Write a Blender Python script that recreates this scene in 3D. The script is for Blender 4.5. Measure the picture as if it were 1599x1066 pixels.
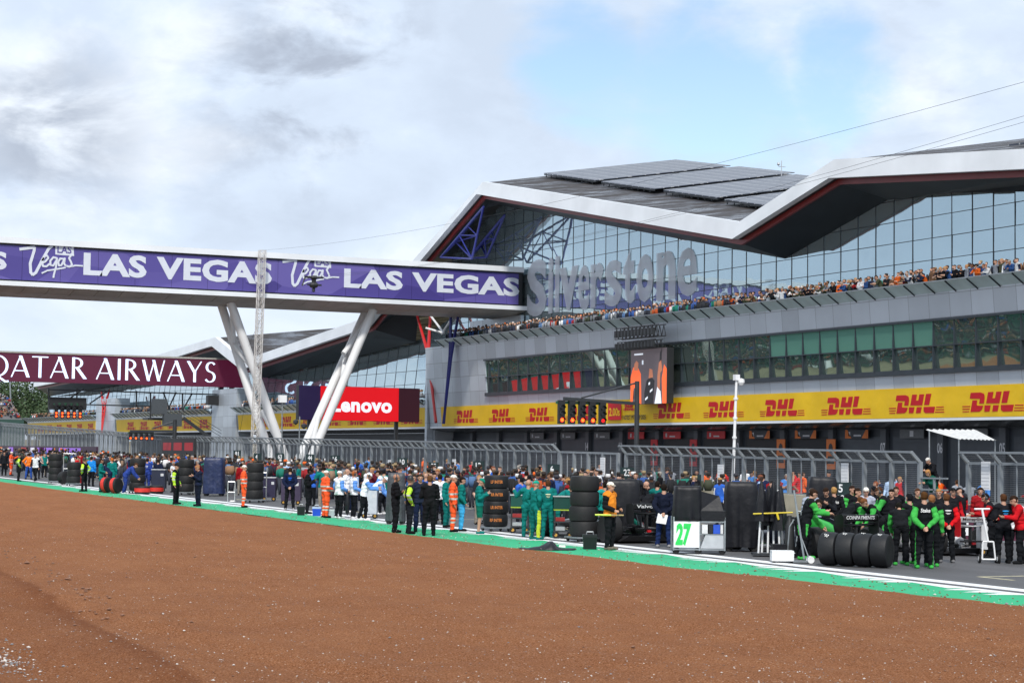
import bpy, bmesh, math, random
import numpy as np
from mathutils import Vector, Matrix, noise
for o in list(bpy.data.objects): bpy.data.objects.remove(o)
SC = bpy.context.scene
COL = SC.collection
PI = math.pi
random.seed(7)
# ------------------------------------------------------------------ camera
# world: +Y runs down the straight, +X across it to the pit building, Z up; metres
FPX, YAW, PITCH, ROLL = 3070.0, 0.44262, 0.057167, 0.013371
CAMP = Vector((0, 0, 2.7))
FW = Vector((math.sin(YAW)*math.cos(PITCH), math.cos(YAW)*math.cos(PITCH), math.sin(PITCH)))
_r = Vector((math.cos(YAW), -math.sin(YAW), 0)); _u = _r.cross(FW)
RT = _r*math.cos(ROLL) + _u*math.sin(ROLL); UP = -_r*math.sin(ROLL) + _u*math.cos(ROLL)
cam = bpy.data.cameras.new('camera'); camo = bpy.data.objects.new('camera', cam); COL.objects.link(camo)
M3 = Matrix((RT, UP, -FW)).transposed(); camo.matrix_world = Matrix.Translation(CAMP) @ M3.to_4x4()
cam.sensor_width = 36; cam.lens = FPX*36/1599; cam.clip_end = 6000; cam.clip_start = .1
SC.camera = camo
SC.view_settings.view_transform = 'Standard'; SC.view_settings.look = 'None'
SC.view_settings.exposure = 0.38; SC.view_settings.gamma = 1
def _ray(x, y): return FW + RT*((x-799.5)/FPX) - UP*((y-533)/FPX)
def onX(x, y, X): d = _ray(x, y); return CAMP + d*(X/d.x)
def onY(x, y, Y): d = _ray(x, y); return CAMP + d*(Y/d.y)
GS, GY0 = .005, 25.0
def gz(Y): return GS*(Y-GY0)
def G(x, y):
    d = _ray(x, y); t = (CAMP.z+GS*GY0)/(GS*d.y-d.z); return CAMP+d*t
# ------------------------------------------------------------------ sky and sun
SUN_EL, SUN_AZ = math.radians(48), math.radians(207)     # azimuth clockwise from +Y
W = bpy.data.worlds.new('World'); SC.world = W; W.use_nodes = True
nt = W.node_tree; nt.nodes.clear()
def wn(t, **k):
    n = nt.nodes.new(t)
    for a, b in k.items(): setattr(n, a, b)
    return n
def wl(a, b): nt.links.new(a, b)
sky = wn('ShaderNodeTexSky'); sky.sky_type = 'NISHITA'; sky.sun_disc = False
sky.sun_elevation = SUN_EL; sky.sun_rotation = SUN_AZ; sky.air_density = 1.0; sky.dust_density = .6
tc = wn('ShaderNodeTexCoord')
def wmath(op, a, b=None, c=None, clamp=False):
    n = wn('ShaderNodeMath'); n.operation = op; n.use_clamp = clamp
    for i, v in enumerate((a, b, c)):
        if v is None: continue
        if isinstance(v, (int, float)): n.inputs[i].default_value = v
        else: wl(v, n.inputs[i])
    return n.outputs[0]
def wramp(v, lo, hi):
    n = wn('ShaderNodeMapRange'); n.interpolation_type = 'SMOOTHSTEP'
    n.inputs[1].default_value = lo; n.inputs[2].default_value = hi; wl(v, n.inputs[0]); return n.outputs[0]
sep = wn('ShaderNodeSeparateXYZ'); wl(tc.outputs['Generated'], sep.inputs[0])
# project the view direction on a flat cloud deck so clouds flatten towards the horizon
zc = wmath('MAXIMUM', sep.outputs[2], .03)
zc = wmath('ADD', zc, .12)
cx = wmath('DIVIDE', sep.outputs[0], zc); cy = wmath('DIVIDE', sep.outputs[1], zc)
cmb = wn('ShaderNodeCombineXYZ'); wl(sep.outputs[0], cmb.inputs[0]); wl(sep.outputs[1], cmb.inputs[1]); wl(wmath('MULTIPLY', sep.outputs[2], 2.1), cmb.inputs[2])
def wnoise(scale, detail, rough, off, dist=0.0):
    mp = wn('ShaderNodeMapping'); mp.inputs['Location'].default_value = off; wl(cmb.outputs[0], mp.inputs[0])
    n = wn('ShaderNodeTexNoise'); n.inputs['Scale'].default_value = scale; n.inputs['Detail'].default_value = detail
    n.inputs['Roughness'].default_value = rough; n.inputs['Distortion'].default_value = dist; wl(mp.outputs[0], n.inputs['Vector']); return n.outputs[0]
def dirblob(px, py, inner, outer):      # soft patch of sky about one compass direction
    d = _ray(px, py).normalized()
    vm = wn('ShaderNodeVectorMath'); vm.operation = 'DISTANCE'; wl(tc.outputs['Generated'], vm.inputs[0]); vm.inputs[1].default_value = d
    return wmath('SUBTRACT', 1.0, wramp(vm.outputs['Value'], inner, outer))
n1 = wnoise(5.5, 10, .60, (5.2, 3.1, 4), .3); n2 = wnoise(13.0, 9, .58, (2.3, 5.2, 0), .3); n3 = wnoise(5.0, 9, .58, (3.1, 1.7, 0), .3)
# cover: mostly cloud, opened to blue at upper right of the view and a little elsewhere
blue = dirblob(1120, 135, .01, .095)
blue2 = dirblob(1300, 110, .005, .06)
blue3 = dirblob(940, 120, .01, .07)
bsum = wmath('MAXIMUM', wmath('MAXIMUM', blue, blue2), wmath('MULTIPLY', blue3, .75))
cov = wmath('ADD', n1, wmath('MULTIPLY', bsum, -.32))
cover = wramp(cov, .17, .41)
# shade inside the cloud: pale grey-blue body, brighter heads, dark ragged wisps at left
dark = wmath('MAXIMUM', wmath('MAXIMUM', dirblob(85, 200, .012, .062), dirblob(500, 105, .02, .085)), wmath('MULTIPLY', dirblob(420, 225, .0, .08), .6))
wisp = wmath('MAXIMUM', wmath('MULTIPLY', dark, wramp(n2, .44, .64)), wmath('MULTIPLY', dirblob(75, 205, .0, .075), wramp(n2, .33, .58)))
wisp = wmath('MAXIMUM', wisp, wmath('MULTIPLY', wramp(n2, .50, .75), .35))
cr = wn('ShaderNodeValToRGB'); wl(n3, cr.inputs[0])
cr.color_ramp.elements[0].position = .38; cr.color_ramp.elements[0].color = (.51, .59, .71, 1)
cr.color_ramp.elements[1].position = .50; cr.color_ramp.elements[1].color = (.58, .67, .80, 1)
e = cr.color_ramp.elements.new(.60); e.color = (.74, .80, .88, 1)
mixd = wn('ShaderNodeMix'); mixd.data_type = 'RGBA'; wl(wisp, mixd.inputs['Factor']); wl(cr.outputs[0], mixd.inputs['A']); mixd.inputs['B'].default_value = (.36, .41, .50, 1)
# low sky is a smooth pale band
low = wmath('SUBTRACT', 1.0, wramp(sep.outputs[2], .03, .14))
mixl = wn('ShaderNodeMix'); mixl.data_type = 'RGBA'; wl(wmath('MULTIPLY', low, .8), mixl.inputs['Factor']); wl(mixd.outputs['Result'], mixl.inputs['A']); mixl.inputs['B'].default_value = (.62, .71, .83, 1)
bgc = wn('ShaderNodeBackground'); wl(mixl.outputs['Result'], bgc.inputs[0]); bgc.inputs[1].default_value = 1.0
bgs = wn('ShaderNodeBackground'); wl(sky.outputs[0], bgs.inputs[0]); bgs.inputs[1].default_value = 0.13
ms = wn('ShaderNodeMixShader'); wl(cover, ms.inputs[0]); wl(bgs.outputs[0], ms.inputs[1]); wl(bgc.outputs[0], ms.inputs[2])
wo = wn('ShaderNodeOutputWorld'); wl(ms.outputs[0], wo.inputs[0])
sun = bpy.data.lights.new('sun', 'SUN'); sun.energy = 2.7; sun.angle = math.radians(6); sun.color = (1, .95, .88)
suno = bpy.data.objects.new('sun', sun); COL.objects.link(suno)
sd = Vector((math.sin(SUN_AZ)*math.cos(SUN_EL), math.cos(SUN_AZ)*math.cos(SUN_EL), math.sin(SUN_EL)))
suno.rotation_euler = sd.to_track_quat('Z', 'Y').to_euler(); suno.location = (-40, -40, 90)
# ------------------------------------------------------------------ materials
def lin(h):
    h = h.lstrip('#'); v = [int(h[i:i+2], 16)/255 for i in (0, 2, 4)]
    return tuple((c/12.92 if c <= .04045 else ((c+.055)/1.055)**2.4) for c in v)
_mats = {}
def pmat(name, rgb, rough=.6, metal=0.0, var=.10, scale=6.0, bump=0.0, bscale=60.0, emit=0.0, spec=.5, coat=0.0):
    """principled surface with a little procedural unevenness"""
    key = (name,)
    if key in _mats: return _mats[key]
    if isinstance(rgb, str): rgb = lin(rgb)
    m = bpy.data.materials.new(name); m.use_nodes = True; t = m.node_tree; b = t.nodes['Principled BSDF']
    b.inputs['Roughness'].default_value = rough; b.inputs['Metallic'].default_value = metal
    b.inputs['Specular IOR Level'].default_value = spec; b.inputs['Coat Weight'].default_value = coat
    b.inputs['Base Color'].default_value = (*rgb, 1)
    tcn = t.nodes.new('ShaderNodeTexCoord')
    if var > 0:
        n = t.nodes.new('ShaderNodeTexNoise'); n.inputs['Scale'].default_value = scale; n.inputs['Detail'].default_value = 5
        t.links.new(tcn.outputs['Object'], n.inputs['Vector'])
        hs = t.nodes.new('ShaderNodeHueSaturation'); hs.inputs['Color'].default_value = (*rgb, 1)
        mr = t.nodes.new('ShaderNodeMapRange'); mr.inputs[1].default_value = .25; mr.inputs[2].default_value = .75
        mr.inputs[3].default_value = 1-var*1.5; mr.inputs[4].default_value = 1+var*1.5
        t.links.new(n.outputs[0], mr.inputs[0]); t.links.new(mr.outputs[0], hs.inputs['Value']); t.links.new(hs.outputs[0], b.inputs['Base Color'])
    if bump > 0:
        n2_ = t.nodes.new('ShaderNodeTexNoise'); n2_.inputs['Scale'].default_value = bscale; n2_.inputs['Detail'].default_value = 4
        t.links.new(tcn.outputs['Object'], n2_.inputs['Vector'])
        bp = t.nodes.new('ShaderNodeBump'); bp.inputs['Strength'].default_value = 1; bp.inputs['Distance'].default_value = bump
        t.links.new(n2_.outputs[0], bp.inputs['Height']); t.links.new(bp.outputs[0], b.inputs['Normal'])
    if emit > 0:
        b.inputs['Emission Color'].default_value = (*rgb, 1); b.inputs['Emission Strength'].default_value = emit
    _mats[key] = m; return m
def cloth(h): return pmat('cloth_'+h.lstrip('#'), h, .85, 0, .24, 5.5, .03, 11, spec=.12)  # strong tone mottling paints the shading of folds into the cloth colour
def nodes_of(m): return m.node_tree, m.node_tree.nodes['Principled BSDF']
# ------------------------------------------------------------------ mesh helpers
class MB:
    def __init__(s): s.v = []; s.f = []; s.m = []
    def add(s, vs, fs, mi=0):
        k = len(s.v); s.v += [tuple(p) for p in vs]; s.f += [tuple(i+k for i in f) for f in fs]; s.m += [mi]*len(fs); return s
    def box(s, x0, y0, z0, x1, y1, z1, mi=0):
        x0, x1 = min(x0, x1), max(x0, x1); y0, y1 = min(y0, y1), max(y0, y1); z0, z1 = min(z0, z1), max(z0, z1)
        return s.add([(x0,y0,z0),(x1,y0,z0),(x1,y1,z0),(x0,y1,z0),(x0,y0,z1),(x1,y0,z1),(x1,y1,z1),(x0,y1,z1)],
                     [(0,3,2,1),(4,5,6,7),(0,1,5,4),(1,2,6,5),(2,3,7,6),(3,0,4,7)], mi)
    def hexa(s, p, mi=0):      # 8 points, bottom loop then top loop
        return s.add(p, [(0,3,2,1),(4,5,6,7),(0,1,5,4),(1,2,6,5),(2,3,7,6),(3,0,4,7)], mi)
    def quad(s, a, b, c, d, mi=0): return s.add([a,b,c,d], [(0,1,2,3)], mi)
    def tube(s, a, b, r, n=8, r2=None, mi=0, cap=True):
        a = Vector(a); b = Vector(b); r2 = r if r2 is None else r2
        d = (b-a).normalized(); q = d.to_track_quat('Z', 'Y').to_matrix()
        vs = []
        for p, rr in ((a, r), (b, r2)):
            for i in range(n):
                t = 2*PI*i/n; vs.append(p + q @ Vector((math.cos(t)*rr, math.sin(t)*rr, 0)))
        fs = [(i, (i+1) % n, n+(i+1) % n, n+i) for i in range(n)]
        if cap: fs += [tuple(range(n-1, -1, -1)), tuple(range(n, 2*n))]
        return s.add(vs, fs, mi)
    def path(s, pts, r, n=6, mi=0):
        for a, b in zip(pts[:-1], pts[1:]): s.tube(a, b, r, n, mi=mi)
        return s
    def lathe(s, prof, c=(0,0,0), axis='Z', n=24, mi=0, closed=False):
        k = len(prof); vs = []
        for i in range(n):
            t = 2*PI*i/n
            for (r, h) in prof:
                x, y = r*math.cos(t), r*math.sin(t)
                p = (x, y, h) if axis == 'Z' else ((h, x, y) if axis == 'X' else (y, h, x))
                vs.append((c[0]+p[0], c[1]+p[1], c[2]+p[2]))
        fs = []
        kk = k if closed else k-1
        for i in range(n):
            j = (i+1) % n
            for a in range(kk):
                b = (a+1) % k; fs.append((i*k+a, j*k+a, j*k+b, i*k+b))
        if not closed:
            if prof[0][0] > 1e-6: fs.append(tuple(i*k for i in range(n-1, -1, -1)))
            if prof[-1][0] > 1e-6: fs.append(tuple(i*k+k-1 for i in range(n)))
        return s.add(vs, fs, mi)
    def loft(s, rings, mi=0, cap=True, closed=True):
        n = len(rings[0]); vs = [p for r in rings for p in r]; fs = []
        for a in range(len(rings)-1):
            for i in range(n if closed else n-1):
                j = (i+1) % n; fs.append((a*n+i, a*n+j, (a+1)*n+j, (a+1)*n+i))
        if cap and closed: fs += [tuple(range(n-1, -1, -1)), tuple((len(rings)-1)*n+i for i in range(n))]
        return s.add(vs, fs, mi)
    def slab(s, poly, o, u, v, d, mi=0):
        """flat polygon (list of 2-D points) on plane o,u,v thickened by vector d"""
        o, u, v, d = Vector(o), Vector(u), Vector(v), Vector(d); n = len(poly)
        a = [o+u*p[0]+v*p[1] for p in poly]
        vs = a+[p+d for p in a]
        return s.add(vs, [tuple(range(n)), tuple(range(2*n-1, n-1, -1))]+[(i, n+i, n+(i+1) % n, (i+1) % n) for i in range(n)], mi)
    def beam(s, a, b, w, h, mi=0):
        a = Vector(a); b = Vector(b); d = (b-a).normalized(); q = d.to_track_quat('Y', 'Z').to_matrix()
        x = q @ Vector((w/2,0,0)); z = q @ Vector((0,0,h/2))
        return s.hexa([a-x-z, a+x-z, b+x-z, b-x-z, a-x+z, a+x+z, b+x+z, b-x+z], mi)
    def mesh(s, name, mats=(), smooth=False):
        me = bpy.data.meshes.new(name); me.from_pydata(s.v, [], s.f)
        for m in mats: me.materials.append(m)
        if len(mats) > 1: me.polygons.foreach_set('material_index', s.m)
        bm = bmesh.new(); bm.from_mesh(me); bmesh.ops.recalc_face_normals(bm, faces=bm.faces); bm.to_mesh(me); bm.free()
        if smooth: me.shade_smooth(); 
        if smooth and smooth != 'all': me.set_sharp_from_angle(angle=math.radians(40))
        return me
    def obj(s, name, mats, parent=None, smooth=False, loc=None):
        if not isinstance(mats, (list, tuple)): mats = [mats]
        o = bpy.data.objects.new(name, s.mesh(name, mats, smooth)); COL.objects.link(o)
        if parent is not None: o.parent = parent
        if loc is not None: o.location = loc
        return o
def tag(o, label, cat, group=None):
    o['label'] = label; o['category'] = cat
    if group: o['group'] = group
    return o
def thing(name, label, cat, loc=(0,0,0), rz=0, group=None):
    o = bpy.data.objects.new(name, None); COL.objects.link(o); o.location = loc; o.rotation_euler = (0,0,rz)
    o.empty_display_size = .2
    return tag(o, label, cat, group)
def structure(o): o['kind'] = 'structure'; return o
def stuff(o, label=None, cat=None):
    o['kind'] = 'stuff'
    if label: o['label'] = label; o['category'] = cat
    return o
def copy_tree(o, parent=None):
    c = o.copy(); COL.objects.link(c)
    if parent is not None: c.parent = parent; c.matrix_parent_inverse = o.matrix_parent_inverse
    for ch in list(o.children): copy_tree(ch, c)
    return c
# text as thin solid lettering, fitted to a box: o lower-left corner, u/v unit vectors, w x h metres
def text(name, s, o, u, v, w, h, mat, parent=None, bold=0.0, depth=.01, shear=0.0, space=1.0):
    cu = bpy.data.curves.new(name, 'FONT'); cu.body = s; cu.offset = bold; cu.resolution_u = 3; cu.shear = shear; cu.space_character = space
    ob = bpy.data.objects.new(name+'_tmp', cu); COL.objects.link(ob)
    dg = bpy.context.evaluated_depsgraph_get(); me = bpy.data.meshes.new_from_object(ob.evaluated_get(dg))
    bpy.data.objects.remove(ob)
    n = len(me.vertices); co = np.zeros(n*3); me.vertices.foreach_get('co', co); co = co.reshape(-1, 3)
    lo = co.min(0); hi = co.max(0); sc = np.array([w/(hi[0]-lo[0]), h/(hi[1]-lo[1])])
    u, v = Vector(u), Vector(v); nn = u.cross(v).normalized()
    q = (co[:, :2]-lo[:2])*sc
    front = np.array(o)+np.array(nn)*depth+q[:, :1]*np.array(u)+q[:, 1:2]*np.array(v)
    polys = [tuple(p.vertices) for p in me.polygons]
    from collections import Counter
    ed = Counter()
    for p in polys:
        for a, b in zip(p, p[1:]+p[:1]): ed[(a, b)] += 1
    back = front-np.array(nn)*depth
    side = [(a, b, b+n, a+n) for (a, b) in ed if (b, a) not in ed]
    m2 = bpy.data.meshes.new(name); m2.from_pydata(np.vstack([front, back]).tolist(), [], polys+[tuple(reversed(f)) for f in side])
    bpy.data.meshes.remove(me); m2.materials.append(mat)
    ob = bpy.data.objects.new(name, m2); COL.objects.link(ob)
    if parent is not None: ob.parent = parent
    return ob
M_WHITE = pmat('white_paint', (.78,.79,.80), .45, 0, .04, 2)
M_BLACK = pmat('black_paint', (.018,.019,.021), .5, 0, .1, 4)
M_DARK = pmat('dark_metal', (.045,.05,.056), .5, .4, .12, 3)
M_STEEL = pmat('galvanised_steel', (.30,.33,.35), .45, .6, .15, 5)
M_ALU = pmat('aluminium', (.62,.63,.64), .35, .8, .08, 5)
M_RUB = pmat('tyre_rubber', (.011,.011,.012), .62, 0, .08, 9, spec=.4)
M_BLANKET = pmat('tyre_blanket', (.008,.009,.011), .6, 0, .12, 4, .012, 5, spec=.4)
M_COVER = pmat('black_cover_cloth', (.006,.0065,.010), .5, 0, .12, 2, .03, 2.5, spec=.35)
M_RED = pmat('red_paint', '#b3121c', .5, 0, .08, 3)
M_CONC = pmat('concrete', (.42,.38,.28), .85, 0, .15, 1.5, .01, 20)
# ------------------------------------------------------------------ ground
def sheet(name, pts, lift, mat):
    """flat strip following the gentle rise of the straight; pts = outline (X, Y)"""
    mb = MB(); mb.add([(x, y, gz(y)+lift) for x, y in pts], [tuple(range(len(pts)))])
    return structure(mb.obj(name, mat))
def noise_chain(t, scale, detail=6, rough=.6, coord='Object', stretch=None):
    tcn = t.nodes.new('ShaderNodeTexCoord'); n = t.nodes.new('ShaderNodeTexNoise')
    n.inputs['Scale'].default_value = scale; n.inputs['Detail'].default_value = detail; n.inputs['Roughness'].default_value = rough
    if stretch:
        mp = t.nodes.new('ShaderNodeMapping'); mp.inputs['Scale'].default_value = stretch
        t.links.new(tcn.outputs[coord], mp.inputs[0]); t.links.new(mp.outputs[0], n.inputs['Vector'])
    else: t.links.new(tcn.outputs[coord], n.inputs['Vector'])
    return n.outputs[0]
def ramp(t, v, stops):
    r = t.nodes.new('ShaderNodeValToRGB'); t.links.new(v, r.inputs[0])
    el = r.color_ramp.elements; el[0].position, el[0].color = stops[0][0], (*stops[0][1], 1); el[1].position, el[1].color = stops[-1][0], (*stops[-1][1], 1)
    for p, c in stops[1:-1]: e_ = el.new(p); e_.color = (*c, 1)
    return r.outputs[0]
def mixc(t, f, a, b, mode='MIX'):
    m = t.nodes.new('ShaderNodeMix'); m.data_type = 'RGBA'; m.blend_type = mode
    for k, v in (('Factor', f), ('A', a), ('B', b)):
        if isinstance(v, (int, float)): m.inputs[k].default_value = v
        elif isinstance(v, tuple): m.inputs[k].default_value = (*v, 1)
        else: t.links.new(v, m.inputs[k])
    return m.outputs['Result']
def bumpn(t, b, h, dist, strength=1.0):
    bp = t.nodes.new('ShaderNodeBump'); bp.inputs['Distance'].default_value = dist; bp.inputs['Strength'].default_value = strength
    t.links.new(h, bp.inputs['Height']); t.links.new(bp.outputs[0], b.inputs['Normal'])
def dirt_mat():
    m = bpy.data.materials.new('tilled_red_earth'); m.use_nodes = True; t, b = nodes_of(m); b.inputs['Roughness'].default_value = .95; b.inputs['Specular IOR Level'].default_value = .15
    big = noise_chain(t, .22, 5, .6, stretch=(1.6, .55, 1)); mid = noise_chain(t, 2.2, 6, .65); fine = noise_chain(t, 42, 3, .75)
    c = ramp(t, big, [(.32, (.275,.118,.060)), (.55, (.365,.165,.085)), (.72, (.42,.20,.11))])
    st = noise_chain(t, .8, 6, .62, stretch=(2.6, .16, 1)); c = mixc(t, .55, c, ramp(t, st, [(.34, (.165,.066,.033)), (.50, (.365,.165,.085)), (.70, (.43,.21,.12))]))
    iso = ramp(t, noise_chain(t, .33, 6, .66), [(.43, (0,0,0)), (.58, (.9,.9,.9))]); c = mixc(t, iso, c, (.20,.078,.04))
    c = mixc(t, .40, c, ramp(t, mid, [(.30, (.20,.082,.040)), (.52, (.365,.163,.084)), (.75, (.43,.215,.125))]))
    c = mixc(t, .62, c, ramp(t, fine, [(.38, (.10,.038,.019)), (.50, (.36,.158,.08)), (.63, (.62,.36,.23))]))
    vo = t.nodes.new('ShaderNodeTexVoronoi'); vo.inputs['Scale'].default_value = 12; tcn = t.nodes.new('ShaderNodeTexCoord'); t.links.new(tcn.outputs['Object'], vo.inputs['Vector'])
    sp = ramp(t, vo.outputs['Distance'], [(.11, (1,1,1)), (.18, (0,0,0))])
    gate = ramp(t, noise_chain(t, .9, 3), [(.40, (.25,.25,.25)), (.58, (1,1,1))])
    sp = mixc(t, 1.0, sp, gate, 'MULTIPLY')
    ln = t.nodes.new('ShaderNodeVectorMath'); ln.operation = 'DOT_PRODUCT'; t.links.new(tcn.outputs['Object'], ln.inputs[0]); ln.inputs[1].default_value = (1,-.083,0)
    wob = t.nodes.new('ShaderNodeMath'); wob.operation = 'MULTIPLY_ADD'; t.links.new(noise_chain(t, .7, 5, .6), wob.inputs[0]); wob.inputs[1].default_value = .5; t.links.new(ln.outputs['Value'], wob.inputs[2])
    damp_shade = t.nodes.new('ShaderNodeMath'); damp_shade.operation = 'SUBTRACT'; t.links.new(wob.outputs[0], damp_shade.inputs[0]); damp_shade.inputs[1].default_value = 4.05
    c = mixc(t, ramp(t, damp_shade.outputs[0], [(0, (.22,.22,.22)), (.45, (.30,.30,.30)), (.80, (.62,.62,.62)), (.95, (0,0,0))]), c, (.17,.062,.03))  # rut band: damp soil plus the slope's shade painted into the colour
    c = mixc(t, sp, c, (.62,.46,.35))
    hs = t.nodes.new('ShaderNodeHueSaturation'); hs.inputs['Saturation'].default_value = 1.12; hs.inputs['Value'].default_value = .94; t.links.new(c, hs.inputs['Color']); t.links.new(hs.outputs[0], b.inputs['Base Color'])
    h = mixc(t, .35, noise_chain(t, 4, 9, .78, stretch=(1.2, .6, 1)), fine); bumpn(t, b, h, .13)
    return m
def asphalt_mat(name, base, dark=.6):
    m = bpy.data.materials.new(name); m.use_nodes = True; t, b = nodes_of(m); b.inputs['Roughness'].default_value = .72
    lanes = noise_chain(t, .5, 5, .6, stretch=(1.8, .12, 1)); fine = noise_chain(t, 60, 3, .7)
    c = ramp(t, lanes, [(.3, tuple(v*dark for v in base)), (.7, tuple(v*1.15 for v in base))])
    c = mixc(t, .3, c, ramp(t, fine, [(.35, tuple(v*.4 for v in base)), (.7, tuple(v*1.9 for v in base))]))
    t.links.new(c, b.inputs['Base Color']); bumpn(t, b, fine, .006); return m
def worn_paint(name, rgb, worn, amount=.5, scale=1.4):
    m = bpy.data.materials.new(name); m.use_nodes = True; t, b = nodes_of(m); b.inputs['Roughness'].default_value = .7
    a = noise_chain(t, scale, 8, .72, stretch=(1.0, .35, 1)); fine = noise_chain(t, 40, 3, .7)
    f = ramp(t, a, [(amount, (0,0,0)), (amount+.16, (1,1,1))]); c = mixc(t, f, rgb, worn)
    c = mixc(t, .22, c, ramp(t, fine, [(.35, tuple(v*.45 for v in rgb)), (.65, tuple(min(1, v*1.3) for v in rgb))]))
    t.links.new(c, b.inputs['Base Color']); bumpn(t, b, fine, .005); return m
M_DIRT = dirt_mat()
earth = pmat('dry_verge', (.17,.14,.075), .95, 0, .3, .3, .05, 3)
sheet('ground', [(-900,-300), (1500,-300), (1500,3000), (-900,3000)], -.16, earth)
# red earth bed, modelled with ruts and clods, its far edge rising over the painted strip
def dirt_h(x, y):
    h = (.05*noise.fractal(Vector((x*.35, y*.16, 0)), 1, 2, 4)+.034*noise.fractal(Vector((x*1.3, y*.9, 4)),   .8, 2.1, 4))
    q = x-6.3-.083*(y-22.9)-.2*math.sin(y*.4); h += .09*(1/(1+math.exp(-q*9))-.5)
    for k, (x0, s, wd, dp) in enumerate(((5.4, .02, .5, .10), (7.6, -.075, .35, .07), (11.8, .012, .4, .035), (15.2, .02, .5, .04), (18.4, .03, .45, .035), (21.2, .012, .5, .03))):
        d = (x-x0-s*(y-30)-.25*math.sin(y*.11+k))/wd
        h += -dp*math.exp(-d*d)+dp*.7*math.exp(-((d-1.7)**2))
    return h
mb = MB(); xs = np.concatenate([np.linspace(-12, 2, 12), np.linspace(2.2, 25.4, 150)]); ys = np.concatenate([np.linspace(-25, 16, 9), np.linspace(16.3, 75, 330), np.linspace(75.5, 140, 130), np.linspace(142, 190, 25)])
nx = len(xs); vs = []
for y in ys:
    edge = 23.3+1.0*math.exp(-((y-22)/18)**2)+.6*min(1,max(0,(y-75)/40))+.30*noise.noise(Vector((0, y*.23, 1)))+.22*noise.noise(Vector((3, y*.9, 1)))+(max(0, y-110)*.028)
    for x in xs:
        h = dirt_h(x, y)+.03 if 12 < y < 150 and x > 1 else 0
        d = edge-x
        if d < 4: h = h*max(0, d/4 if d > 0 else 0); h += min(0, d*.05) if d < .3 else 0
        if d < 0: h = max(h, -.05)
        vs.append((x, y, gz(y)+(.012 if d > 0 else .012+max(-.05, d*.06))+h))
mb.add(vs, [(j*nx+i, j*nx+i+1, (j+1)*nx+i+1, (j+1)*nx+i) for j in range(len(ys)-1) for i in range(nx-1)])
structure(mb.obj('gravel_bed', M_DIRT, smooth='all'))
# loose stones: scattered thinly, thick in one gravel patch near the camera
M_STONE = [pmat('stone_pale', (.55,.51,.47), .9, 0, .2, 30), pmat('stone_grey', (.22,.21,.21), .9, 0, .2, 30), pmat('stone_red', (.20,.10,.06), .9, 0, .2, 30)]
def stones(name, n, place, smin, smax, weights, lim=24):
    mb = MB()
    for i in range(n):
        x, y = place(); s = random.uniform(smin, smax)*(1.8 if random.random() < .06 else 1)
        if x > lim: continue
        z = gz(y)+s*.25+(.042+dirt_h(x, y) if lim == 24 else .002); a = random.uniform(0, PI); ca, sa = math.cos(a), math.sin(a)
        pts = [(0,0,.8),(1,0,0),(.2,.9,.1),(-.9,.3,-.1),(-.5,-.8,.1),(.6,-.7,0),(0,0,-.6)]
        pts = [(px*random.uniform(.7,1.2), py*random.uniform(.7,1.2), pz) for px, py, pz in pts]
        mb.add([(x+s*(px*ca-py*sa), y+s*(px*sa+py*ca), z+s*pz*.7) for px, py, pz in pts],
               [(0,1,2),(0,2,3),(0,3,4),(0,4,5),(0,5,1),(6,2,1),(6,3,2),(6,4,3),(6,5,4),(6,1,5)], random.choices((0,1,2), weights)[0])
    return stuff(mb.obj(name, M_STONE))
def near_scatter():
    y = 18+42*random.random()**2.3; return random.uniform(2.5, 23.6), y
stones('loose_stones', 8500, near_scatter, .006, .015, (5, 2, 4))
stones('gravel_patch', 1000, lambda: (random.gauss(4.95, .30), random.gauss(26.8, 1.0)), .009, .024, (3, 6, 3))
stones('heel_marks', 50, lambda: (lambda k: (lambda q: (q.x+random.gauss(0,.22), q.y+random.gauss(0,.7)))(G(18+k*165, 866+k*105)))(random.random()), .03, .055, (0, 0, 1))
# soil clods thrown up along the tyre marks
stones('soil_clods', 900, lambda: (random.uniform(3, 23.8), 20+60*random.random()**1.3), .010, .026, (0, 0, 1))
M_GREEN = worn_paint('green_runoff_paint', (.012,.38,.165), (.045,.17,.085), .53, .9)
stones('spilled_gravel', 1500, lambda: (22.6+3.3*random.random()**1.7, 28+75*random.random()**1.2), .012, .032, (2, 1, 6), 27)
M_LINE = worn_paint('white_line_paint', (.74,.75,.76), (.40,.40,.41), .60, 2.2)
M_ASPH = asphalt_mat('track_asphalt', (.088,.088,.092)); M_PIT = asphalt_mat('pit_lane_asphalt', (.10,.10,.105), .8)
sheet('green_runoff', [(23.0,-20), (26.2,-20), (26.2,146), (24.0,146)], .0, M_GREEN)
sheet('track', [(26.2,-20), (45.6,-20), (45.6,420), (26.2,420)], 0.0, M_ASPH)
mb = MB(); y = -10.0
while y < 118:      # saw-tooth white border: wedge, three teeth, wedge ...
    z = lambda yy: gz(yy)+.004
    def tri(*p): mb.add([(a, b, z(b)) for a, b in p], [tuple(range(len(p)))])
    tri((26.42, y), (26.42, y+3.55), (26.16, y+3.55), (26.16, y))
    tri((26.16, y+.02), (26.16, y+1.6), (25.85, y+.02))
    for k in range(3): tri((26.16, y+1.66+k*.63), (26.16, y+2.26+k*.63), (25.40, y+1.96+k*.63))
    y += 3.6
structure(mb.obj('sawtooth_border', M_LINE))
sheet('track_edge_line', [(26.78,-15), (27.30,-15), (27.30,300), (26.78,300)], .004, M_LINE)
mb = MB()
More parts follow.
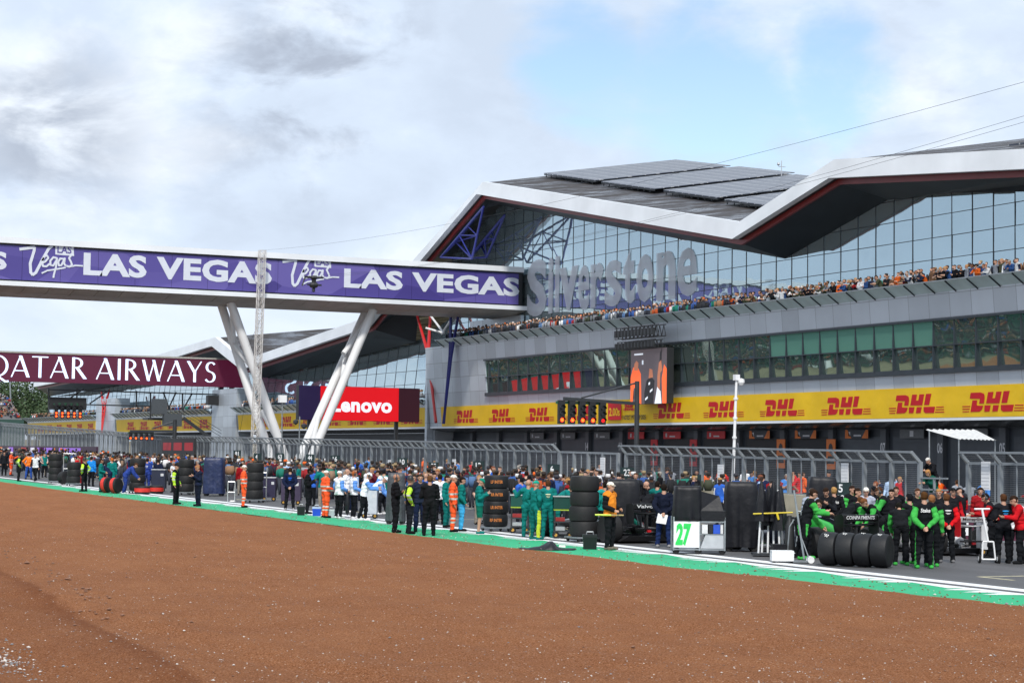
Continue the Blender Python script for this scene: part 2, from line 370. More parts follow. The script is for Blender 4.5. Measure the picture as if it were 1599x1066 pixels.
for gx in (30.2, 36.8):        # painted grid boxes
    for k in range(14):
        y0 = 36+k*8+(4 if gx > 33 else 0)
        for (a, b, c, d) in ((gx-1.3, y0, gx+1.3, y0+.14), (gx-1.3, y0-1.1, gx-1.16, y0), (gx+1.16, y0-1.1, gx+1.3, y0)):
            mb.add([(a,b,gz(b)+.004),(c,b,gz(b)+.004),(c,d,gz(d)+.004),(a,d,gz(d)+.004)], [(0,1,2,3)])
structure(mb.obj('grid_box_lines', pmat('faded_grid_paint', (.50,.46,.30), .75, 0, .3, 3)))
sheet('pit_lane', [(46.3,-20), (74.0,-20), (74.0,420), (46.3,420)], .004, M_PIT)
mb = MB(); mb.hexa([(45.6,-20,gz(-20)-.1),(46.3,-20,gz(-20)-.1),(46.3,400,gz(400)-.1),(45.6,400,gz(400)-.1),(45.6,-20,gz(-20)+.95),(46.3,-20,gz(-20)+.95),(46.3,400,gz(400)+.95),(45.6,400,gz(400)+.95)])
tag(mb.obj('pit_wall', M_CONC), 'long low sandy concrete wall under the debris fence beside the pit lane', 'wall')
# ------------------------------------------------------------------ pit building
def panel_mat(name, base, w, hs, axis_y=True):
    """metal cladding: joints on a regular module, tone varying a little from panel to panel"""
    m = bpy.data.materials.new(name); m.use_nodes = True; t, b = nodes_of(m); b.inputs['Roughness'].default_value = .38; b.inputs['Metallic'].default_value = .35
    tcn = t.nodes.new('ShaderNodeTexCoord'); sp = t.nodes.new('ShaderNodeSeparateXYZ'); t.links.new(tcn.outputs['Object'], sp.inputs[0])
    cb = t.nodes.new('ShaderNodeCombineXYZ'); t.links.new(sp.outputs[1], cb.inputs[0]); t.links.new(sp.outputs[2], cb.inputs[1])
    br = t.nodes.new('ShaderNodeTexBrick'); br.offset = 0; br.squash = 1
    t.links.new(cb.outputs[0], br.inputs['Vector']); br.inputs['Scale'].default_value = 1; br.inputs['Brick Width'].default_value = w; br.inputs['Row Height'].default_value = hs
    br.inputs['Mortar Size'].default_value = .018; br.inputs['Mortar Smooth'].default_value = .1; br.inputs['Bias'].default_value = -.25
    br.inputs['Color1'].default_value = (*base, 1); br.inputs['Color2'].default_value = (*[v*.66 for v in base], 1); br.inputs['Mortar'].default_value = (*[v*.25 for v in base], 1)
    c = mixc(t, .25, br.outputs['Color'], ramp(t, noise_chain(t, .6, 5, .6), [(.3, tuple(v*.8 for v in base)), (.7, tuple(v*1.1 for v in base))]))
    t.links.new(c, b.inputs['Base Color']); return m
M_PANEL = panel_mat('silver_cladding_panels', (.57,.625,.68), 1.95, 1.37)
M_FASCIA = pmat('white_roof_fascia', (.74,.775,.81), .35, 0, .07, .35, spec=.4)
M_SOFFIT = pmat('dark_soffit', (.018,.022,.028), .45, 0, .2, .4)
M_TRIM = pmat('dark_red_trim', (.19,.016,.016), .4, 0, .1, 1)
def glass_mat(name, tint, rough=.02, spec=.75):
    m = bpy.data.materials.new(name); m.use_nodes = True; t, b = nodes_of(m)
    b.inputs['Metallic'].default_value = spec; b.inputs['Roughness'].default_value = rough; b.inputs['Base Color'].default_value = (*tint, 1)
    h = noise_chain(t, .35, 2, .5); bumpn(t, b, h, .012); return m
M_GLASS = glass_mat('mirror_glazing', (.50,.63,.68)); M_GLASS2 = glass_mat('green_window_glass', (.38,.50,.46), .02, .9)
M_GLASS3 = glass_mat('green_blind_glass', (.20,.46,.37), .09, .5)
M_MULL = pmat('mullion_grey', (.035,.045,.055), .4, .3, .1, 2)
M_LIP = pmat('canopy_glass', (.58,.72,.72), .2, 0, .08, 1, spec=.6)
M_GAR = pmat('garage_navy', (.028,.034,.044), .5, 0, .15, .8)
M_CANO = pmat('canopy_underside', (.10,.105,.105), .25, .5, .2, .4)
M_YEL = pmat('yellow_banner', (.86,.54,.008), .5, 0, .06, .4, .05, .9); M_LRED = pmat('banner_red', (.56,.004,.012), .5, 0, .04, 2)
main = thing('pit_building', 'grey clad pit and paddock building with angular white edged roof and mirror glazing', 'building', (72, 128, 0))
far = thing('pit_building', 'farther wing of the pit building seen under the footbridge behind the white legs', 'building', (72, 250, 0))
def P(par): return Matrix.Translation(-par.location)
def part(mb, name, mats, par, smooth=False):
    o = mb.obj(name, mats, None, smooth); o.parent = par; o.matrix_parent_inverse = P(par); return o
def sub(o, par, root):
    o.parent = par; o.matrix_parent_inverse = par.matrix_world.inverted() if False else Matrix.Identity(4); return o
FX = lambda z: 72.0-(z-5.0)*.085           # cladding leans out as it rises
YA, YB = 40.0, 169.5
def wall_band(mb, y0, y1, z0, z1, th=.35):
    x0, x1 = FX(z0), FX(z1)
    mb.hexa([(x0,y0,z0),(x0+th,y0,z0),(x0+th,y1,z0),(x0,y1,z0),(x1,y0,z1),(x1+th,y0,z1),(x1+th,y1,z1),(x1,y1,z1)])
mb = MB()
wall_band(mb, YA, YB, 5.0, 7.95); wall_band(mb, YA, YB, 10.85, 12.5); wall_band(mb, 156.4, YB, 7.951, 10.849)
part(mb, 'facade_wall', M_PANEL, main)
mb = MB(); mb.box(72.3, YB-.4, 0, 90, YB, 12.4); mb.box(74.6, YA, 0, 90, YB-.41, 4.9); mb.box(71.75, YA, 11.6, 75.4, YB-.41, 12.24)
part(mb, 'core_wall', pmat('core_grey', (.30,.32,.35), .6, 0, .1, .5), main)
# ribbon window: frame, panes with green film on the upper row towards the right, rooms behind
win = MB(); yw = [85.6+1.945*k-1.945*23 for k in range(60)]; yw = [y for y in yw if YA < y < 156.2]
for y in yw: win.box(FX(9)-.10, y-.05, 7.97, FX(9)+.3, y+.05, 10.84)
win.box(FX(7.95)-.16, YA, 7.72, FX(7.95)+.1, 156.5, 8.02); win.box(FX(10.85)-.10, YA, 10.80, FX(10.85)+.2, 156.5, 10.93); win.box(FX(9.36)-.09, YA, 9.33, FX(9.36)+.2, 156.4, 9.39)
window = part(win, 'ribbon_window', M_MULL, main)
def pane(mb, ya, yb, za, zb, mi):
    mb.quad((FX(za)+.06, ya, za), (FX(za)+.06, yb, za), (FX(zb)+.06, yb, zb), (FX(zb)+.06, ya, zb), mi)
pn = MB(); ys_ = sorted(yw)+[156.4]; random.seed(3)
for a, b_ in zip(ys_[:-1], ys_[1:]):
    film = 93 < a < 109.5
    pane(pn, a+.05, b_-.05, 9.39, 10.80, 1 if film else 0); pane(pn, a+.05, b_-.05, 8.02, 9.33, 0)
pno = part(pn, 'window_panes', [M_GLASS2, M_GLASS3], main)
# terrace: outward leaning glass lip on dark brackets
def terrace(par, y0, y1, z, xo, step=1.95):
    lip = MB(); lip.hexa([(xo-.75,y0,z),(xo-.73,y0,z-.05),(xo-.73,y1,z-.05),(xo-.75,y1,z),(xo+.08,y0,z-.56),(xo+.10,y0,z-.61),(xo+.10,y1,z-.61),(xo+.08,y1,z-.56)])
    lo = part(lip, 'terrace_canopy', M_LIP, par)
    y = y0+.3; bo = None
    while y < y1:
        if bo is None:
            brk = MB(); brk.beam((-.78, 0, -.06), (.12, 0, -.66), .06, .07); bo = brk.obj('canopy_bracket', M_MULL)
        else: bo = bo.copy(); COL.objects.link(bo)
        bo.parent = par; bo.location = Vector((xo, y, z))-par.location; y += step
    rl = MB(); rl.box(xo-.80, y0, z-.03, xo-.74, y1, z+.03); part(rl, 'terrace_rail', M_STEEL, par)
terrace(main, YA, 165.5, 13.0, 71.35)
# mirror glazing of the upper floors: the top edge follows the folded soffit
GX = 75.0
def _yz(x, y, X): q = onX(x, y, X); return (q.y, q.z)
GT = [(40,_yz(1599,306,GX)[1]-1.2)]+[_yz(x, y, GX) for x, y in ((1599,306),(1419,308.5),(1387,314),(1226,406),(1179,401),(1100,386),(880,341),(770,320),(706,398))]
GT[0] = (40, GT[2][1]+(GT[2][1]-GT[1][1])/(GT[2][0]-GT[1][0])*(40-GT[2][0]))
def gtop(y):
    for (a, za), (b_, zb) in zip(GT[:-1], GT[1:]):
        if a <= y <= b_: return za+(zb-za)*(y-a)/(b_-a)
    return GT[-1][1]
def glazing(par, y0, y1, zb, top, step, row, tilt=0.0, rows0=None):
    ys2 = [y0]; y = y0
    while y < y1-.05: y = min(y1, y+step); ys2.append(y)
    g = MB(); ml = MB()
    random.seed(5)
    for a, b_ in zip(ys2[:-1], ys2[1:]):
        z = zb
        mid = max(top(a), top(b_))
        while z < mid-.02:
            z2 = min(z+row, 60); t1, t2 = min(z2, top(a)+.3), min(z2, top(b_)+.3); q1, q2 = min(z, top(a)+.3), min(z, top(b_)+.3)
            j = random.gauss(0, .004); k = random.gauss(0, .004)
            g.quad((GX+j, a, q1), (GX-j, b_, q2), (GX-j+k, b_, t2), (GX+j+k, a, t1)); z = z2
        ml.box(GX-.025, a-.03, zb, GX+.05, a+.03, top(a)+.25)
    z = zb
    while z < 26:
        seg = None
        for a, b_ in zip(ys2[:-1], ys2[1:]):
            if min(top(a), top(b_)) > z-.5: ml.box(GX-.022, a+.031, z-.02, GX+.04, b_-.031, z+.02)
        z += row
    if tilt:
        for q_ in (g, ml): q_.v = [(x_+(z_-zb)*tilt, y_, z_) for x_, y_, z_ in q_.v]
    part(g, 'glazing', M_GLASS, par); part(ml, 'mullions', M_MULL, par)
glazing(main, 41.7, GT[-1][0], 12.25, gtop, 1.94, 1.36)
q, q2 = onX(735,522,74.7), onX(815,497,74.7); mb = MB(); mb.box(74.6, q2.y, q.z, 74.9, q.y, q2.z+.3); part(mb, 'end_panel', M_PANEL, main)
# folded roof: white fascia, red trim, dark soffit lofted back to the glass line, dark top with solar panels
FB = [(40,15.7),(81.07,17.97),(98.92,19.66),(109.96,16.98),(150.88,24.62),(165.43,19.0),(176.2,14.75)]      # lower edge of the fascia (Y, Z)
FT = [(40,16.8),(81.07,19.05),(98.52,20.75),(109.26,18.05),(149.86,25.55),(165.43,20.0),(175.6,15.75)]       # upper edge
SG = [(40,GT[0][1]),GT[2],GT[3],GT[4],GT[8],GT[9],(GT[9][0]+8.5,GT[9][1]-3.6)]              # soffit at the glass
_k = 70.5/68; _f = lambda L: [(y*_k, 2.7+(z-2.7)*_k) for y, z in L]
def roof(par, FT, FB, SG, xf, xg, xb, rise, sh, xl=68.0):
    fa = MB(); rt = MB(); so = MB(); tp = MB()
    for i in range(len(FT)-1):
        (a, za), (b_, zb) = FB[i], FB[i+1]; (c, zc), (d, zd) = FT[i], FT[i+1]
        fa.hexa([(xf,a,za),(xf+.5,a,za),(xf+.5,b_,zb),(xf,b_,zb),(xf+.10,c,zc),(xf+.7,c,zc),(xf+.7,d,zd),(xf+.10,d,zd)])
        rt.hexa([(xf+.75,a,za-.36),(xf+.95,a,za-.36),(xf+.95,b_,zb-.36),(xf+.75,b_,zb-.36),(xf+.75,a,za+.02),(xf+.95,a,za+.02),(xf+.95,b_,zb+.02),(xf+.75,b_,zb+.02)])
        (e_, ze), (f, zf) = SG[i], SG[i+1]
        so.quad((xf+.5,a,za),(xf+.9,a,za+.0),(xf+.9,b_,zb+.0),(xf+.5,b_,zb))
        so.quad((xf+.9,a,za-.3),(xg+.3,e_,ze+.02),(xg+.3,f,zf+.02),(xf+.9,b_,zb-.3))
        L = xb-xf
        tp.hexa([(xf+.6,c,zc-.35),(xb,c+sh*L,zc+rise*L-.35),(xb,d+sh*L,zd+rise*L-.35),(xf+.6,d,zd-.35),(xf+.6,c,zc-.02),(xb,c+sh*L,zc+rise*L-.02),(xb,d+sh*L,zd+rise*L-.02),(xf+.6,d,zd-.02)])
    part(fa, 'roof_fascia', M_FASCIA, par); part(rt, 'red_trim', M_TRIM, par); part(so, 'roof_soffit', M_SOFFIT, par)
    return part(tp, 'roof', M_ROOF, par)
def roof_mat():
    m = bpy.data.materials.new('weathered_roof_membrane'); m.use_nodes = True; t, b = nodes_of(m)
    a = noise_chain(t, .5, 7, .7, stretch=(.5, 1.4, 1)); f = ramp(t, a, [(.45, (0,0,0)), (.62, (1,1,1))])
    t.links.new(mixc(t, f, (.030,.024,.022), (.055,.06,.075)), b.inputs['Base Color'])
    r = t.nodes.new('ShaderNodeMapRange'); t.links.new(f, r.inputs[0]); r.inputs[3].default_value = .75; r.inputs[4].default_value = .22; t.links.new(r.outputs[0], b.inputs['Roughness'])
    bumpn(t, b, noise_chain(t, 3, 5), .03); return m
M_ROOF = roof_mat()
roof(main, _f(FT), _f(FB), SG, 70.5, GX, 94.0, .19, .3)
def solar_mat():
    m = bpy.data.materials.new('solar_cells'); m.use_nodes = True; t, b = nodes_of(m); b.inputs['Roughness'].default_value = .34; b.inputs['Specular IOR Level'].default_value = .25
    tcn = t.nodes.new('ShaderNodeTexCoord'); sp = t.nodes.new('ShaderNodeSeparateXYZ'); t.links.new(tcn.outputs['Object'], sp.inputs[0])
    cb = t.nodes.new('ShaderNodeCombineXYZ'); t.links.new(sp.outputs[0], cb.inputs[0]); t.links.new(sp.outputs[1], cb.inputs[1])
    br = t.nodes.new('ShaderNodeTexBrick'); br.offset = 0; t.links.new(cb.outputs[0], br.inputs['Vector']); br.inputs['Scale'].default_value = 1; br.inputs['Brick Width'].default_value = 1.65; br.inputs['Row Height'].default_value = 1.0; br.inputs['Mortar Size'].default_value = .06
    br.inputs['Color1'].default_value = (.05,.06,.085,1); br.inputs['Color2'].default_value = (.065,.075,.10,1); br.inputs['Mortar'].default_value = (.34,.35,.37,1)
    t.links.new(br.outputs['Color'], b.inputs['Base Color']); return m
M_SOLAR = solar_mat()
a0 = Vector((70.5,149.86*_k,2.7+22.85*_k)); ay = (Vector((70.5,109.26*_k,2.7+15.35*_k))-a0)/(40.6); ax = Vector((1,.3,.19))
def onroof(x, y, h): # x metres behind the fascia, y measured along the fold from the peak
    return a0+ax*x+ay*y+Vector((0,0,h))
for y0, y1, xx0, xx1 in ((1.5, 11.0, 6.2, 22.5), (12.3, 21.0, 6.0, 22.5), (22.4, 30.2, 6.0, 21.5), (31.7, 38.2, 5.6, 21.0)):
    s_ = MB(); p = [onroof(xx0,y0,.3), onroof(xx1,y0,.3), onroof(xx1,y1,.3), onroof(xx0,y1,.3)]
    s_.hexa(p+[q+Vector((0,0,.06)) for q in p], 0); so_ = part(s_, 'solar_panel', M_SOLAR, main)
    fr = MB(); k = y0+.3
    while k < y1: fr.tube(onroof(xx0+.1,k,0), onroof(xx0+.1,k,.3), .05, 5); k += .95
    fr.beam(onroof(xx0+.05,y0,.22), onroof(xx0+.05,y1,.22), .05, .1); part(fr, 'panel_support', M_DARK, main)
s_ = MB(); s_.hexa([(76,40,18.9),(84,40,20.4),(84,92,22.6),(76,92,21.3),(76,40,19.0),(84,40,20.5),(84,92,22.7),(76,92,21.4)]); part(s_, 'solar_panel', M_SOLAR, main)
ms_ = MB(); q = onroof(20, 22, 0); ms_.tube(q, q+Vector((0,0,1.6)), .04, 5); ms_.tube(q+Vector((-.3,0,1.1)), q+Vector((.4,0,1.1)), .03, 5); ms_.lathe([(.02,0),(.14,.1),(.12,.25),(.02,.3)], tuple(q+Vector((-.3,0,1.15))), n=8); part(ms_, 'weather_mast', M_ALU, main)
# ground floor: canopy, dark garage fronts, doors, numbers, sign boards and pillar banners
def ground_floor(par, y0, y1):
    c = MB(); prof = [(71.98,5.12),(71.95,4.98),(72.25,4.86),(72.9,4.72),(74.2,4.62),(74.2,5.0),(72.3,5.0)]
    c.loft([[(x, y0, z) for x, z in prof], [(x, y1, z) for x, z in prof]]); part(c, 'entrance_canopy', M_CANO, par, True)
    l_ = MB(); l_.box(71.93, y0, 4.98, 71.975, y1, 5.14); part(l_, 'canopy_edge', M_FASCIA, par)
    w_ = MB(); w_.box(74.2, y0, 0, 74.55, y1, 4.61); part(w_, 'garage_wall', M_GAR, par)
ground_floor(main, YA, 169.4)
M_NUM = pmat('number_grey', (.50,.50,.52), .6); M_DOOR = pmat('garage_door_grey', (.045,.052,.062), .45, .2, .15, .6)
M_ORG = pmat('banner_orange', (.62,.15,.02), .55, 0, .08, 1)
bays = [84.3+5.72*k for k in range(-8, 15)]
open_bays = {106.9, 112.8, 118.6, 124.3, 130.1}
for k, y in enumerate(bays):
    d = MB()
    op = 104 < y < 135
    mat_ = pmat('garage_interior', (.012,.012,.014), .6) if op else M_DOOR
    d.box(74.12, y+.45, .4, 74.19, y+4.95, 4.1)
    for j in range(7): d.box(74.09, y+.5, .7+j*.5, 74.118, y+4.9, .73+j*.5) if not op else None
    part(d, 'garage_door', mat_, main)
    pl_ = MB(); pl_.box(73.9, y-.28, .3, 74.185, y+.28, 4.58); part(pl_, 'pillar', pmat('pillar_grey', (.06,.066,.076), .5, 0, .1, 1), main)
    if k >= 5:
        o = text('bay_number', '%02d' % (k-4), (73.89, y+.25, 3.1), (0,-1,0), (0,0,1), .5, .62, M_NUM, None, .02, .006)
        o.parent = main; o.matrix_parent_inverse = P(main)
# sign boards over the doors
def signboard(y0, y1, col, label, dark=True, word=None):
    t = thing('sign_board', label, 'sign', (73.88, (y0+y1)/2, 4.0), 0, 'sign boards above the garage doors')
    w = (y1-y0)/2; s_ = MB(); s_.box(0, -w, .0, .05, w, .55); o = s_.obj('board', M_GAR if dark else col, t)
    if dark:
        e_ = MB(); e_.slab([(-w,0),(-w+.7,0),(-w+.25,.55),(-w,.55)], (-.004,0,0), (0,1,0), (0,0,1), (.003,0,0)); e_.slab([(w,0),(w-.7,0),(w-.25,.55),(w,.55)], (-.004,0,0), (0,1,0), (0,0,1), (.003,0,0)); e_.obj('orange_corner', col, t)
    e_ = MB()      # too small to read: an emblem and a worn strip
    if word == 'FIA': e_.slab([(-.18,.1),(.18,.1),(.18,.46),(-.18,.46)], (-.004,0,0), (0,1,0), (0,0,1), (.003,0,0))
    else: e_.slab([(-w*.38,.13),(w*.25,.13),(w*.25,.23),(-w*.38,.23)], (-.004,0,0), (0,1,0), (0,0,1), (.003,0,0)); e_.slab([(w*.55,.14),(w*.72,.14),(w*.72,.42),(w*.55,.42)], (-.004,0,0), (0,1,0), (0,0,1), (.003,0,0))
    e_.obj('emblem', M_NUM, t)
    return t
M_GREY = pmat('sign_grey', (.10,.105,.11), .5)
signboard(132.05,134.55, M_RED, 'red sign board over a garage, left of the two beside the hanging screen', False, 'FERRARI')
signboard(126.5,129.05, M_RED, 'red sign board over a garage, middle of the three red ones', False, 'FERRARI')
signboard(120.25,122.7, M_RED, 'red sign board over a garage just left of the white camera pole', False, '16  44')
signboard(114.4,117.0, M_ORG, 'dark sign board with orange corners just right of the white camera pole', True, 'MCLAREN')
signboard(108.8,111.3, M_ORG, 'dark sign board with orange corners, middle of the three such boards', True, 'NORRIS')
signboard(103.0,105.5, M_ORG, 'dark sign board with orange corners left of bay number 07', True, 'MCLAREN')
for y0, y1, w_ in ((137.6,140.2,'1'), (143.6,146.2,'RACING'), (149.4,152.0,'RACING'), (97.3,99.7,'FIA'), (91.3,93.5,'FIA')):
    signboard(y0, y1, M_GREY, 'plain grey sign board over a garage around Y, '.replace(' around Y,', '')+{137.6: 'behind the near start lights', 143.6: 'left of the near start lights', 149.4: 'second left of the near start lights', 97.3: 'between bay numbers 07 and 06', 91.3: 'above the white shelter roof'}[y0], False, w_)
for y, col, lab in ((130.3, M_RED, 'tall red pillar banner left of the two red ones by the garages'), (124.5, M_RED, 'tall red pillar banner just left of the white camera pole'), (112.9, M_ORG, 'tall orange portrait pillar banner left of bay number 07'), (107.0, M_ORG, 'tall orange portrait pillar banner nearest bay number 07')):
    t = thing('pillar_banner', lab, 'banner', (73.80, y, 2.0), 0, 'portrait banners on the garage pillars')
    s_ = MB(); s_.box(0, -.5, 0, .05, .5, 1.95); s_.obj('banner_cloth', col, t)
    s_ = MB(); s_.slab([(.24*math.cos(a)*1.0, 1.35+.33*math.sin(a)) for a in np.linspace(0, 2*PI, 14)[:-1]], (-.01,0,0), (0,1,0), (0,0,1), (.006,0,0)); s_.slab([(-.42,.35),(.42,.35),(.30,.85),(-.30,.85)], (-.01,0,0), (0,1,0), (0,0,1), (.006,0,0)); s_.obj('portrait', M_BLACK, t)
# yellow banners with red lettering
DH = [[(775,330),(955,324),(1010,342),(1022,372),(1020,420),(1000,502),(915,504),(935,428),(750,424)], [(797,452),(885,450),(868,522),(880,536),(985,536),(955,604),(910,634),(745,642)],
      [(1090,318),(1185,314),(1160,415),(1205,415),(1235,312),(1330,308),(1275,497),(1040,500)], [(1010,530),(1120,528),(1090,630),(1000,633)], [(1165,527),(1265,525),(1235,625),(1140,630)],
      [(1365,303),(1470,300),(1410,490),(1312,492)], [(1300,522),(1525,515),(1495,622),(1330,628),(1295,600)]]
for j in range(3):
    y_ = 546+j*42; DH.append([(603,y_),(752-j*13,y_-4),(745-j*13,y_+12),(603,y_+15)]); DH.append([(1548-j*14,y_-30),(1690,y_-34),(1690,y_-19),(1543-j*14,y_-15)])
DHN = [[((x-603)/1087, (655-(y+(x-600)*.03))/330) for x, y in pl] for pl in DH]
def dhl(par, yc, z0, w, h, x, root):
    mb = MB()
    for pl in DHN: mb.slab([(a*w, b_*h) for a, b_ in pl], (FX(z0)-.068, yc+w/2, z0), (0,-1,0), (-.085,0,1), (-.008,0,0))
    return part(mb, 'logo', M_LRED, root) if par is None else part(mb, 'logo', M_LRED, par)
def banner(y0, y1, centres, label):
    t = thing('banner', label, 'banner', (71.9, (y0+y1)/2, 5.15), 0, 'yellow banners along the pit building')
    mb = MB(); x0, x1 = FX(5.16)-.06, FX(6.95)-.06
    mb.hexa([(x0,y0,5.16),(x0+.04,y0,5.16),(x0+.04,y1,5.16),(x0,y1,5.16),(x1,y0,6.95),(x1+.04,y0,6.95),(x1+.04,y1,6.95),(x1,y1,6.95)])
    part(mb, 'banner_cloth', M_YEL, t)
    for yc in centres: dhl(t, yc, 5.42, 5.3, 1.16, FX(5.7)-.15, t)
    return t
b1 = banner(YA, 166.6, [161.1,153.5,146.1,138.7,124.4,117.2,109.85,102.6,95.4,88.4,81.2,74.0,66.8], 'long yellow banner with red letters across the near pit building')
mb = MB(); xq = FX(5.7)-.16; mb.box(xq-.01, 131.85, 5.42, xq, 133.95, 6.72); part(mb, 'time_panel', M_LRED, b1)
for s_, y0, z, w_, h_, mt in (('2.00s', 133.75, 5.72, 1.7, .62, M_YEL), ('FASTEST PIT STOP 2025', 131.6, 5.42, 3.6, .34, M_BLACK)):
    o = text('lettering', s_, (xq-.02, y0, z), (0,-1,0), (0,0,1), w_, h_, mt, None, .02, .006); o.parent = b1; o.matrix_parent_inverse = P(b1)
mb = MB()
for pl in DHN: mb.slab([(a*2.0, b_*.5) for a, b_ in pl], (xq-.01, 131.6, 6.1), (0,-1,0), (0,0,1), (-.008,0,0))
part(mb, 'logo', M_LRED, b1)
# ---- farther wing: three lower blocks, terraces, glass and folded roof
for y0, y1 in ((170.2,228.5), (239,287.8), (300,351)):
    mb = MB(); x0, x1 = FX(5.0), FX(7.9); mb.hexa([(x0,y0,5.0),(x0+.35,y0,5.0),(x0+.35,y1,5.0),(x0,y1,5.0),(x1,y0,7.3),(x1+.35,y0,7.3),(x1+.35,y1,7.3),(x1,y1,7.3)])
    mb.box(72.4, y0+.1, 6.4, 75.3, y1-.1, 6.75); part(mb, 'facade_wall', M_PANEL, far)
    terrace(far, y0, y1, 7.85, 71.6, 1.95); ground_floor(far, y0, y1)
    n_ = int((y1-y0)/7.3); banner(y0+.2, y1-.2, [y0+3.6+7.3*k for k in range(n_)], 'yellow banner with red letters on the farther wing, '+('just behind the white bridge legs' if y0 < 200 else 'around the dark stair frame' if y0 < 260 else 'the farthest and smallest one'))
for y0, y1 in ((228.7,238.8), (288,299.8), (169.6,170.1)): mb = MB(); mb.box(71.7, y0, 0, 73.9, y1, 10.2 if y0 > 200 else 12.4); part(mb, 'stair_tower', M_PANEL, far)
_s = lambda y, z: (y*.9375, 2.7+(z-2.7)*.9375)
GT2 = [(158,18.2)]+[_s(*p) for p in ((184.6,16.6),(193.4,14.45),(244.2,12.1),(262,14.4),(300,13.6),(390,12.2))]
def gtop2(y):
    for (a, za), (b_, zb) in zip(GT2[:-1], GT2[1:]):
        if a <= y <= b_: return za+(zb-za)*(y-a)/(b_-a)
    return GT2[-1][1]
glazing(far, 170.3, 350, 6.8, gtop2, 2.75, 1.36, tilt=.11)
FT2 = [(175.65,15.73),(178.77,15.47),(215.0,12.95),(226.06,16.1),(253.3,14.95),_yz(52,597,68)]
FB2 = [(176.25,14.73),(180.46,14.3),(215.6,11.9),(227.29,15.1),(252.6,13.9),_yz(52,604,68)]
SG2 = [(GT[9][0]+8.5,GT[9][1]-3.6)]+[_s(*p) for p in ((193.4,14.45),(244.2,12.1),(250,14.6),(272,14.0),(372,12.4))]
roof(far, _f(FT2), _f(FB2), SG2, 70.5, GX, 94.0, .12, .3)
s_ = MB(); s_.hexa([(73,196,15.4),(88,200,17.3),(88,216,16.2),(73,212,14.4),(73,196,15.5),(88,200,17.4),(88,216,16.3),(73,212,14.5)]); part(s_, 'solar_panel', M_SOLAR, far)
# lettering on the glass of the main block
M_DECAL = pmat('grey_glass_decal', (.74,.76,.82), .45, 0, .06, 1); M_DECAL.node_tree.nodes['Principled BSDF'].inputs['Alpha'].default_value = .62
dec = thing('lettering', 'huge grey display lettering stuck on the mirror glazing above the terrace', 'lettering', (GX-.12, 141, 12))
for ch, xa, xb, ya, yb in (('S',603,708,617,912),('i',713,742,605,897),('l',748,774,600,890),('v',770,872,655,882),('e',869,930,645,880),('r',933,1003,635,866),('s',1008,1098,620,860),('t',1102,1166,565,846),('o',1172,1262,588,838),('n',1276,1378,572,826),('e',1384,1490,555,808)):
    p, q = onX(640+xa/3.331, 220+yb/3.331, GX-.14), onX(640+xb/3.331, 220+ya/3.331, GX-.14); mz = onX(640+(xa+xb)/6.662, 220+yb/3.331, GX-.14).z; mz2 = onX(640+(xa+xb)/6.662, 220+ya/3.331, GX-.14).z
    o = text('letter', ch, (GX-.045, p.y, mz), (0,-1,0), (0,0,1), p.y-q.y, mz2-mz, M_DECAL, None, .018 if ch in 'es' else .04, .012); o.parent = dec; o.matrix_parent_inverse = P(dec)
# red, blue and dark tubular masts that carry the roof
def lattice_mast(name, label, mat, legs, rungs, cat='mast'):
    mb = MB()
    for a, b_, r in legs: mb.tube(a, b_, r, 8)
    for a, b_, r in rungs: mb.tube(a, b_, r, 6)
    return tag(mb.obj(name, mat, None, True), label, cat)
M_MRED = pmat('mast_red', (.50,.012,.012), .4, 0, .06, 2); M_MBLUE = pmat('mast_blue', (.015,.022,.20), .4, 0, .06, 2)
def mast(name, label, mat, foot, tops, w):
    f = Vector(foot); legs = []; rungs = []
    k = f.lerp(Vector(tops[0]), .62)+Vector((0,-w,0)); k2 = f.lerp(Vector(tops[1]), .62)+Vector((0,w,0))
    legs += [(f, k, .13), (f+Vector((0,.1,0)), k2, .13), (k, tops[0], .13), (k2, tops[1], .13), (k, tops[1], .09), (k2, tops[0], .09)]
    for t in (.45, .65, .85, 1): rungs.append((f.lerp(k, t), f.lerp(k2, t), .08))
    for t, t2 in ((.45,.65), (.65,.85), (.85,1)): rungs.append((f.lerp(k, t), f.lerp(k2, t2), .06))
    return lattice_mast(name, label, mat, legs, rungs)
mast('roof_mast', 'red tubular lattice mast standing at the gap between the two building blocks', M_MRED, tuple(onX(681,659,71)), [tuple(onX(650,487,73)), tuple(onX(672,487,73))], .9)
mast('roof_mast', 'dark blue tubular mast against the left corner of the near building', M_MBLUE, tuple(onX(693,661,71)), [tuple(onX(704,490,71)), tuple(onX(716,490,71))], .35)
mast('roof_mast', 'red and white mast standing between the far blocks behind the wide maroon board', M_MRED, (71,293,4.8), [(72,298,11.5),(72,293,11.5)], .8)
mb = MB()
for a, b_ in (((668,487),(693,520)), ((693,520),(665,512)), ((690,521),(712,487))): mb.tube(onX(*a,72.5), onX(*b_,71.2), .10, 8)
tag(mb.obj('roof_brace', M_WHITE, None, True), 'white tubular braces meeting at the left end of the terrace', 'brace')
mb = MB()
for ap, bs, X_ in (((755,323),((688,402),(712,378),(737,404)),70.6), ((788,336),((732,403),(752,384),(760,402)),73.2)):
    t0 = onX(*ap, X_); B_ = [onX(x, y, X_+(.0 if k != 1 else 1.2)) for k, (x, y) in enumerate(bs)]
    for b_ in B_: mb.tube(b_, t0, .10, 7)
    mid = [b_.lerp(t0, .45) for b_ in B_]
    for k in range(3): mb.tube(mid[k], mid[(k+1) % 3], .06, 6); mb.tube(B_[k], B_[(k+1) % 3], .09, 6); mb.tube(B_[k], mid[(k+1) % 3], .06, 6)
tag(mb.obj('roof_truss', M_MBLUE, None, True), 'blue tubular truss under the roof peak above the footbridge end', 'truss')
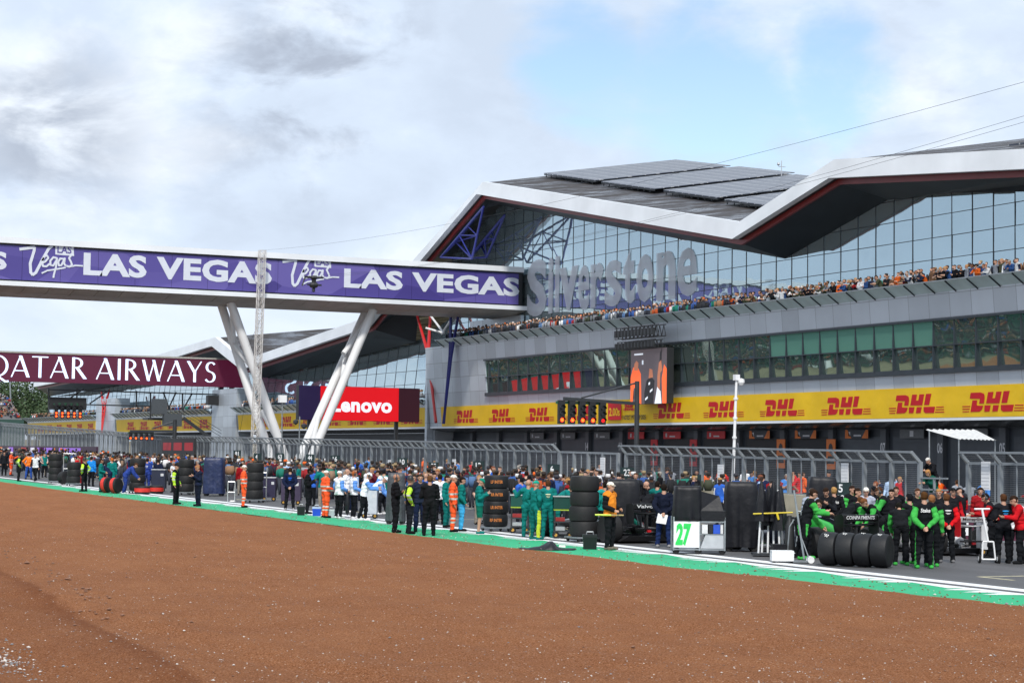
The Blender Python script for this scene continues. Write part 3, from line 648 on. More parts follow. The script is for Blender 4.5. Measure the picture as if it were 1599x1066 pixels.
# ------------------------------------------------------------------ footbridge across the straight
BY = 155.0
M_PUR = None
def facet_mat():
    m = bpy.data.materials.new('purple_banner_vinyl'); m.use_nodes = True; t, b = nodes_of(m); b.inputs['Roughness'].default_value = .4
    tcn = t.nodes.new('ShaderNodeTexCoord'); mp = t.nodes.new('ShaderNodeMapping'); mp.inputs['Scale'].default_value = (.11, .0, .30); t.links.new(tcn.outputs['Object'], mp.inputs[0])
    vo = t.nodes.new('ShaderNodeTexVoronoi'); vo.inputs['Scale'].default_value = 1.6; t.links.new(mp.outputs[0], vo.inputs['Vector'])
    sp = t.nodes.new('ShaderNodeSeparateColor'); t.links.new(vo.outputs['Color'], sp.inputs[0])
    t.links.new(ramp(t, sp.outputs[0], [(0, (.050,.037,.20)), (.5, (.075,.058,.265)), (1, (.135,.11,.36))]), b.inputs['Base Color']); return m
M_PUR = facet_mat(); M_BRL = pmat('banner_white', (.62,.66,.74), .4, 0, .03, 2)
M_UNDER = pmat('bridge_underside', (.40,.375,.35), .5, .2, .12, .6)
br = thing('footbridge', 'long white edged footbridge with purple lettered side crossing high above the track', 'bridge', (50, 169, 0))
X0, X1 = 4.0, 74.55
zt, zb_ = onY(0,369.4,BY).z, onY(0,445,BY).z
mb = MB(); mb.box(X0, BY, zt-.46, X1, BY+7.5, zt); part(mb, 'roof_edge', M_FASCIA, br)
mb = MB(); mb.box(X0, BY-.05, zb_, X1+.35, BY+.4, zb_+.36); part(mb, 'lower_edge', M_FASCIA, br)
mb = MB(); mb.box(X0, BY+.3, zb_+.361, X1-.02, BY+7.2, zt-.461); part(mb, 'wall', M_BLACK, br)
mb = MB(); k = X0; 
while k < X1:
    k2 = min(k+1.95, X1+.3); mb.hexa([(k+.02,BY+2.2,zb_-.38),(k2-.02,BY+2.2,zb_-.38),(k2-.02,BY+7,zb_-.38),(k+.02,BY+7,zb_-.38),(k+.02,BY+.02,zb_-.002),(k2-.02,BY+.02,zb_-.002),(k2-.02,BY+7.3,zb_-.002),(k+.02,BY+7.3,zb_-.002)]); k += 1.95
part(mb, 'underside', M_UNDER, br)
mb = MB(); k = X0
zl, zh = zb_+.50, zt-.60
while k < X1-.4:
    k2 = min(k+3.0, X1-.4); mb.box(k+.012, BY+.22, zl, k2-.012, BY+.296, zh); k += 3.0
part(mb, 'banner', M_PUR, br)
for x_, y_ in ((262,384),(321,386)):
    mb = MB(); q = onY(x_, y_, BY+2); mb.box(q.x-.25, BY+2, zt, q.x+.25, BY+2.5, zt+.22); part(mb, 'roof_vent', M_ALU, br)
def bridgeword(s, p0, p1):
    a, b_ = onY(*p0, BY+.21), onY(*p1, BY+.21)
    o = text('lettering', s, (a.x, BY+.215, a.z), (1,0,0), (0,0,1), b_.x-a.x, b_.z-a.z, M_BRL, None, .04, .02, space=1.05); o.parent = br; o.matrix_parent_inverse = P(br)
bridgeword('LAS VEGAS', (130,429.5), (425,410.5)); bridgeword('LAS VEGAS', (537,449), (811,434)); bridgeword('S', (-14,420.5), (11,393.5))
# script emblem drawn as brush strokes
VG = [[(115,218),(150,213),(187,208),(186,225),(168,290),(172,335),(182,347),(198,335),(235,258),(258,215),(275,200)],
      [(222,288),(243,280),(258,262),(252,250),(238,253),(227,278),(232,303),(250,304),(266,290)],
      [(300,262),(283,258),(268,276),(270,298),(284,300),(300,272),(302,262),(297,310),(288,345),(286,360)],
      [(228,338),(255,325),(300,318),(345,310)], [(335,266),(318,264),(308,282),(312,300),(324,298),(338,270),(341,262),(338,290),(346,300)],
      [(372,248),(362,262),(372,280),(378,296),(366,306),(352,302)], [(366,306),(395,299),(432,301)]]
VWD = [9,6,6,5,6,6,5]
def script(ox):
    mb = MB(); pt = lambda p: onY(p[0]/3.807+ox, p[1]/3.807+340, BY+.2)
    base = onY(30, 400, BY+.2)
    for st, wd in zip(VG, VWD):
        pts = [Vector(((p[0]-115)*.01563, (345-(p[1]-(p[0]-115)*.05))*.01563)) for p in st]
        for a, b_ in zip(pts[:-1], pts[1:]):
            d = (b_-a).normalized(); n = Vector((-d.y, d.x))*wd*.0125; a2 = a-d*.03; b2 = b_+d*.03
            mb.slab([a2-n, b2-n, b2+n, a2+n], (0,-.004*(len(mb.v)%7),0), (1,0,0), (0,0,1), (0,-.03,0))
    mb.slab([((293-115)*.01563, 1.72),((388-115)*.01563, 1.68),((383-115)*.01563, 2.62),((291-115)*.01563, 2.58)], (0,0,0), (1,0,0), (0,0,1), (0,-.012,0))
    return mb
for px_, py_ in ((30,425.5),(441,443)):
    q = onY(px_, py_, BY+.2); mb = script(0); o = mb.obj('emblem', M_BRL); o.parent = br; o.location = Vector((q.x, BY+.215, q.z-.15))-br.location
    t_ = text('lettering', 'LAS', (q.x+2.93, BY+.195, q.z-.15+1.85), (1,0,0), (0,0,1), 1.12, .58, M_PUR, None, .02, .006); t_.parent = br; t_.matrix_parent_inverse = P(br)
M_LEG = pmat('white_leg_paint', (.74,.75,.76), .4, 0, .05, .5)
def leg(top, mid, foot, r=.36):
    mb = MB(); rings = []
    pts = [Vector(foot), Vector(mid), Vector(top)]
    mb.tube(pts[0], pts[1], r, 16, r*1.02); mb.tube(pts[1], pts[2], r*1.02, 16, r); part(mb, 'leg', M_LEG, br, True)
def legset(pts_top, pts_foot, cr):
    for t_, f_ in zip(pts_top, pts_foot):
        t_ = Vector(t_); f_ = t_+(f_-t_)*((t_.z-fz)/(t_.z-f_.z)); leg(t_, Vector(t_).lerp(Vector(f_), .5), f_)
    for a, b_ in cr:
        mb = MB(); mb.tube(a, b_, .21, 12); part(mb, 'brace', M_LEG, br, True)
fz = gz(155)
A1, A2 = onY(346,477,BY+6), onY(360,472,BY+2.4); B1, B2 = onY(418,700,BY+3), onY(440,700,BY+2.4)
legset([A1, A2], [B1, B2], [(onY(365,535,BY+4.6), onY(362,478,BY+4.6)), (onY(366,540,BY+4.4), onY(391,570,BY+2.6)), (onY(408,640,BY+2.8), onY(430,680,BY+2.5))])
A1, A2 = onY(570,489,BY+6), onY(583,483,BY+2.4); B1, B2 = onY(474,700,BY+3), onY(492,700,BY+2.4)
legset([A1, A2], [B1, B2], [(onY(575,500,BY+4.6), onY(536,552,BY+2.6)), (onY(540,550,BY+4.4), onY(535,590,BY+2.6)), (onY(497,650,BY+2.8), onY(488,690,BY+2.5))])
# ------------------------------------------------------------------ LED boards
def led_mat(name, rgb, e):
    m = pmat(name, rgb, .5, 0, .05, 3, emit=e); return m
def boxpx(Y, x0, y0, x1, y1):
    a, b_ = onY(x0, y1, Y), onY(x1, y0, Y); return a.x, a.z, b_.x, b_.z
LY = 163.5
a, za, b_, zb2 = boxpx(LY, 466, 606.5, 655.5, 655)
t = thing('screen', 'wide red screen with white lettering behind the right white bridge legs', 'screen', ((a+b_)/2, LY, za))
xa, xb2 = onY(500,630,LY).x, onY(622.5,630,LY).x
h = zb2-za; c_ = (a+b_)/2
mb = MB(); mb.box(a-c_, .02, 0, b_-c_, .7, h); mb.obj('cabinet', M_BLACK, t)
for n_, p0, p1, mt in (('panel', a, xa, led_mat('led_navy', (.018,.010,.055), .5)), ('panel', xa, xb2, led_mat('led_red', (.62,.004,.010), .75)), ('panel', xb2, b_, led_mat('led_maroon', (.035,.006,.014), .5))):
    mb = MB(); mb.box(p0-c_+.01, -.03, .02, p1-c_-.01, .018, h-.02); mb.obj(n_, mt, t)
q0, q1 = onY(517,646,LY), onY(612,619.5,LY)
text('lettering', 'Lenovo', (q0.x-c_, -.035, .75), (1,0,0), (0,0,1), q1.x-q0.x, 1.32, led_mat('led_white', (.80,.84,.95), .7), t, .04, .01, space=1.06)
mb = MB()
for x in (a+1, b_-2.2): mb.box(x-c_, .3, -za+gz(LY), x-c_+.3, .6, 0)
mb.obj('support', M_DARK, t)
# maroon gantry board with serif lettering
QY = 235.0
qa, qz0, qb, qz1 = boxpx(QY, -60, 549, 377, 605)
qz0, qz1 = onY(0,594.3,QY).z, onY(0,550,QY).z
t = thing('gantry_board', 'huge maroon board with pale serif lettering on a gantry across the track', 'sign', (60, QY, 0))
mb = MB(); mb.hexa([(qa-60,.03,qz0),(onY(384,605,QY).x-60,.03,qz0),(onY(384,605,QY).x-60,1.5,qz0),(qa-60,1.5,qz0),(qa-60,.03,qz1),(onY(370,563,QY).x-60,.03,qz1),(onY(370,563,QY).x-60,1.5,qz1),(qa-60,1.5,qz1)]); mb.obj('board', led_mat('led_plum', (.050,.0045,.018), .9), t)
mb = MB(); mb.box(qa-60, -.1, qz1+.002, onY(369,563,QY).x-60, 1.6, qz1+.2); mb.obj('top_cover', pmat('beige_cover', (.35,.34,.31), .7), t)
# chisel-pen capitals: stroke width follows direction
def arc(cx_, cy_, rx, ry, a0_, a1_, n=16): return [(cx_+rx*math.cos(math.radians(a0_+(a1_-a0_)*i/n)), cy_+ry*math.sin(math.radians(a0_+(a1_-a0_)*i/n))) for i in range(n+1)]
TK, TN = .112, .045
SG_ = {'A': (.82, [([(.02,0),(.41,1)],TN*1.1),([(.40,1),(.76,0)],TK*1.08),([(.16,.30),(.60,.30)],TN)]),
 'T': (.72, [([(.36,0),(.36,.97)],TK),([(.0,.965),(.72,.965)],TN*1.15)]), 'I': (.26, [([(.13,0),(.13,1)],TK)]),
 'R': (.72, [([(.12,0),(.12,1)],TK),(arc(.22,.74,.27,.225,90,-90),None),([(.12,.965),(.24,.965)],TN),([(.12,.515),(.26,.515)],TN),([(.28,.52),(.66,0)],TK*1.05)]),
 'W': (1.10, [([(.06,1),(.32,0)],TK),([(.32,0),(.58,.98)],TN*1.1),([(.54,1),(.80,0)],TK),([(.80,0),(1.05,1)],TN*1.1)]),
 'Y': (.74, [([(.06,1),(.37,.46)],TK),([(.37,.46),(.68,1)],TN*1.1),([(.375,0),(.375,.50)],TK)]),
 'S': (.58, [(arc(.31,.74,.20,.225,35,180,12)+arc(.31,.74,.20,.225,180,250,6)+arc(.26,.27,.22,.24,75,-5,8)+arc(.26,.27,.22,.24,-5,-150,12),None)]),
 'Q': (1.0, [(arc(.49,.5,.43,.47,0,360,40),None),([(.50,.03),(.86,-.22),(1.0,-.20)],TK*.8)])}
def penned(s, x, z, h, gap=.10):
    mb = MB(); cx_ = 0
    for ch in s:
        if ch == ' ': cx_ += .34; continue
        w, strokes = SG_[ch]
        for pts, wd in strokes:
            vs = [Vector(p) for p in pts]; L = []; R_ = []
            for i, p in enumerate(vs):
                d = (vs[min(i+1, len(vs)-1)]-vs[max(i-1, 0)]).normalized()
                ww = wd if wd else TN+(TK*1.05-TN)*abs(d.y)**1.3
                n = Vector((-d.y, d.x))*ww/2
                if len(vs) == 2 and abs(d.y) > .5: n = Vector((math.copysign(ww/2/abs(d.y), n.x), 0))
                if len(vs) == 2 and abs(d.y) > .5 and i in (0, 1): n = n*1.12
                L.append(p+n); R_.append(p-n)
            for i in range(len(vs)-1):
                mb.slab([((cx_+q.x)*h+x, q.y*h+z) for q in (R_[i], R_[i+1], L[i+1], L[i])], (0,0,0), (1,0,0), (0,0,1), (0,-.02,0))
        cx_ += w+gap
    return mb, cx_*h
lw = onY(341,600,QY).x-onY(-22,580,QY).x
mb, w_ = penned('QATAR AIRWAYS', 0, 0, 1.0); hq = 2.55; sx = lw/w_
for i, v in enumerate(mb.v): mb.v[i] = (v[0]*sx, v[1], v[2]*hq)
o = mb.obj('lettering', led_mat('led_pale', (.60,.72,.92), .8), t); o.location = (onY(-22,580,QY).x-60, .02, qz0+.5)
# gantry frame, camera platform, stairs and far start lights
g = thing('gantry', 'dark steel frame with platform and stairs carrying the maroon board', 'gantry', (60, QY+2, 0))
mb = MB(); 
def bpx(x0, y0, x1, y1, w=.3, Y=QY+1.8): mb.beam(onY(x0,y0,Y)-g.location, onY(x1,y1,Y)-g.location, w, w)
mb.v = []; 
for x in (345, 362): bpx(x, 604, x-1, 700, .55)
for x0,y0,x1,y1 in ((76,608,345,616),(76,630,235,634),(76,606,76,645),(120,606,120,628),(213,610,213,635),(235,612,235,652),(285,614,285,640),(345,660,385,612),(345,645,385,648),(100,628,130,607),(140,630,170,609),(255,612,265,640),(275,612,262,640),(300,614,285,640)): bpx(x0,y0,x1,y1,.16)
mb.obj('frame', M_DARK, g)
for x0,y0,x1,y1,d in ((236,623,259,646,.8),(253,646,281,665,1.0)):
    mb = MB(); p, q = onY(x0,y1,QY+.5)-g.location, onY(x1,y0,QY+.5)-g.location; mb.box(p.x, p.y-d, p.z, q.x, p.y, q.z); mb.obj('cabinet', pmat('slate_panel', (.06,.07,.08), .6), g)
mb = MB()
p, q = onY(231,655,QY+.8)-g.location, onY(292,650,QY+.8)-g.location; mb.box(p.x, p.y, p.z, q.x, p.y+2.5, p.z+.25); mb.obj('platform', M_DARK, g); mb = MB(); p2, q2 = onY(325,632,QY+.9)-g.location, onY(368,618,QY+.9)-g.location; mb.box(p2.x, p2.y, p2.z, q2.x, p2.y+1, q2.z)
mb.obj('cabin', M_BLACK, g)
mb = MB()
for dy in (0, 1.1):
    mb.beam(onY(286,652,QY-.5+dy)-g.location, onY(332,686,QY-.5+dy)-g.location, .08, .4)
    for k in (0,1,2): mb.beam(onY(286,646-k*5,QY-.5+dy)-g.location, onY(346,682-k*5,QY-.5+dy)-g.location, .05, .05)
    mb.beam(onY(395,652,QY-.5+dy)-g.location, onY(360,690,QY-.5+dy)-g.location, .08, .35)
for k in range(9):
    p = (onY(286,652,QY).lerp(onY(332,686,QY), k/8))-g.location; mb.box(p.x-.15, -2.4, p.z-.02, p.x+.15, -1.3, p.z+.02)
for k in range(8): p = onY(238+k*7,630,QY+.5)-g.location; q = onY(238+k*7,650,QY+.5)-g.location; mb.beam(p, q, .05, .05)
mb.obj('stair', M_DARK, g)
M_LAMPR = pmat('lit_red_lamp', (1,.13,.015), .4, 0, 0, emit=2.2); M_LAMPC = pmat('lit_red_lamp_edge', (.85,.01,.012), .4, 0, 0, emit=1.1); M_LENS = pmat('dark_lens', (.03,.03,.033), .2, 0, 0)
def start_lights(name, label, org, s, rows, lit, w=5, gap=1.0, pink=()):
    """five hanging lamp columns; org = top-left corner, s = column pitch"""
    t = thing(name, label, 'start lights', org, 0, 'red start lights')
    mb = MB(); mb.box(-.15*s, .10*s, -.28*s, 4.7*s, .3*s, -.05*s); mb.box(.5*s, .0, -.02*s, 3.9*s, .2*s, .06*s); mb.obj('bracket', pmat('dark_green_bracket', (.02,.10,.05), .5), t)
    for k in range(w):
        mb = MB(); x = k*s; mb.box(x, -.1*s, -rows*.52*s-.45*s, x+.58*s, .25*s, .04*s); c = mb.obj('column', M_BLACK, t)
        for r_ in range(rows):
            z = -.62*s-r_*.52*s; on = r_ >= rows-lit
            mb = MB(); mb.lathe([(.0,0),(.15*s,.02*s),(.16*s,.06*s)], (x+.29*s, -.102*s-.06*s, z), 'Y', 16)
            for i, v in enumerate(mb.v): pass
            if on and k not in pink:
                mb2 = MB(); mb2.lathe([(.205*s,0),(.165*s,-.02*s)], (x+.29*s, -.105*s, z), 'Y', 16); o2 = mb2.obj('lamp_rim', M_LAMPC, c)
            o1 = mb.obj('lamp', (M_LAMPC if k in pink else M_LAMPR) if on else M_LENS, c)
            vz = MB(); vz.lathe([(.26*s,-.10*s),(.27*s,-.42*s)], (x+.29*s, 0, z), 'Y', 14, closed=False); vz.v = [(v_[0], v_[1], v_[2]) for v_ in vz.v]
            hood = MB(); 
            for i in range(8):
                a0_, a1_ = PI*i/8, PI*(i+1)/8; R_ = .265*s
                hood.quad((x+.29*s+R_*math.cos(a0_), -.1*s, z+R_*math.sin(a0_)), (x+.29*s+R_*math.cos(a1_), -.1*s, z+R_*math.sin(a1_)), (x+.29*s+R_*math.cos(a1_), -.34*s, z+R_*math.sin(a1_)), (x+.29*s+R_*math.cos(a0_), -.34*s, z+R_*math.sin(a0_)))
            hood.obj('hood', M_BLACK, c)
    return t
# near lights on a pole with an arm
pc = onX(994, 690, 50)
PY = pc.y; p_tl = onY(872.5, 625, PY); pitch = (onY(937,640,PY).x-onY(873,640,PY).x)/4*1.0
start_lights('start_lights', 'nearest set of five start lights hanging on the arm of the dark pole', tuple(p_tl), pitch, 3, 1, pink=(4,))
t = thing('light_pole', 'dark steel pole with a braced arm carrying the near start lights', 'pole', (pc.x, PY, gz(PY)))
pt = onY(996.5, 595, PY)
mb = MB(); mb.tube((0,0,0), (0,0,pt.z-gz(PY)), .14, 12, .12); mb.obj('pole', M_DARK, t, True)
mb = MB(); lo = Vector((pc.x,PY,gz(PY))); mb.beam(onY(995,630,PY)-lo, onY(880,622,PY)-lo, .14, .16); mb.tube(onY(996,597,PY)-lo, onY(908,621,PY)-lo, .045, 8); mb.obj('arm', M_DARK, t)
# second set, farther down the wall
pc2 = onX(273, 690, 44.9); PY2 = pc2.y; p2 = onY(201.5,674,PY2); pitch2 = (onY(235,680,PY2).x-onY(201.5,680,PY2).x)/4
start_lights('start_lights', 'second set of five start lights above the distant crowd, one lit row', tuple(p2), pitch2, 2, 1)
t = thing('light_pole', 'dark pole with an arm holding the second start lights below the slate platform', 'pole', (pc2.x, PY2, gz(PY2))); lo = t.location
mb = MB(); mb.tube((0,0,0), onY(273,655,PY2)-lo, .17, 10); mb.obj('pole', M_DARK, t, True)
mb = MB(); mb.beam(onY(273,673,PY2)-lo, onY(203,673,PY2)-lo, .2, .2); mb.tube(onY(272,658,PY2)-lo, onY(237,669,PY2)-lo, .06, 6); mb.obj('arm', M_DARK, t)
p3 = onY(85.5,629,QY+1.2); pitch3 = (onY(123,640,QY).x-onY(85.5,640,QY).x)/4
start_lights('start_lights', 'farthest start lights hung under the maroon board, two lit rows glowing red', tuple(p3), pitch3, 4, 2)
mb = MB(); p, q = onY(77,639,QY+1.8), onY(135,621,QY+1.8); mb.box(p.x, QY+1.7, p.z, q.x, QY+2.1, q.z); tag(mb.obj('light_backboard', M_BLACK), 'black backing board behind the farthest start lights', 'board')
# tall screen hung on the facade, with a truss of lamps above
q = onX(984,632,70.6); q2 = onX(1041,546,70.6); sy0, sy1, sz0, sz1 = q2.y, q.y, 6.5, 10.52
t = thing('screen', 'tall narrow screen hung on the facade showing people in orange and black', 'screen', (70.6, (sy0+sy1)/2, sz0))
hw = (sy1-sy0)/2; H_ = sz1-sz0
mb = MB(); mb.box(.03, -hw, 0, .6, hw, H_); mb.obj('cabinet', M_BLACK, t)
E_ = [('screen_grey', (.075,.062,.070), [[(-1,0),(1,0),(1,1),(-1,1)]]), ('screen_black', (.012,.012,.014), [[(-.2,0),(.28,0),(.34,.42),(.12,.50),(-.1,.42),(-.22,.2)],[(.62,.9),(.72,1),(.72,.7),(.6,.7)],[(-.95,.1),(-.78,.1),(-.8,.25),(-.95,.25)]]),
      ('screen_orange', (.80,.12,.03), [[(-1,.0),(-.88,.0),(-.82,.3),(-.55,.28),(-.52,.02),(-.38,.0),(-.42,.55),(-.62,.7),(-.86,.68),(-1,.5)],[(.78,0),(1,0),(1,.62),(.86,.7),(.74,.45)]]),
      ('screen_skin', (.36,.13,.07), [[(-.80,.62),(-.58,.62),(-.56,.76),(-.68,.80),(-.80,.74)],[(.02,.46),(.26,.48),(.22,.62),(.06,.64)],[(.50,.10),(.62,.12),(.66,.55),(.76,.60),(.70,.78),(.58,.74),(.5,.5)]]),
      ('screen_white', (.62,.66,.72), [[(.36,0),(.74,0),(.68,.22),(.5,.3)],[(-.8,.9),(-.3,.9),(-.3,.93),(-.8,.93)],[(-.36,.72),(-.28,.72),(-.28,.80),(-.36,.80)],[(-.16,.06),(-.02,.10),(-.02,.14),(-.16,.10)],[(.1,.2),(.24,.24),(.24,.28),(.1,.24)],[(.02,.34),(.1,.35),(.1,.4),(.02,.38)]])]
for k, (nm, rgb, pls) in enumerate(E_):
    for pl in pls: mb = MB(); mb.slab([(a_*hw, .0+b_*H_) for a_, b_ in pl], (.026-.004*k,0,0), (0,-1,0), (0,0,1), (-.003,0,0)); mb.obj('picture', led_mat(nm, rgb, .6), t)
t = thing('lamp_truss', 'black truss of lamps fixed to the cladding above the tall hanging screen', 'truss', (70.4, 126.2, 11))
mb = MB()
for z0, z1, w0 in ((.35,1.15,3.3), (-.45,.1,2.9)):
    for x in (-.5,.1):
        mb.box(x-.03,-w0,z0-.03,x+.03,w0,z0+.03); mb.box(x-.03,-w0,z1-.03,x+.03,w0,z1+.03)
        k = -w0
        while k < w0-.3: mb.beam((x,k,z0),(x,k+.3,z1),.04,.04); mb.beam((x,k+.3,z1),(x,k+.6,z0),.04,.04); k += .6
mb.obj('frame', M_BLACK, t)
k = -2.8
while k < 2.8: mb = MB(); mb.box(-.75,k,.45,-.51,k+.26,.95); mb.obj('lamp', M_DARK, t); mb = MB(); mb.box(-.7,k+.1,-.4,-.5,k+.28,0); mb.obj('lamp', M_DARK, t); k += .5
# lattice mast with guy wires and the cable camera
tb = onX(397,690,50); TY = tb.y; tt = onY(409.5,391,TY); f0 = Vector((50,TY,gz(TY))); lean = tt-Vector((50,TY,0))
M_LAT = pmat('lattice_aluminium', (.62,.60,.58), .45, .3, .08, 3)
t = thing('lattice_mast', 'tall pale lattice mast standing in front of the purple bridge side', 'mast', tuple(f0))
mb = MB(); hz_ = tt.z-f0.z; n_ = 32; w = .25
cor = [(-w,-w),(w,-w),(w,w),(-w,w)]
pp = lambda c, k: Vector((c[0]+lean.x*k/n_, c[1]+lean.y*k/n_, hz_*k/n_))
for c in cor: mb.tube(pp(c,0), pp(c,n_), .034, 6)
for k in range(n_):
    for i in range(4):
        c, d = cor[i], cor[(i+1)%4]
        mb.tube(pp(c,k), pp(d,k+1), .018, 4); mb.tube(pp(d,k), pp(c,k+1), .018, 4); mb.tube(pp(c,k+1), pp(d,k+1), .018, 4)
mb.obj('lattice', M_LAT, t)
for p in (onY(380,560,TY+4), onY(372,690,TY+10)):
    mb = MB(); mb.tube(pp((0,0),22), Vector((p.x,p.y,max(p.z,1)))-f0, .012, 4); mb.obj('guy_wire', M_DARK, t)
# cable camera and the cables across the sky
cq = onY(490, 440, 144)
t = thing('cable_camera', 'small black camera rig hanging on cables in front of the bridge lettering', 'camera', tuple(cq))
mb = MB(); mb.lathe([(0,.5),(.25,.45),(.34,.3),(.2,.2),(.16,0),(.3,-.1),(.38,-.25),(.3,-.42),(.1,-.5)], n=10); mb.box(-.75,-.12,.28,.75,.12,.42); mb.box(-.5,-.1,-.3,.62,.1,-.18); mb.tube((-.7,0,.35),(-.95,0,-.35),.05,6); mb.obj('rig', M_BLACK, t)
mb = MB(); mb.lathe([(.12,-.5),(.12,-.75),(.07,-.8)], n=8); mb.obj('lens', M_DARK, t)
def cable(pts, label):
    mb = MB(); mb.path(pts, .0065, 4); tag(mb.obj('cable', M_DARK), label, 'cable', 'cables across the sky')
def sag(a, b_, s, n=14): return [a.lerp(b_, k/n)-Vector((0,0,4*s*(k/n)*(1-k/n))) for k in range(n+1)]
cable(sag(tt, onX(1640,117,40), .9), 'thin cable rising from the lattice mast to the upper right, topmost of the cables')
cable(sag(cq+Vector((.7,0,.4)), onX(1640,169,44), 1.0), 'middle one of the three thin cables crossing before the roof')
cable(sag(cq+Vector((-.7,0,.4)), onX(1640,179,45), 1.1), 'lowest of the three thin cables crossing before the roof')
# white camera pole on the pit wall
wp = onX(1143.5, 740, 49); wt = onY(1150, 592, wp.y)
t = thing('camera_pole', 'slim white pole topped by a dome camera beside the debris fence', 'pole', (wp.x, wp.y, gz(wp.y))); lo = t.location
mb = MB(); mb.tube((0,0,0), wt-lo, .085, 10, .06); 
for k in (.55,.7,.85): c = (wt-lo)*k; mb.tube(c-Vector((0,0,.05)), c+Vector((0,0,.05)), .11, 8)
mb.obj('pole', M_WHITE, t, True)
mb = MB(); c = wt-lo; mb.box(c.x-.12, c.y-.12, c.z-.05, c.x+.12, c.y+.12, c.z+.22); mb.lathe([(.02,.1),(.15,.05),(.16,-.1),(.1,-.22),(0,-.26)], (c.x+.2,c.y-.1,c.z-.05), n=12); mb.obj('camera_housing', M_WHITE, t)
# small masts and masts with floodlights near the legs
for k, (x, y0, y1, lab) in enumerate(((440, 700, 622, 'thin mast with a small pale box on top between the white bridge legs'), (467, 700, 650, 'thin mast with round lamp heads right of the pale box mast'))):
    Y_ = 140; b0 = onY(x, y0, Y_); tp = onY(x+1, y1, Y_); t = thing('thin_mast', lab, 'mast', (b0.x, Y_, gz(Y_))); lo = t.location
    mb = MB(); mb.tube((0,0,0), tp-lo, .05, 6); mb.tube((-.5,0,0),(tp-lo)*.5,.03,5); mb.tube((.5,0,0),(tp-lo)*.5,.03,5); mb.obj('pole', M_STEEL, t)
    mb = MB(); q = tp-lo
    if k == 0: mb.box(q.x-.28, -.2, q.z-.3, q.x+.28, .2, q.z+.25)
    else: mb.lathe([(0,.2),(.2,.1),(.2,-.1),(0,-.25)], (q.x-.3,0,q.z-.4), n=10); mb.obj('lamp_head', M_DARK, t); mb = MB(); mb.lathe([(0,.2),(.22,.1),(.22,-.1),(0,-.25)], (q.x+.35,0,q.z-.7), n=10)
    mb.obj('head', M_WHITE if k == 0 else M_DARK, t)
# ------------------------------------------------------------------ debris fence on the pit wall
def wire_mat():
    m = bpy.data.materials.new('wire_mesh'); m.use_nodes = True; t, b = nodes_of(m); b.inputs['Roughness'].default_value = .5; b.inputs['Metallic'].default_value = .4; b.inputs['Base Color'].default_value = (.30,.32,.34,1)
    tcn = t.nodes.new('ShaderNodeTexCoord'); sp = t.nodes.new('ShaderNodeSeparateXYZ'); t.links.new(tcn.outputs['Object'], sp.inputs[0]); outs = []
    for k in (1, 2):
        a = t.nodes.new('ShaderNodeMath'); a.operation = 'MULTIPLY'; t.links.new(sp.outputs[k], a.inputs[0]); a.inputs[1].default_value = 1/.075
        f = t.nodes.new('ShaderNodeMath'); f.operation = 'FRACT'; t.links.new(a.outputs[0], f.inputs[0])
        l_ = t.nodes.new('ShaderNodeMath'); l_.operation = 'LESS_THAN'; t.links.new(f.outputs[0], l_.inputs[0]); l_.inputs[1].default_value = .10; outs.append(l_.outputs[0])
    mx = t.nodes.new('ShaderNodeMath'); mx.operation = 'MAXIMUM'; t.links.new(outs[0], mx.inputs[0]); t.links.new(outs[1], mx.inputs[1]); t.links.new(mx.outputs[0], b.inputs['Alpha']); return m
M_WIRE = wire_mat(); M_POST = pmat('fence_steel', (.25,.275,.295), .5, .3, .12, 2)
FXX = 46.0
def ftop(Y): return 2.62+max(0, (Y-61)*.0085)+max(0, Y-165)*.016
def fence(y0, y1, label, crank=True, step=1.78):
    t = thing('debris_fence', label, 'fence', (FXX, (y0+y1)/2, 0)); lo = t.location
    y = y0; n = 0; far_ = MB()
    ysp = []
    while y <= y1+.01: ysp.append(y); y += step
    for k, y in enumerate(ysp):
        zt = ftop(y); zb = gz(y)+.95
        mb = MB() if k < 100 else far_
        mb.box(-.075, y-lo.y-.075, zb, .075, y-lo.y+.075, zt)
        if crank: mb.beam((0,y-lo.y,zt-.04), (-.42,y-lo.y,zt+.36), .10, .12)
        if k < 100: mb.obj('post', M_POST, t)
    if far_.v: stuff(far_.obj('distant_posts', M_POST, t))
    mb = MB(); ms = MB()
    for a, b_ in zip(ysp[:-1], ysp[1:]):
        za, zc = ftop(a), ftop(b_); ba, bc = gz(a)+.95, gz(b_)+.95; la, lb = a-lo.y, b_-lo.y
        mb.beam((0,la,za-.03),(0,lb,zc-.03),.10,.10)
        if crank: mb.beam((-.42,la,za+.36),(-.42,lb,zc+.36),.07,.08); mb.beam((0,(la+lb)/2,(za+zc)/2),(-.42,(la+lb)/2,(za+zc)/2+.36),.05,.06)
        mb.beam((.0,(la+lb)/2,(ba+bc)/2),(0,(la+lb)/2,(za+zc)/2),.045,.045); mb.beam((0,la,ba+.03),(0,lb,bc+.03),.06,.06)
        ms.quad((.03,la,ba),(.03,lb,bc),(.03,lb,zc),(.03,la,za))
        if crank: ms.quad((.0,la,za),(0,lb,zc),(-.42,lb,zc+.36),(-.42,la,za+.36))
    mb.obj('rails', M_POST, t); ms.obj('wire_mesh', M_WIRE, t)
    return t
fence(60.8, 84.6, 'near length of cranked steel debris fence right of the plain wire gate')
fence(84.75, 91.0, 'plain square wire fence gate between the two long cranked fences', False, 1.56)
fence(91.15, 250.0, 'long cranked steel debris fence running into the distance')
fence(33.0, 59.2, 'cranked steel debris fence at the right edge beyond the open gap')
t = thing('gap_gate', 'low three bar steel gate closing the gap in the debris fence', 'gate', (46, 60, 0))
mb = MB()
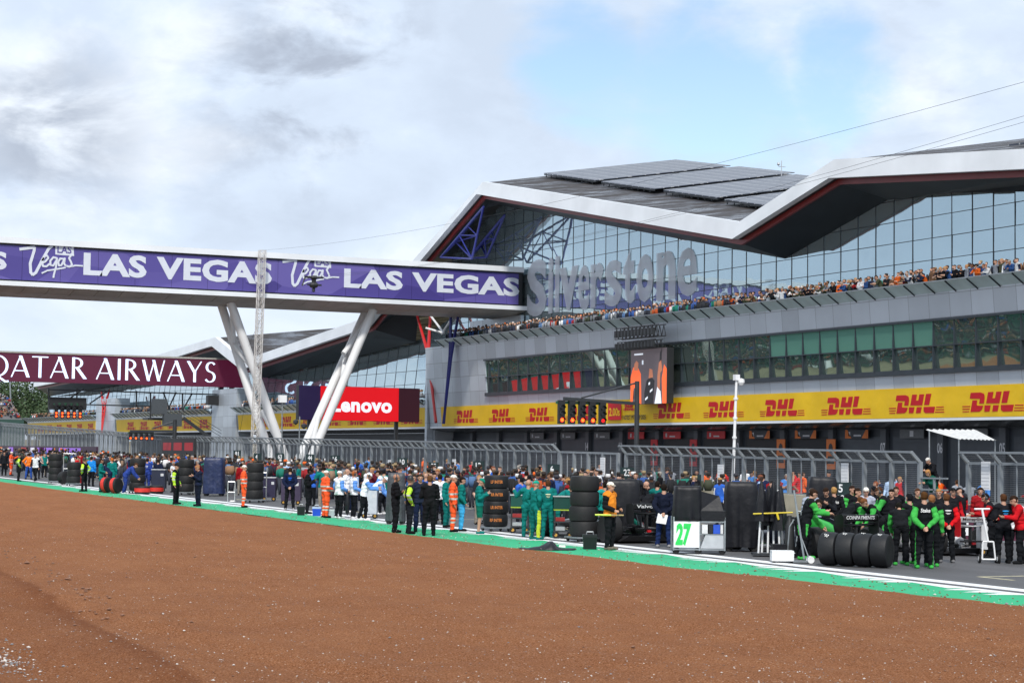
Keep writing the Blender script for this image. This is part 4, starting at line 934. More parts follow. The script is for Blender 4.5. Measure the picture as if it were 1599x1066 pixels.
for z in (1.15, 1.55, 1.98): mb.box(-.04,-.85,z,.04,.85,z+.06)
mb.box(-.04,-.1,1.1,.04,-.04,2.0); mb.obj('bars', M_POST, t)
# white ribbed shelter roof behind the fence gap
t = thing('shelter', 'small white ribbed canopy on thin poles behind the gap in the fence', 'shelter', (48.5, 61, 0))
mb = MB(); n_ = 9; c0, c1, c2, c3 = onX(1446,671,47.5), onX(1525,671.5,52), onX(1557,688,52), onX(1500,686,47.5)
for k in range(n_):
    f0_, f1_ = k/n_, (k+1)/n_; a = c0.lerp(c1, f0_); b_ = c0.lerp(c1, f1_); d = c3.lerp(c2, f0_); e_ = c3.lerp(c2, f1_); h_ = Vector((0,0,.045)); m_ = a.lerp(b_, .3)+h_; m2_ = d.lerp(e_, .3)+h_; lo = t.location
    mb.quad(a-lo, m_-lo, m2_-lo, d-lo); mb.quad(m_-lo, b_-lo, e_-lo, m2_-lo)
mb.obj('roof', pmat('white_ribbed_sheet', (.55,.55,.54), .5), t)
mb = MB()
for c in (c0.lerp(c3,.1), c3.lerp(c0,.05), c2.lerp(c1,.1)): mb.tube((c.x-48.5,c.y-61,gz(60)), (c.x-48.5,c.y-61,c.z), .028, 8)
mb.obj('pole', M_STEEL, t)
for px_, lab in ((1318,'pale slatted board on the fence left of the grid board marked 5'), (1124,'pale slatted board on the fence just left of the white pole'), (1538,'pale slatted board on the fence at the far right'), (940,'pale slatted board on the fence right of the wire gate'), (607,'pale slatted board on the long fence above the black covered cart'), (708,'pale slatted board on the long fence above the orange marshal')):
    q = onX(px_, 745 if px_ > 1000 else 732, 45.8); t = thing('slatted_board', lab, 'board', (45.82, q.y, q.z-.45), 0, 'pale slatted boards on the fence')
    mb = MB(); mb.box(0,-.24,0,.03,.24,1.02); mb.obj('board', M_WHITE, t); mb = MB()
    for k in range(8): mb.box(-.008,-.22,.06+k*.125,-.002,.22,.075+k*.125)
    mb.obj('slats', M_NUM, t)
# black and red scaffold hoarding and bright hoarding at far left
q0, q1 = onX(252,715,44.6), onX(303,715,44.6)
t = thing('hoarding', 'black hoarding with three red blocks and a dotted white line beside the far crowd', 'hoarding', (44.6, (q0.y+q1.y)/2, gz(q0.y))); hw = (q0.y-q1.y)/2; zt = onX(278,684,44.6).z-gz(q0.y)
mb = MB(); mb.box(0,-hw,0,.15,hw,zt); mb.obj('board', M_BLACK, t); mb = MB()
for k in range(3): mb.box(-.01,-hw+hw*.66*k+.4,zt-1.0,-.003,-hw+hw*.66*k+hw*.58,zt-.35)
mb.obj('red_block', pmat('hoarding_red', (.45,.02,.03), .5), t); mb = MB()
for k in range(12): mb.box(-.01,-hw*.92+k*hw*.155,zt-2.0,-.003,-hw*.92+k*hw*.155+.5,zt-1.75)
mb.obj('dots', M_WHITE, t)
t = thing('hoarding', 'dark trackside hoarding with violet, red and orange graphics at the far left', 'hoarding', (43.5, 180, gz(180)))
mb = MB(); L0, L1 = onX(150,705,43.5).y-180, onX(-40,690,43.5).y-180; mb.box(0,L0,0,.2,L1,2.1); mb.obj('board', pmat('dark_plum', (.05,.02,.045), .5), t)
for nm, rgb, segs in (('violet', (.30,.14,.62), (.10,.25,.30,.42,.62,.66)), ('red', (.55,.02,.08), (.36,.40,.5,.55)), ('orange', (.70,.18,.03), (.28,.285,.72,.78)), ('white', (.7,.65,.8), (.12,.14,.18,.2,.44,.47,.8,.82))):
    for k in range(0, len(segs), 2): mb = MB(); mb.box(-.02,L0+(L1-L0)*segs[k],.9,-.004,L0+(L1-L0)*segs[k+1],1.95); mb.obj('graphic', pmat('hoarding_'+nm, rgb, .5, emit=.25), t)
# ------------------------------------------------------------------ grandstands, trees
def vcol_mat():
    m = bpy.data.materials.new('crowd_clothes'); m.use_nodes = True; t, b = nodes_of(m); b.inputs['Roughness'].default_value = .85
    a = t.nodes.new('ShaderNodeAttribute'); a.attribute_name = 'Col'; t.links.new(a.outputs['Color'], b.inputs['Base Color']); return m
M_VCOL = vcol_mat()
SKIN = [(.50,.28,.19), (.42,.22,.14), (.30,.15,.09), (.12,.055,.03), (.55,.33,.24)]
TOPS = ['#15171c','#15171c','#15171c','#1a1c22','#22252d','#1a2035','#1d2230','#23293a','#d9d9da','#8d9096','#a8481a','#8f141b','#2b4f8f','#6c7076','#8b6a4f','#0d6e5e','#3a3f2e','#8a705c','#4f6f98','#0f1014','#0f1014','#191b20']
def crowd_mesh(name, spots, facing, n_=7, m_=4):
    """simple torso, arms, head figures, one mesh, a colour per face"""
    V = []; F = []; C_ = []
    base = MB(); 
    def ell(c, r, n=n_, m=m_):
        rings = []
        for i in range(1, m):
            a = PI*i/m; rings.append([(c[0]+r[0]*math.sin(a)*math.cos(2*PI*k/n), c[1]+r[1]*math.sin(a)*math.sin(2*PI*k/n), c[2]-r[2]*math.cos(a)) for k in range(n)])
        return rings
    for (x, y, z, s) in spots:
        ca, sa = math.cos(facing+random.gauss(0, .5)), math.sin(facing+random.gauss(0, .5)); top = lin(random.choice(TOPS)); sk = random.choice(SKIN)
        hair = random.choice([(.02,.015,.012)]*4+[(.10,.06,.03),(.30,.22,.12),(.03,.02,.015),(.6,.6,.6),(.03,.03,.04)]+([lin('#e0651f')] if random.random() < .25 else []))
        parts_ = [(ell((0,0,1.22),(.22,.14,.33)), top), (ell((0,-.02,1.62),(.085,.10,.13)), sk), (ell((0,.03,1.685),(.098,.112,.105)), hair), (ell((.26,-.07,1.2),(.07,.09,.28)), top), (ell((-.26,-.07,1.2),(.07,.09,.28)), top), (ell((.085,0,.5),(.085,.10,.52)), (.03,.035,.05)), (ell((-.085,0,.5),(.085,.10,.52)), (.03,.035,.05))]
        for rings, c in parts_:
            mb = MB(); mb.loft(rings); k = len(V)
            V += [(x+s*(p[0]*ca-p[1]*sa), y+s*(p[0]*sa+p[1]*ca), z+s*p[2]) for p in mb.v]; F += [tuple(i+k for i in f) for f in mb.f]; C_ += [c]*len(mb.f)
    me = bpy.data.meshes.new(name); me.from_pydata(V, [], F); me.materials.append(M_VCOL)
    at = me.attributes.new('Col', 'FLOAT_COLOR', 'FACE'); at.data.foreach_set('color', np.array([(*c, 1) for c in C_], dtype=np.float32).ravel()); me.shade_smooth()
    o = bpy.data.objects.new(name, me); COL.objects.link(o); return o
# stand visible at far left
random.seed(11)
t = thing('grandstand', 'distant packed grandstand with a dark green front at the far left edge', 'grandstand', (72, 420, 0))
gp = onY(35, 655, 420); gx1 = gp.x
mb = MB()
for k in range(11): mb.box(gx1-72-26+0*k, k*.9, 0, gx1-72-k*.10, k*.9+.9, gp.z+.2+k*.44)
mb.obj('tier', pmat('stand_grey', (.18,.18,.19), .8), t)
mb = MB(); mb.box(gx1-72-26, -.25, 0, gx1-72+.3, -.02, gp.z); mb.obj('front', pmat('stand_green', (.02,.06,.05), .7), t)
mb = MB(); mb.tube((gx1-72,9,0), (gx1-72-1.2,9,19), .15, 6); mb.obj('flagpole', M_STEEL, t)
stuff(crowd_mesh('crowd', [(gx1-25+random.random()*24.5-.1*k, 420+k*.9+.4, gp.z+.2+k*.44-.75, 1) for k in range(11) for _ in range(46)], 0), 'packed spectators in orange, red and white in the far left grandstand', 'crowd')
# stand opposite the building, behind the photographer's left shoulder: it shows in the ribbon window glass
t = thing('grandstand', 'long grandstand opposite the pit building, seen only mirrored in its green windows', 'grandstand', (-14, 270, 0))
mb = MB()
for k in range(17): mb.box(-k*.85-.85, -110, 0, -k*.85, 110, .3+k*.42)
mb.obj('tier', pmat('stand_green_seat', (.03,.13,.09), .7), t)
mb = MB(); mb.box(-14.9, -110, 0, -14.6, 110, 9.5); mb.obj('back_wall', M_NUM, t)
stuff(crowd_mesh('crowd', [(-14-k*.85-.4, 162+random.random()*214, .3+k*.42-.5, 1.1) for k in range(17) for _ in range(190)], PI/2, 5, 3), 'spectators on the opposite grandstand, mirrored in the building windows', 'crowd')
# trees
M_BARK = pmat('bark', (.07,.05,.035), .9, 0, .2, 4); M_LEAF = [pmat('leaf_dark', (.030,.062,.020), .7, 0, .25, .8), pmat('leaf_mid', (.038,.07,.022), .7, 0, .25, .8), pmat('leaf_pale', (.055,.085,.03), .7, 0, .25, .8)]
def tree(x, y, h, r, seed, label, n=2600):
    rnd = random.Random(seed); t = thing('tree', label, 'tree', (x, y, gz(y)), 0, 'trees beyond the far grandstand')
    mb = MB(); mb.tube((0,0,0), (0,0,h*.5), .45, 8, .25); 
    bl = []
    for k in range(11):
        a = rnd.uniform(0, 2*PI); q = Vector((math.cos(a)*r*rnd.uniform(.2,.75), math.sin(a)*r*rnd.uniform(.2,.75), h*rnd.uniform(.35,.9))); bl.append((q, r*rnd.uniform(.28,.5)))
        mb.tube((0,0,h*rnd.uniform(.2,.45)), q, .16, 5, .05)
    mb.obj('trunk', M_BARK, t); lf = MB()
    for i in range(n):
        c, rr = rnd.choice(bl); d = Vector((rnd.gauss(0,1), rnd.gauss(0,1), rnd.gauss(0,.8))).normalized()*rr*rnd.uniform(.55,1.05); p = c+d; s = rnd.uniform(.22,.48)
        u = Vector((rnd.gauss(0,1), rnd.gauss(0,1), rnd.gauss(0,.6))).normalized(); v = u.cross(Vector((rnd.gauss(0,1), rnd.gauss(0,1), rnd.gauss(0,1)))).normalized()
        lf.quad(p-u*s, p-v*s*.6, p+u*s, p+v*s*.6, rnd.choice((0,0,1,1,2)))
    lf.obj('crown', M_LEAF, t)
k = 0
for px_, Yd, top_, lab in ((-20,470,588,'dark leafy tree behind the left edge of the far grandstand'),(12,455,600,'leafy tree rising just behind the packed far grandstand'),(38,480,592,'tall tree right of the far grandstand flagpole'),(60,450,606,'rounded tree between the far grandstand and the building end'),(78,500,600,'tree partly hidden behind the building end'),(48,440,628,'lower bushy tree in front of the taller trees')):
    q = onY(px_, top_, Yd); tree(q.x, Yd, q.z-gz(Yd), 7.5, 20+k, lab); k += 1
# ------------------------------------------------------------------ people
def rotx(p, a, c):      # rotate point about a horizontal axis through c; positive leans towards -Y (forward)
    y, z = p[1]-c[1], p[2]-c[2]; return (p[0], c[1]+y*math.cos(a)-z*math.sin(a), c[2]+y*math.sin(a)+z*math.cos(a))
def skeleton(bend=0, drop=0, head=0, turn=0, armL=((.05,.03,-.30),(.06,-.05,-.55)), armR=None, legL=None, legR=None, wide=1.0):
    """joint positions of a 1.76 m person facing -Y; arms are (elbow, wrist) offsets from the shoulder, legs (knee, ankle)"""
    if armR is None: armR = tuple((-a[0], a[1], a[2]) for a in armL)
    hip = (0, 0, .95-drop); b = math.radians(bend)
    U = lambda x, y, z: rotx((x, y, z-drop), b, hip)
    J = {'hip': hip, 'waist': U(0,0,1.10), 'chest': U(0,.01,1.30), 'neck': U(0,.015,1.47), 'nk2': U(0,-.005,1.54)}
    hb = b+math.radians(head); hc = U(0,-.005,1.54); J['head'] = rotx((hc[0], hc[1]-.012, hc[2]+.095), hb, hc); J['hb'] = hb
    for sd, sx, arm in (('L', 1, armL), ('R', -1, armR)):
        sh = U(sx*.185*wide, .015, 1.415); J['sh'+sd] = sh; J['el'+sd] = tuple(np.add(sh, arm[0])); J['wr'+sd] = tuple(np.add(sh, arm[1]))
    for sd, sx, lg in (('L', 1, legL), ('R', -1, legR)):
        if lg is None: lg = ((sx*.115,-.015,.50), (sx*.125,.02,.085))
        J['hp'+sd] = (sx*.095, 0, .93-drop); J['kn'+sd], J['an'+sd] = lg
    return J
POSES = {
 'stand': skeleton(), 'relaxed': skeleton(armL=((.07,.05,-.29),(.10,-.10,-.52)), armR=((-.05,.02,-.30),(-.04,-.03,-.56)), legL=((.15,-.03,.50),(.19,.0,.085))),
 'behind': skeleton(armL=((.08,.10,-.27),(-.12,.20,-.47)), armR=((-.08,.10,-.27),(.13,.20,-.45)), legL=((.13,-.01,.5),(.16,.02,.085)), legR=((-.13,-.01,.5),(-.16,.02,.085))),
 'crossed': skeleton(armL=((.06,-.03,-.28),(-.20,-.20,-.20)), armR=((-.06,-.03,-.28),(.20,-.22,-.24)), legL=((.13,-.01,.5),(.15,.02,.085))),
 'phone': skeleton(armL=((.05,-.04,-.29),(-.10,-.26,-.14)), armR=((-.05,-.02,-.29),(.02,-.26,-.16)), head=28),
 'hips': skeleton(armL=((.20,.08,-.22),(.02,-.03,-.42)), armR=((-.20,.08,-.22),(-.02,-.03,-.42)), legL=((.15,-.01,.5),(.19,.02,.085)), legR=((-.15,-.01,.5),(-.19,.02,.085))),
 'walk': skeleton(bend=4, armL=((.05,.10,-.28),(.05,.02,-.53)), armR=((-.05,-.09,-.28),(-.04,-.28,-.46)), legL=((.10,-.18,.53),(.10,-.26,.10)), legR=((-.10,.06,.50),(-.10,.36,.16))),
 'reach': skeleton(bend=14, armL=((.04,-.16,-.24),(.0,-.42,-.22)), armR=((-.04,-.16,-.24),(-.02,-.42,-.26)), head=10, legL=((.11,-.10,.51),(.12,-.08,.085)), legR=((-.12,.04,.50),(-.13,.16,.09))),
 'lean': skeleton(bend=48, armL=((.04,-.10,-.27),(-.02,-.30,-.46)), armR=((-.04,-.10,-.27),(.0,-.28,-.48)), head=-8, legL=((.12,-.03,.5),(.14,.03,.085)), legR=((-.12,-.03,.5),(-.14,.08,.085))),
 'crouch': skeleton(bend=38, drop=.42, armL=((.06,-.18,-.20),(-.02,-.40,-.30)), armR=((-.06,-.18,-.20),(.02,-.40,-.30)), head=-18, legL=((.17,-.38,.48),(.14,-.06,.085)), legR=((-.16,-.16,.13),(-.12,.25,.10))),
 'ear': skeleton(armL=((.14,-.10,-.22),(.03,-.08,.12)), armR=((-.07,.04,-.29),(-.10,-.12,-.51)), head=8, turn=10),
 'point': skeleton(armL=((.16,-.12,-.16),(.20,-.40,-.02)), armR=((-.06,.03,-.29),(-.05,-.06,-.55))),
 'carry': skeleton(armL=((.06,.02,-.29),(-.03,-.22,-.36)), armR=((-.06,.02,-.29),(.0,-.22,-.38)), legL=((.12,-.02,.5),(.14,.02,.085))),
 'rail': skeleton(bend=26, armL=((.10,-.16,-.22),(-.05,-.36,-.20)), armR=((-.10,-.16,-.22),(.06,-.38,-.20)), head=6),
}
NP_ = 10
def capsule(a, b_, ra, rb, sx=1.0, sy=1.0, n=NP_):
    """tapered capsule, cross-section scaled in world x / y"""
    a = Vector(a); b_ = Vector(b_); d = b_-a; L = d.length; d = d/L if L > 1e-6 else Vector((0,0,1))
    u = d.cross(Vector((0,1,0))); u = u.normalized() if u.length > .2 else d.cross(Vector((1,0,0))).normalized()*-1
    v = d.cross(u).normalized(); rings = []
    for t in (80, 50, 20): th = math.radians(t); rings.append((a-d*ra*math.sin(th), ra*math.cos(th)))
    for t in (0, .5, 1): rings.append((a+d*L*t, ra+(rb-ra)*t))
    for t in (20, 50, 80): th = math.radians(t); rings.append((b_+d*rb*math.sin(th), rb*math.cos(th)))
    out = []
    for c, r in rings:
        rg = []
        for i in range(n):
            o = (u*math.cos(2*PI*i/n)+v*math.sin(2*PI*i/n))*r; rg.append(c+Vector((o.x*sx, o.y*sy, o.z)))
        out.append(rg)
    mb = MB(); mb.loft(out); return mb
# zones: 0 torso 1 upper arm 2 forearm 3 hand 4 leg 5 foot 6 head 7 neck
def body_parts(J, fine):
    P_ = []
    def c(z, a, b_, ra, rb, sx=1., sy=1.): P_.append((z, Vector(a), Vector(b_), ra, rb, sx, sy))
    lerp = lambda a, b_, t: tuple(Vector(a).lerp(Vector(b_), t))
    c(4, np.add(J['hip'], (-.075,.0,.0)), np.add(J['hip'], (.075,.0,.0)), .105, .105, 1, 1.05)
    c(0, J['hip'], J['waist'], .118, .122, 1.28, .95); c(0, J['waist'], J['chest'], .124, .128, 1.36, .98)
    c(0, lerp(J['chest'], J['shL'], .05), lerp(J['shL'], J['neck'], .38), .118, .07); c(0, lerp(J['chest'], J['shR'], .05), lerp(J['shR'], J['neck'], .38), .118, .07)
    c(0, J['shL'], J['shR'], .066, .066, 1, 1.15)
    c(7, J['neck'], J['head'], .060, .052)
    for s in 'LR':
        c(1, J['sh'+s], J['el'+s], .064, .050); c(2, J['el'+s], J['wr'+s], .049, .036)
        d = (Vector(J['wr'+s])-Vector(J['el'+s])).normalized(); w = Vector(J['wr'+s]); pl = w+d*.075
        c(3, w, pl, .030, .036, 1, .8)
        if fine:
            sd = d.cross(Vector((0,1,.2))).normalized(); bend = d.cross(sd).normalized()*(-1 if s == 'L' else 1)
            for k, (o, L) in enumerate(((-.030,.066),(-.010,.078),(.010,.074),(.030,.058))):
                f0 = pl+sd*o; f1 = f0+d*L*.55+bend*.012; f2 = f1+d*L*.40+bend*.030; c(3, f0, f1, .0115, .0105); c(3, f1, f2, .0105, .009)
            t0 = w+d*.03+sd*(-.028); c(3, t0, t0+d*.045-sd*.03+bend*.015, .013, .010)
        c(4, J['hp'+s], J['kn'+s], .100, .064, 1, 1.04); c(4, J['kn'+s], J['an'+s], .063, .045)
        a = Vector(J['an'+s]); k = Vector(J['kn'+s]); fd = Vector((.02 if s == 'L' else -.02, -1, 0))
        if a.z > .13 and a.y > .2: fd = Vector((0,-.8,-.55))
        c(5, a+Vector((0,.03,-.045)), a+fd*.155+Vector((0,0,-.045)), .042, .036, 1.1, 1)
    return P_
def head_mesh(J):
    hc = Vector(J['head']); R_ = Matrix.Rotation(J['hb'], 3, 'X'); L = []
    def e(o, r, n=12, m=8):
        rings = []
        for i in range(1, m):
            a = PI*i/m; rings.append([hc+R_ @ Vector((o[0]+r[0]*math.sin(a)*math.cos(2*PI*k/n), o[1]+r[1]*math.sin(a)*math.sin(2*PI*k/n), o[2]-r[2]*math.cos(a))) for k in range(n)])
        mb = MB(); mb.loft(rings); L.append(mb)
    e((0,.012,.028), (.079,.098,.094)); e((0,-.018,-.045), (.060,.075,.078)); e((0,-.048,-.092), (.030,.034,.026), 8, 6)
    e((0,-.098,-.022), (.013,.022,.022), 8, 6); e((0,-.088,.002), (.011,.016,.03), 8, 6); e((0,-.080,-.060), (.024,.016,.009), 8, 5)
    for s in (-1, 1): e((s*.080,.012,-.008), (.011,.024,.032), 8, 6); e((s*.034,-.080,.022), (.024,.016,.008), 8, 5)
    return L, hc, R_
def remeshed(mb, vox):
    me = mb.mesh('tmp'); ob = bpy.data.objects.new('tmp', me); COL.objects.link(ob); md = ob.modifiers.new('r', 'REMESH'); md.mode = 'VOXEL'; md.voxel_size = vox
    sm = ob.modifiers.new('s', 'SMOOTH'); sm.factor = .5; sm.iterations = 2 if vox < .03 else 1
    dg = bpy.context.evaluated_depsgraph_get(); out = bpy.data.meshes.new_from_object(ob.evaluated_get(dg)); bpy.data.objects.remove(ob); bpy.data.meshes.remove(me); return out
def make_pose(name, J, vox, fine):
    caps = body_parts(J, fine); mb = MB()
    for z, a, b_, ra, rb, sx, sy in caps:
        q = capsule(a, b_, ra, rb, sx, sy); mb.add(q.v, q.f)
    hl, hc, R_ = head_mesh(J)
    for q in hl: mb.add(q.v, q.f)
    me = remeshed(mb, vox); n = len(me.polygons); fc = np.zeros(n*3); me.polygons.foreach_get('center', fc); fc = fc.reshape(-1, 3)
    best = np.full(n, 9.0); zone = np.zeros(n, int)
    for z, a, b_, ra, rb, sx, sy in caps:
        a, b_ = np.array(a), np.array(b_); d = b_-a; L2 = max(1e-9, d@d); t = np.clip((fc-a)@d/L2, 0, 1); q = fc-(a+t[:, None]*d); q[:, 0] /= sx; q[:, 1] /= sy
        dist = np.linalg.norm(q, axis=1)-(ra+(rb-ra)*t); m = dist < best; best[m] = dist[m]; zone[m] = z
    loc = (fc-np.array(hc)) @ np.array(R_)          # head-local
    hd = np.minimum(np.linalg.norm((loc-[0,.012,.028])/[.079,.098,.094], axis=1), np.linalg.norm((loc-[0,-.018,-.045])/[.06,.075,.078], axis=1))
    inhead = (hd < 1.45) & (loc[:, 2] > -.125); zone[inhead] = 6
    hp = np.array(J['hip']); td = np.array(J['chest'])-hp; td /= np.linalg.norm(td); pr = (fc-hp)@td
    zone[(zone == 0) & (pr < -.075)] = 4; zone[(zone == 4) & (pr > -.075) & (np.linalg.norm(fc-hp, axis=1) < .24) & (fc[:, 1] > hp[1]-.16)] = 0
    return {'me': me, 'zone': zone, 'loc': loc, 'hc': hc, 'R': R_, 'fc': fc, 'J': J}
def subset(D, mask, name, off, slots=None, wr=0.0, seed=0):
    """garment: the chosen faces of the body pushed outward, with a folded rim"""
    me = D['me']; idx = np.nonzero(mask)[0]; V = {}; vs = []; fs = []
    for fi in idx:
        f = []
        for vi in me.polygons[fi].vertices:
            if vi not in V:
                V[vi] = len(vs); v = me.vertices[vi]; o = off
                if wr: o = off+wr*noise.noise(v.co*7+Vector((seed,0,0)))+wr*.6*math.sin(v.co.z*38+6*noise.noise(v.co*4))
                vs.append(v.co+v.normal*o)
            f.append(V[vi])
        fs.append(tuple(f))
    from collections import Counter
    ed = {}
    for f in fs:
        for a, b_ in zip(f, f[1:]+f[:1]): ed[(a, b_)] = 1
    inv = {b_: a for a, b_ in V.items()}; rim = {}
    base = list(fs)
    for (a, b_) in list(ed):
        if (b_, a) not in ed:
            for q in (a, b_):
                if q not in rim: rim[q] = len(vs); vs.append(me.vertices[inv[q]].co.copy())
            fs.append((b_, a, rim[a], rim[b_]))
    m2 = bpy.data.meshes.new(name); m2.from_pydata(vs, [], fs)
    ns = 1 if slots is None else int(slots.max())+1 if len(slots) else 1
    if slots is not None:
        si = list(slots[idx]); ln = len(fs)-len(base); si += [si[0] if len(si) else 0]*ln; ns = max(si)+1; 
    for _ in range(ns): m2.materials.append(None)
    if slots is not None: m2.polygons.foreach_set('material_index', si)
    m2.shade_smooth(); return m2
PL = {}      # near library
for nm, J in POSES.items():
    D = make_pose(nm, J, .0155, True); z, fc, loc = D['zone'], D['fc'], D['loc']; me = D['me']
    eye = (z == 6) & (loc[:, 1] < -.055) & (np.abs(loc[:, 2]-.004) < .010) & (np.abs(np.abs(loc[:, 0])-.032) < .015)
    lip = (z == 6) & (loc[:, 1] < -.075) & (np.abs(loc[:, 2]+.060) < .008) & (np.abs(loc[:, 0]) < .022)
    for _ in range(2): me.materials.append(None)
    me.polygons.foreach_set('material_index', np.where(eye | lip, 1, 0).astype(np.int32)); me.shade_smooth(); me.name = 'body'
    side = (z == 4) & (np.abs(fc[:, 0]) > .182) if nm not in ('crouch', 'walk') else (z == 4) & (np.abs(fc[:, 0]) > .17)
    D['jacket'] = subset(D, np.isin(z, (0,1,2)) , 'jacket', .022, np.where(z == 0, 0, 1), .012, 1)
    D['shirt'] = subset(D, np.isin(z, (0,1)), 'shirt', .016, np.where(z == 0, 0, 1), .005, 2)
    D['vest'] = subset(D, z == 0, 'vest', .036, None, .005, 3)
    D['trousers'] = subset(D, z == 4, 'trousers', .018, np.where(side, 1, 0), .011, 4)
    kz = max(J['knL'][2], J['knR'][2]); D['shorts'] = subset(D, (z == 4) & (fc[:, 2] > kz+.02), 'shorts', .022, None, .004, 5)
    D['shoe1'] = subset(D, (z == 5) & (fc[:, 0] > 0), 'shoe', .010, None); D['shoe2'] = subset(D, (z == 5) & (fc[:, 0] <= 0), 'shoe', .010, None)
    hair = (z == 6) & ((loc[:, 2] > .052-.35*np.minimum(0, loc[:, 1]+.05)*0) & (loc[:, 1] > -.080) | (loc[:, 1] > .018) & (loc[:, 2] > -.062)) & ~((np.abs(loc[:, 0]) > .072) & (loc[:, 2] < .03) & (loc[:, 1] < .04))
    D['hair'] = subset(D, hair, 'hair', .012, None, .005, 6)
    long_ = hair | ((z == 6) & (loc[:, 1] > .0) & (loc[:, 2] > -.12)); D['long_hair'] = subset(D, long_, 'long_hair', .020, None, .008, 7)
    D['cap'] = subset(D, (z == 6) & (loc[:, 2] > .040), 'cap', .014, None)
    PL[nm] = D
    # head gear
    hc, R_ = D['hc'], D['R']
    def hm(mb): 
        mb.v = [tuple(hc+R_ @ Vector(v)) for v in mb.v]; return mb
    b_ = MB(); pts = [(.078*math.sin(a), -.080-.085*math.cos(a)*1.0, .040-.012*math.cos(a)) for a in np.linspace(-PI/2, PI/2, 11)]; b_.add([(p[0], p[1]+.03, p[2]) for p in pts]+[(p[0], p[1]+.03, p[2]-.006) for p in pts], [tuple(range(11)), tuple(range(21, 10, -1))]+[(i, i+11, i+12, i+1) for i in range(10)]); D['brim'] = hm(b_).mesh('brim', [None])
    b_ = MB()
    for s in (-1, 1): b_.lathe([(.02,-.014),(.040,-.012),(.042,.008),(.030,.016)], (s*.098,.012,-.008), 'X', 14)
    ring = [(.102*math.cos(a), .012, .01+.112*math.sin(a)) for a in np.linspace(0, PI, 12)]; b_.path(ring, .011, 6); b_.tube((.095,-.01,-.02), (.04,-.105,-.065), .005, 5); D['headset'] = hm(b_).mesh('headset', [None], True)
    b_ = MB(); b_.lathe([(.135,.035),(.140,.040),(.104,.052),(.100,.10),(.085,.15),(.055,.185),(.0,.198)], (0,.005,.0), 'Z', 18); D['helmet'] = hm(b_).mesh('helmet', [None], True)
    # badge on the back, sits just proud of the jacket at shoulder-blade height
    b_ = MB()
    for z0, w0, h0 in ((1.325,.085,.036),(1.262,.06,.014),(1.235,.04,.012)):
        q = [(w0*math.cos(a), z0+h0/2*math.sin(a)) for a in np.linspace(0, 2*PI, 13)[:-1]] if z0 > 1.3 else [(-w0,z0-h0/2),(w0,z0-h0/2),(w0,z0+h0/2),(-w0,z0+h0/2)]
        b_.slab(q, (0,.172,0), (1,0,0), (0,0,1), (0,.006,0))
    D['badge'] = b_.mesh('back_print', [None])
for nm, D in PL.items():      # light version for the crowd: one mesh, material by zone
    L = make_pose(nm, D['J'], .034, False); z, loc = L['zone'], L['loc']; me = L['me']
    hair = (z == 6) & ((loc[:, 2] > .045) | (loc[:, 1] > .02) & (loc[:, 2] > -.06)); slot = np.select([z == 0, z == 1, z == 2, z == 4, z == 5, hair], [1, 2, 3, 4, 5, 6], 0)
    for _ in range(7): me.materials.append(None)
    co = np.zeros(len(me.vertices)*3); me.vertices.foreach_get('co', co); no = np.zeros(len(me.vertices)*3); me.vertices.foreach_get('normal', no)
    w = np.zeros(len(me.vertices)); 
    for p, s in zip(me.polygons, slot):
        if s in (1,2,3,4): 
            for v in p.vertices: w[v] = .016
        elif s == 6:
            for v in p.vertices: w[v] = max(w[v], .010)
    me.vertices.foreach_set('co', (co.reshape(-1,3)+no.reshape(-1,3)*w[:, None]).ravel()); me.polygons.foreach_set('material_index', slot.astype(np.int32)); me.shade_smooth(); me.name = 'person'; D['lo'] = me
def skinm(k): return pmat('skin_%d' % k, [(.45,.25,.17), (.36,.18,.11), (.52,.31,.23), (.16,.075,.045), (.05,.024,.014)][k], .55, 0, .06, 20)
def hivis(name, base, zs):
    """hi-vis cloth with sewn grey reflective bands at given heights"""
    if name in _mats: return _mats[name]
    m = pmat(name, base, .8, 0, .10, 8, .012, 14); t, b = nodes_of(m); src = b.inputs['Base Color'].links[0].from_socket
    tcn = t.nodes.new('ShaderNodeTexCoord'); sp = t.nodes.new('ShaderNodeSeparateXYZ'); t.links.new(tcn.outputs['Object'], sp.inputs[0]); acc = None
    for z in zs:
        c = t.nodes.new('ShaderNodeMath'); c.operation = 'COMPARE'; t.links.new(sp.outputs[2], c.inputs[0]); c.inputs[1].default_value = z; c.inputs[2].default_value = .028
        if acc is None: acc = c.outputs[0]
        else: a = t.nodes.new('ShaderNodeMath'); a.operation = 'MAXIMUM'; t.links.new(acc, a.inputs[0]); t.links.new(c.outputs[0], a.inputs[1]); acc = a.outputs[0]
    t.links.new(mixc(t, acc, src, (.52,.53,.50)), b.inputs['Base Color']); return m
def MAT(c):
    if c == 'ORJ': return hivis('hi_vis_orange_jacket', '#f0531c', (1.02, 1.17))
    if c == 'ORT': return hivis('hi_vis_orange_trousers', '#f0531c', (.30, .42))
    if c == 'LIME': return hivis('hi_vis_lime', '#b6e332', (1.08, 1.20))
    return cloth(c)
def setm(o, mats):
    for i, m in enumerate(mats[:len(o.material_slots)]): o.material_slots[i].link = 'OBJECT'; o.material_slots[i].material = m
    return o
N_PERSON = [0]
def heading(h): return math.radians(h)-YAW
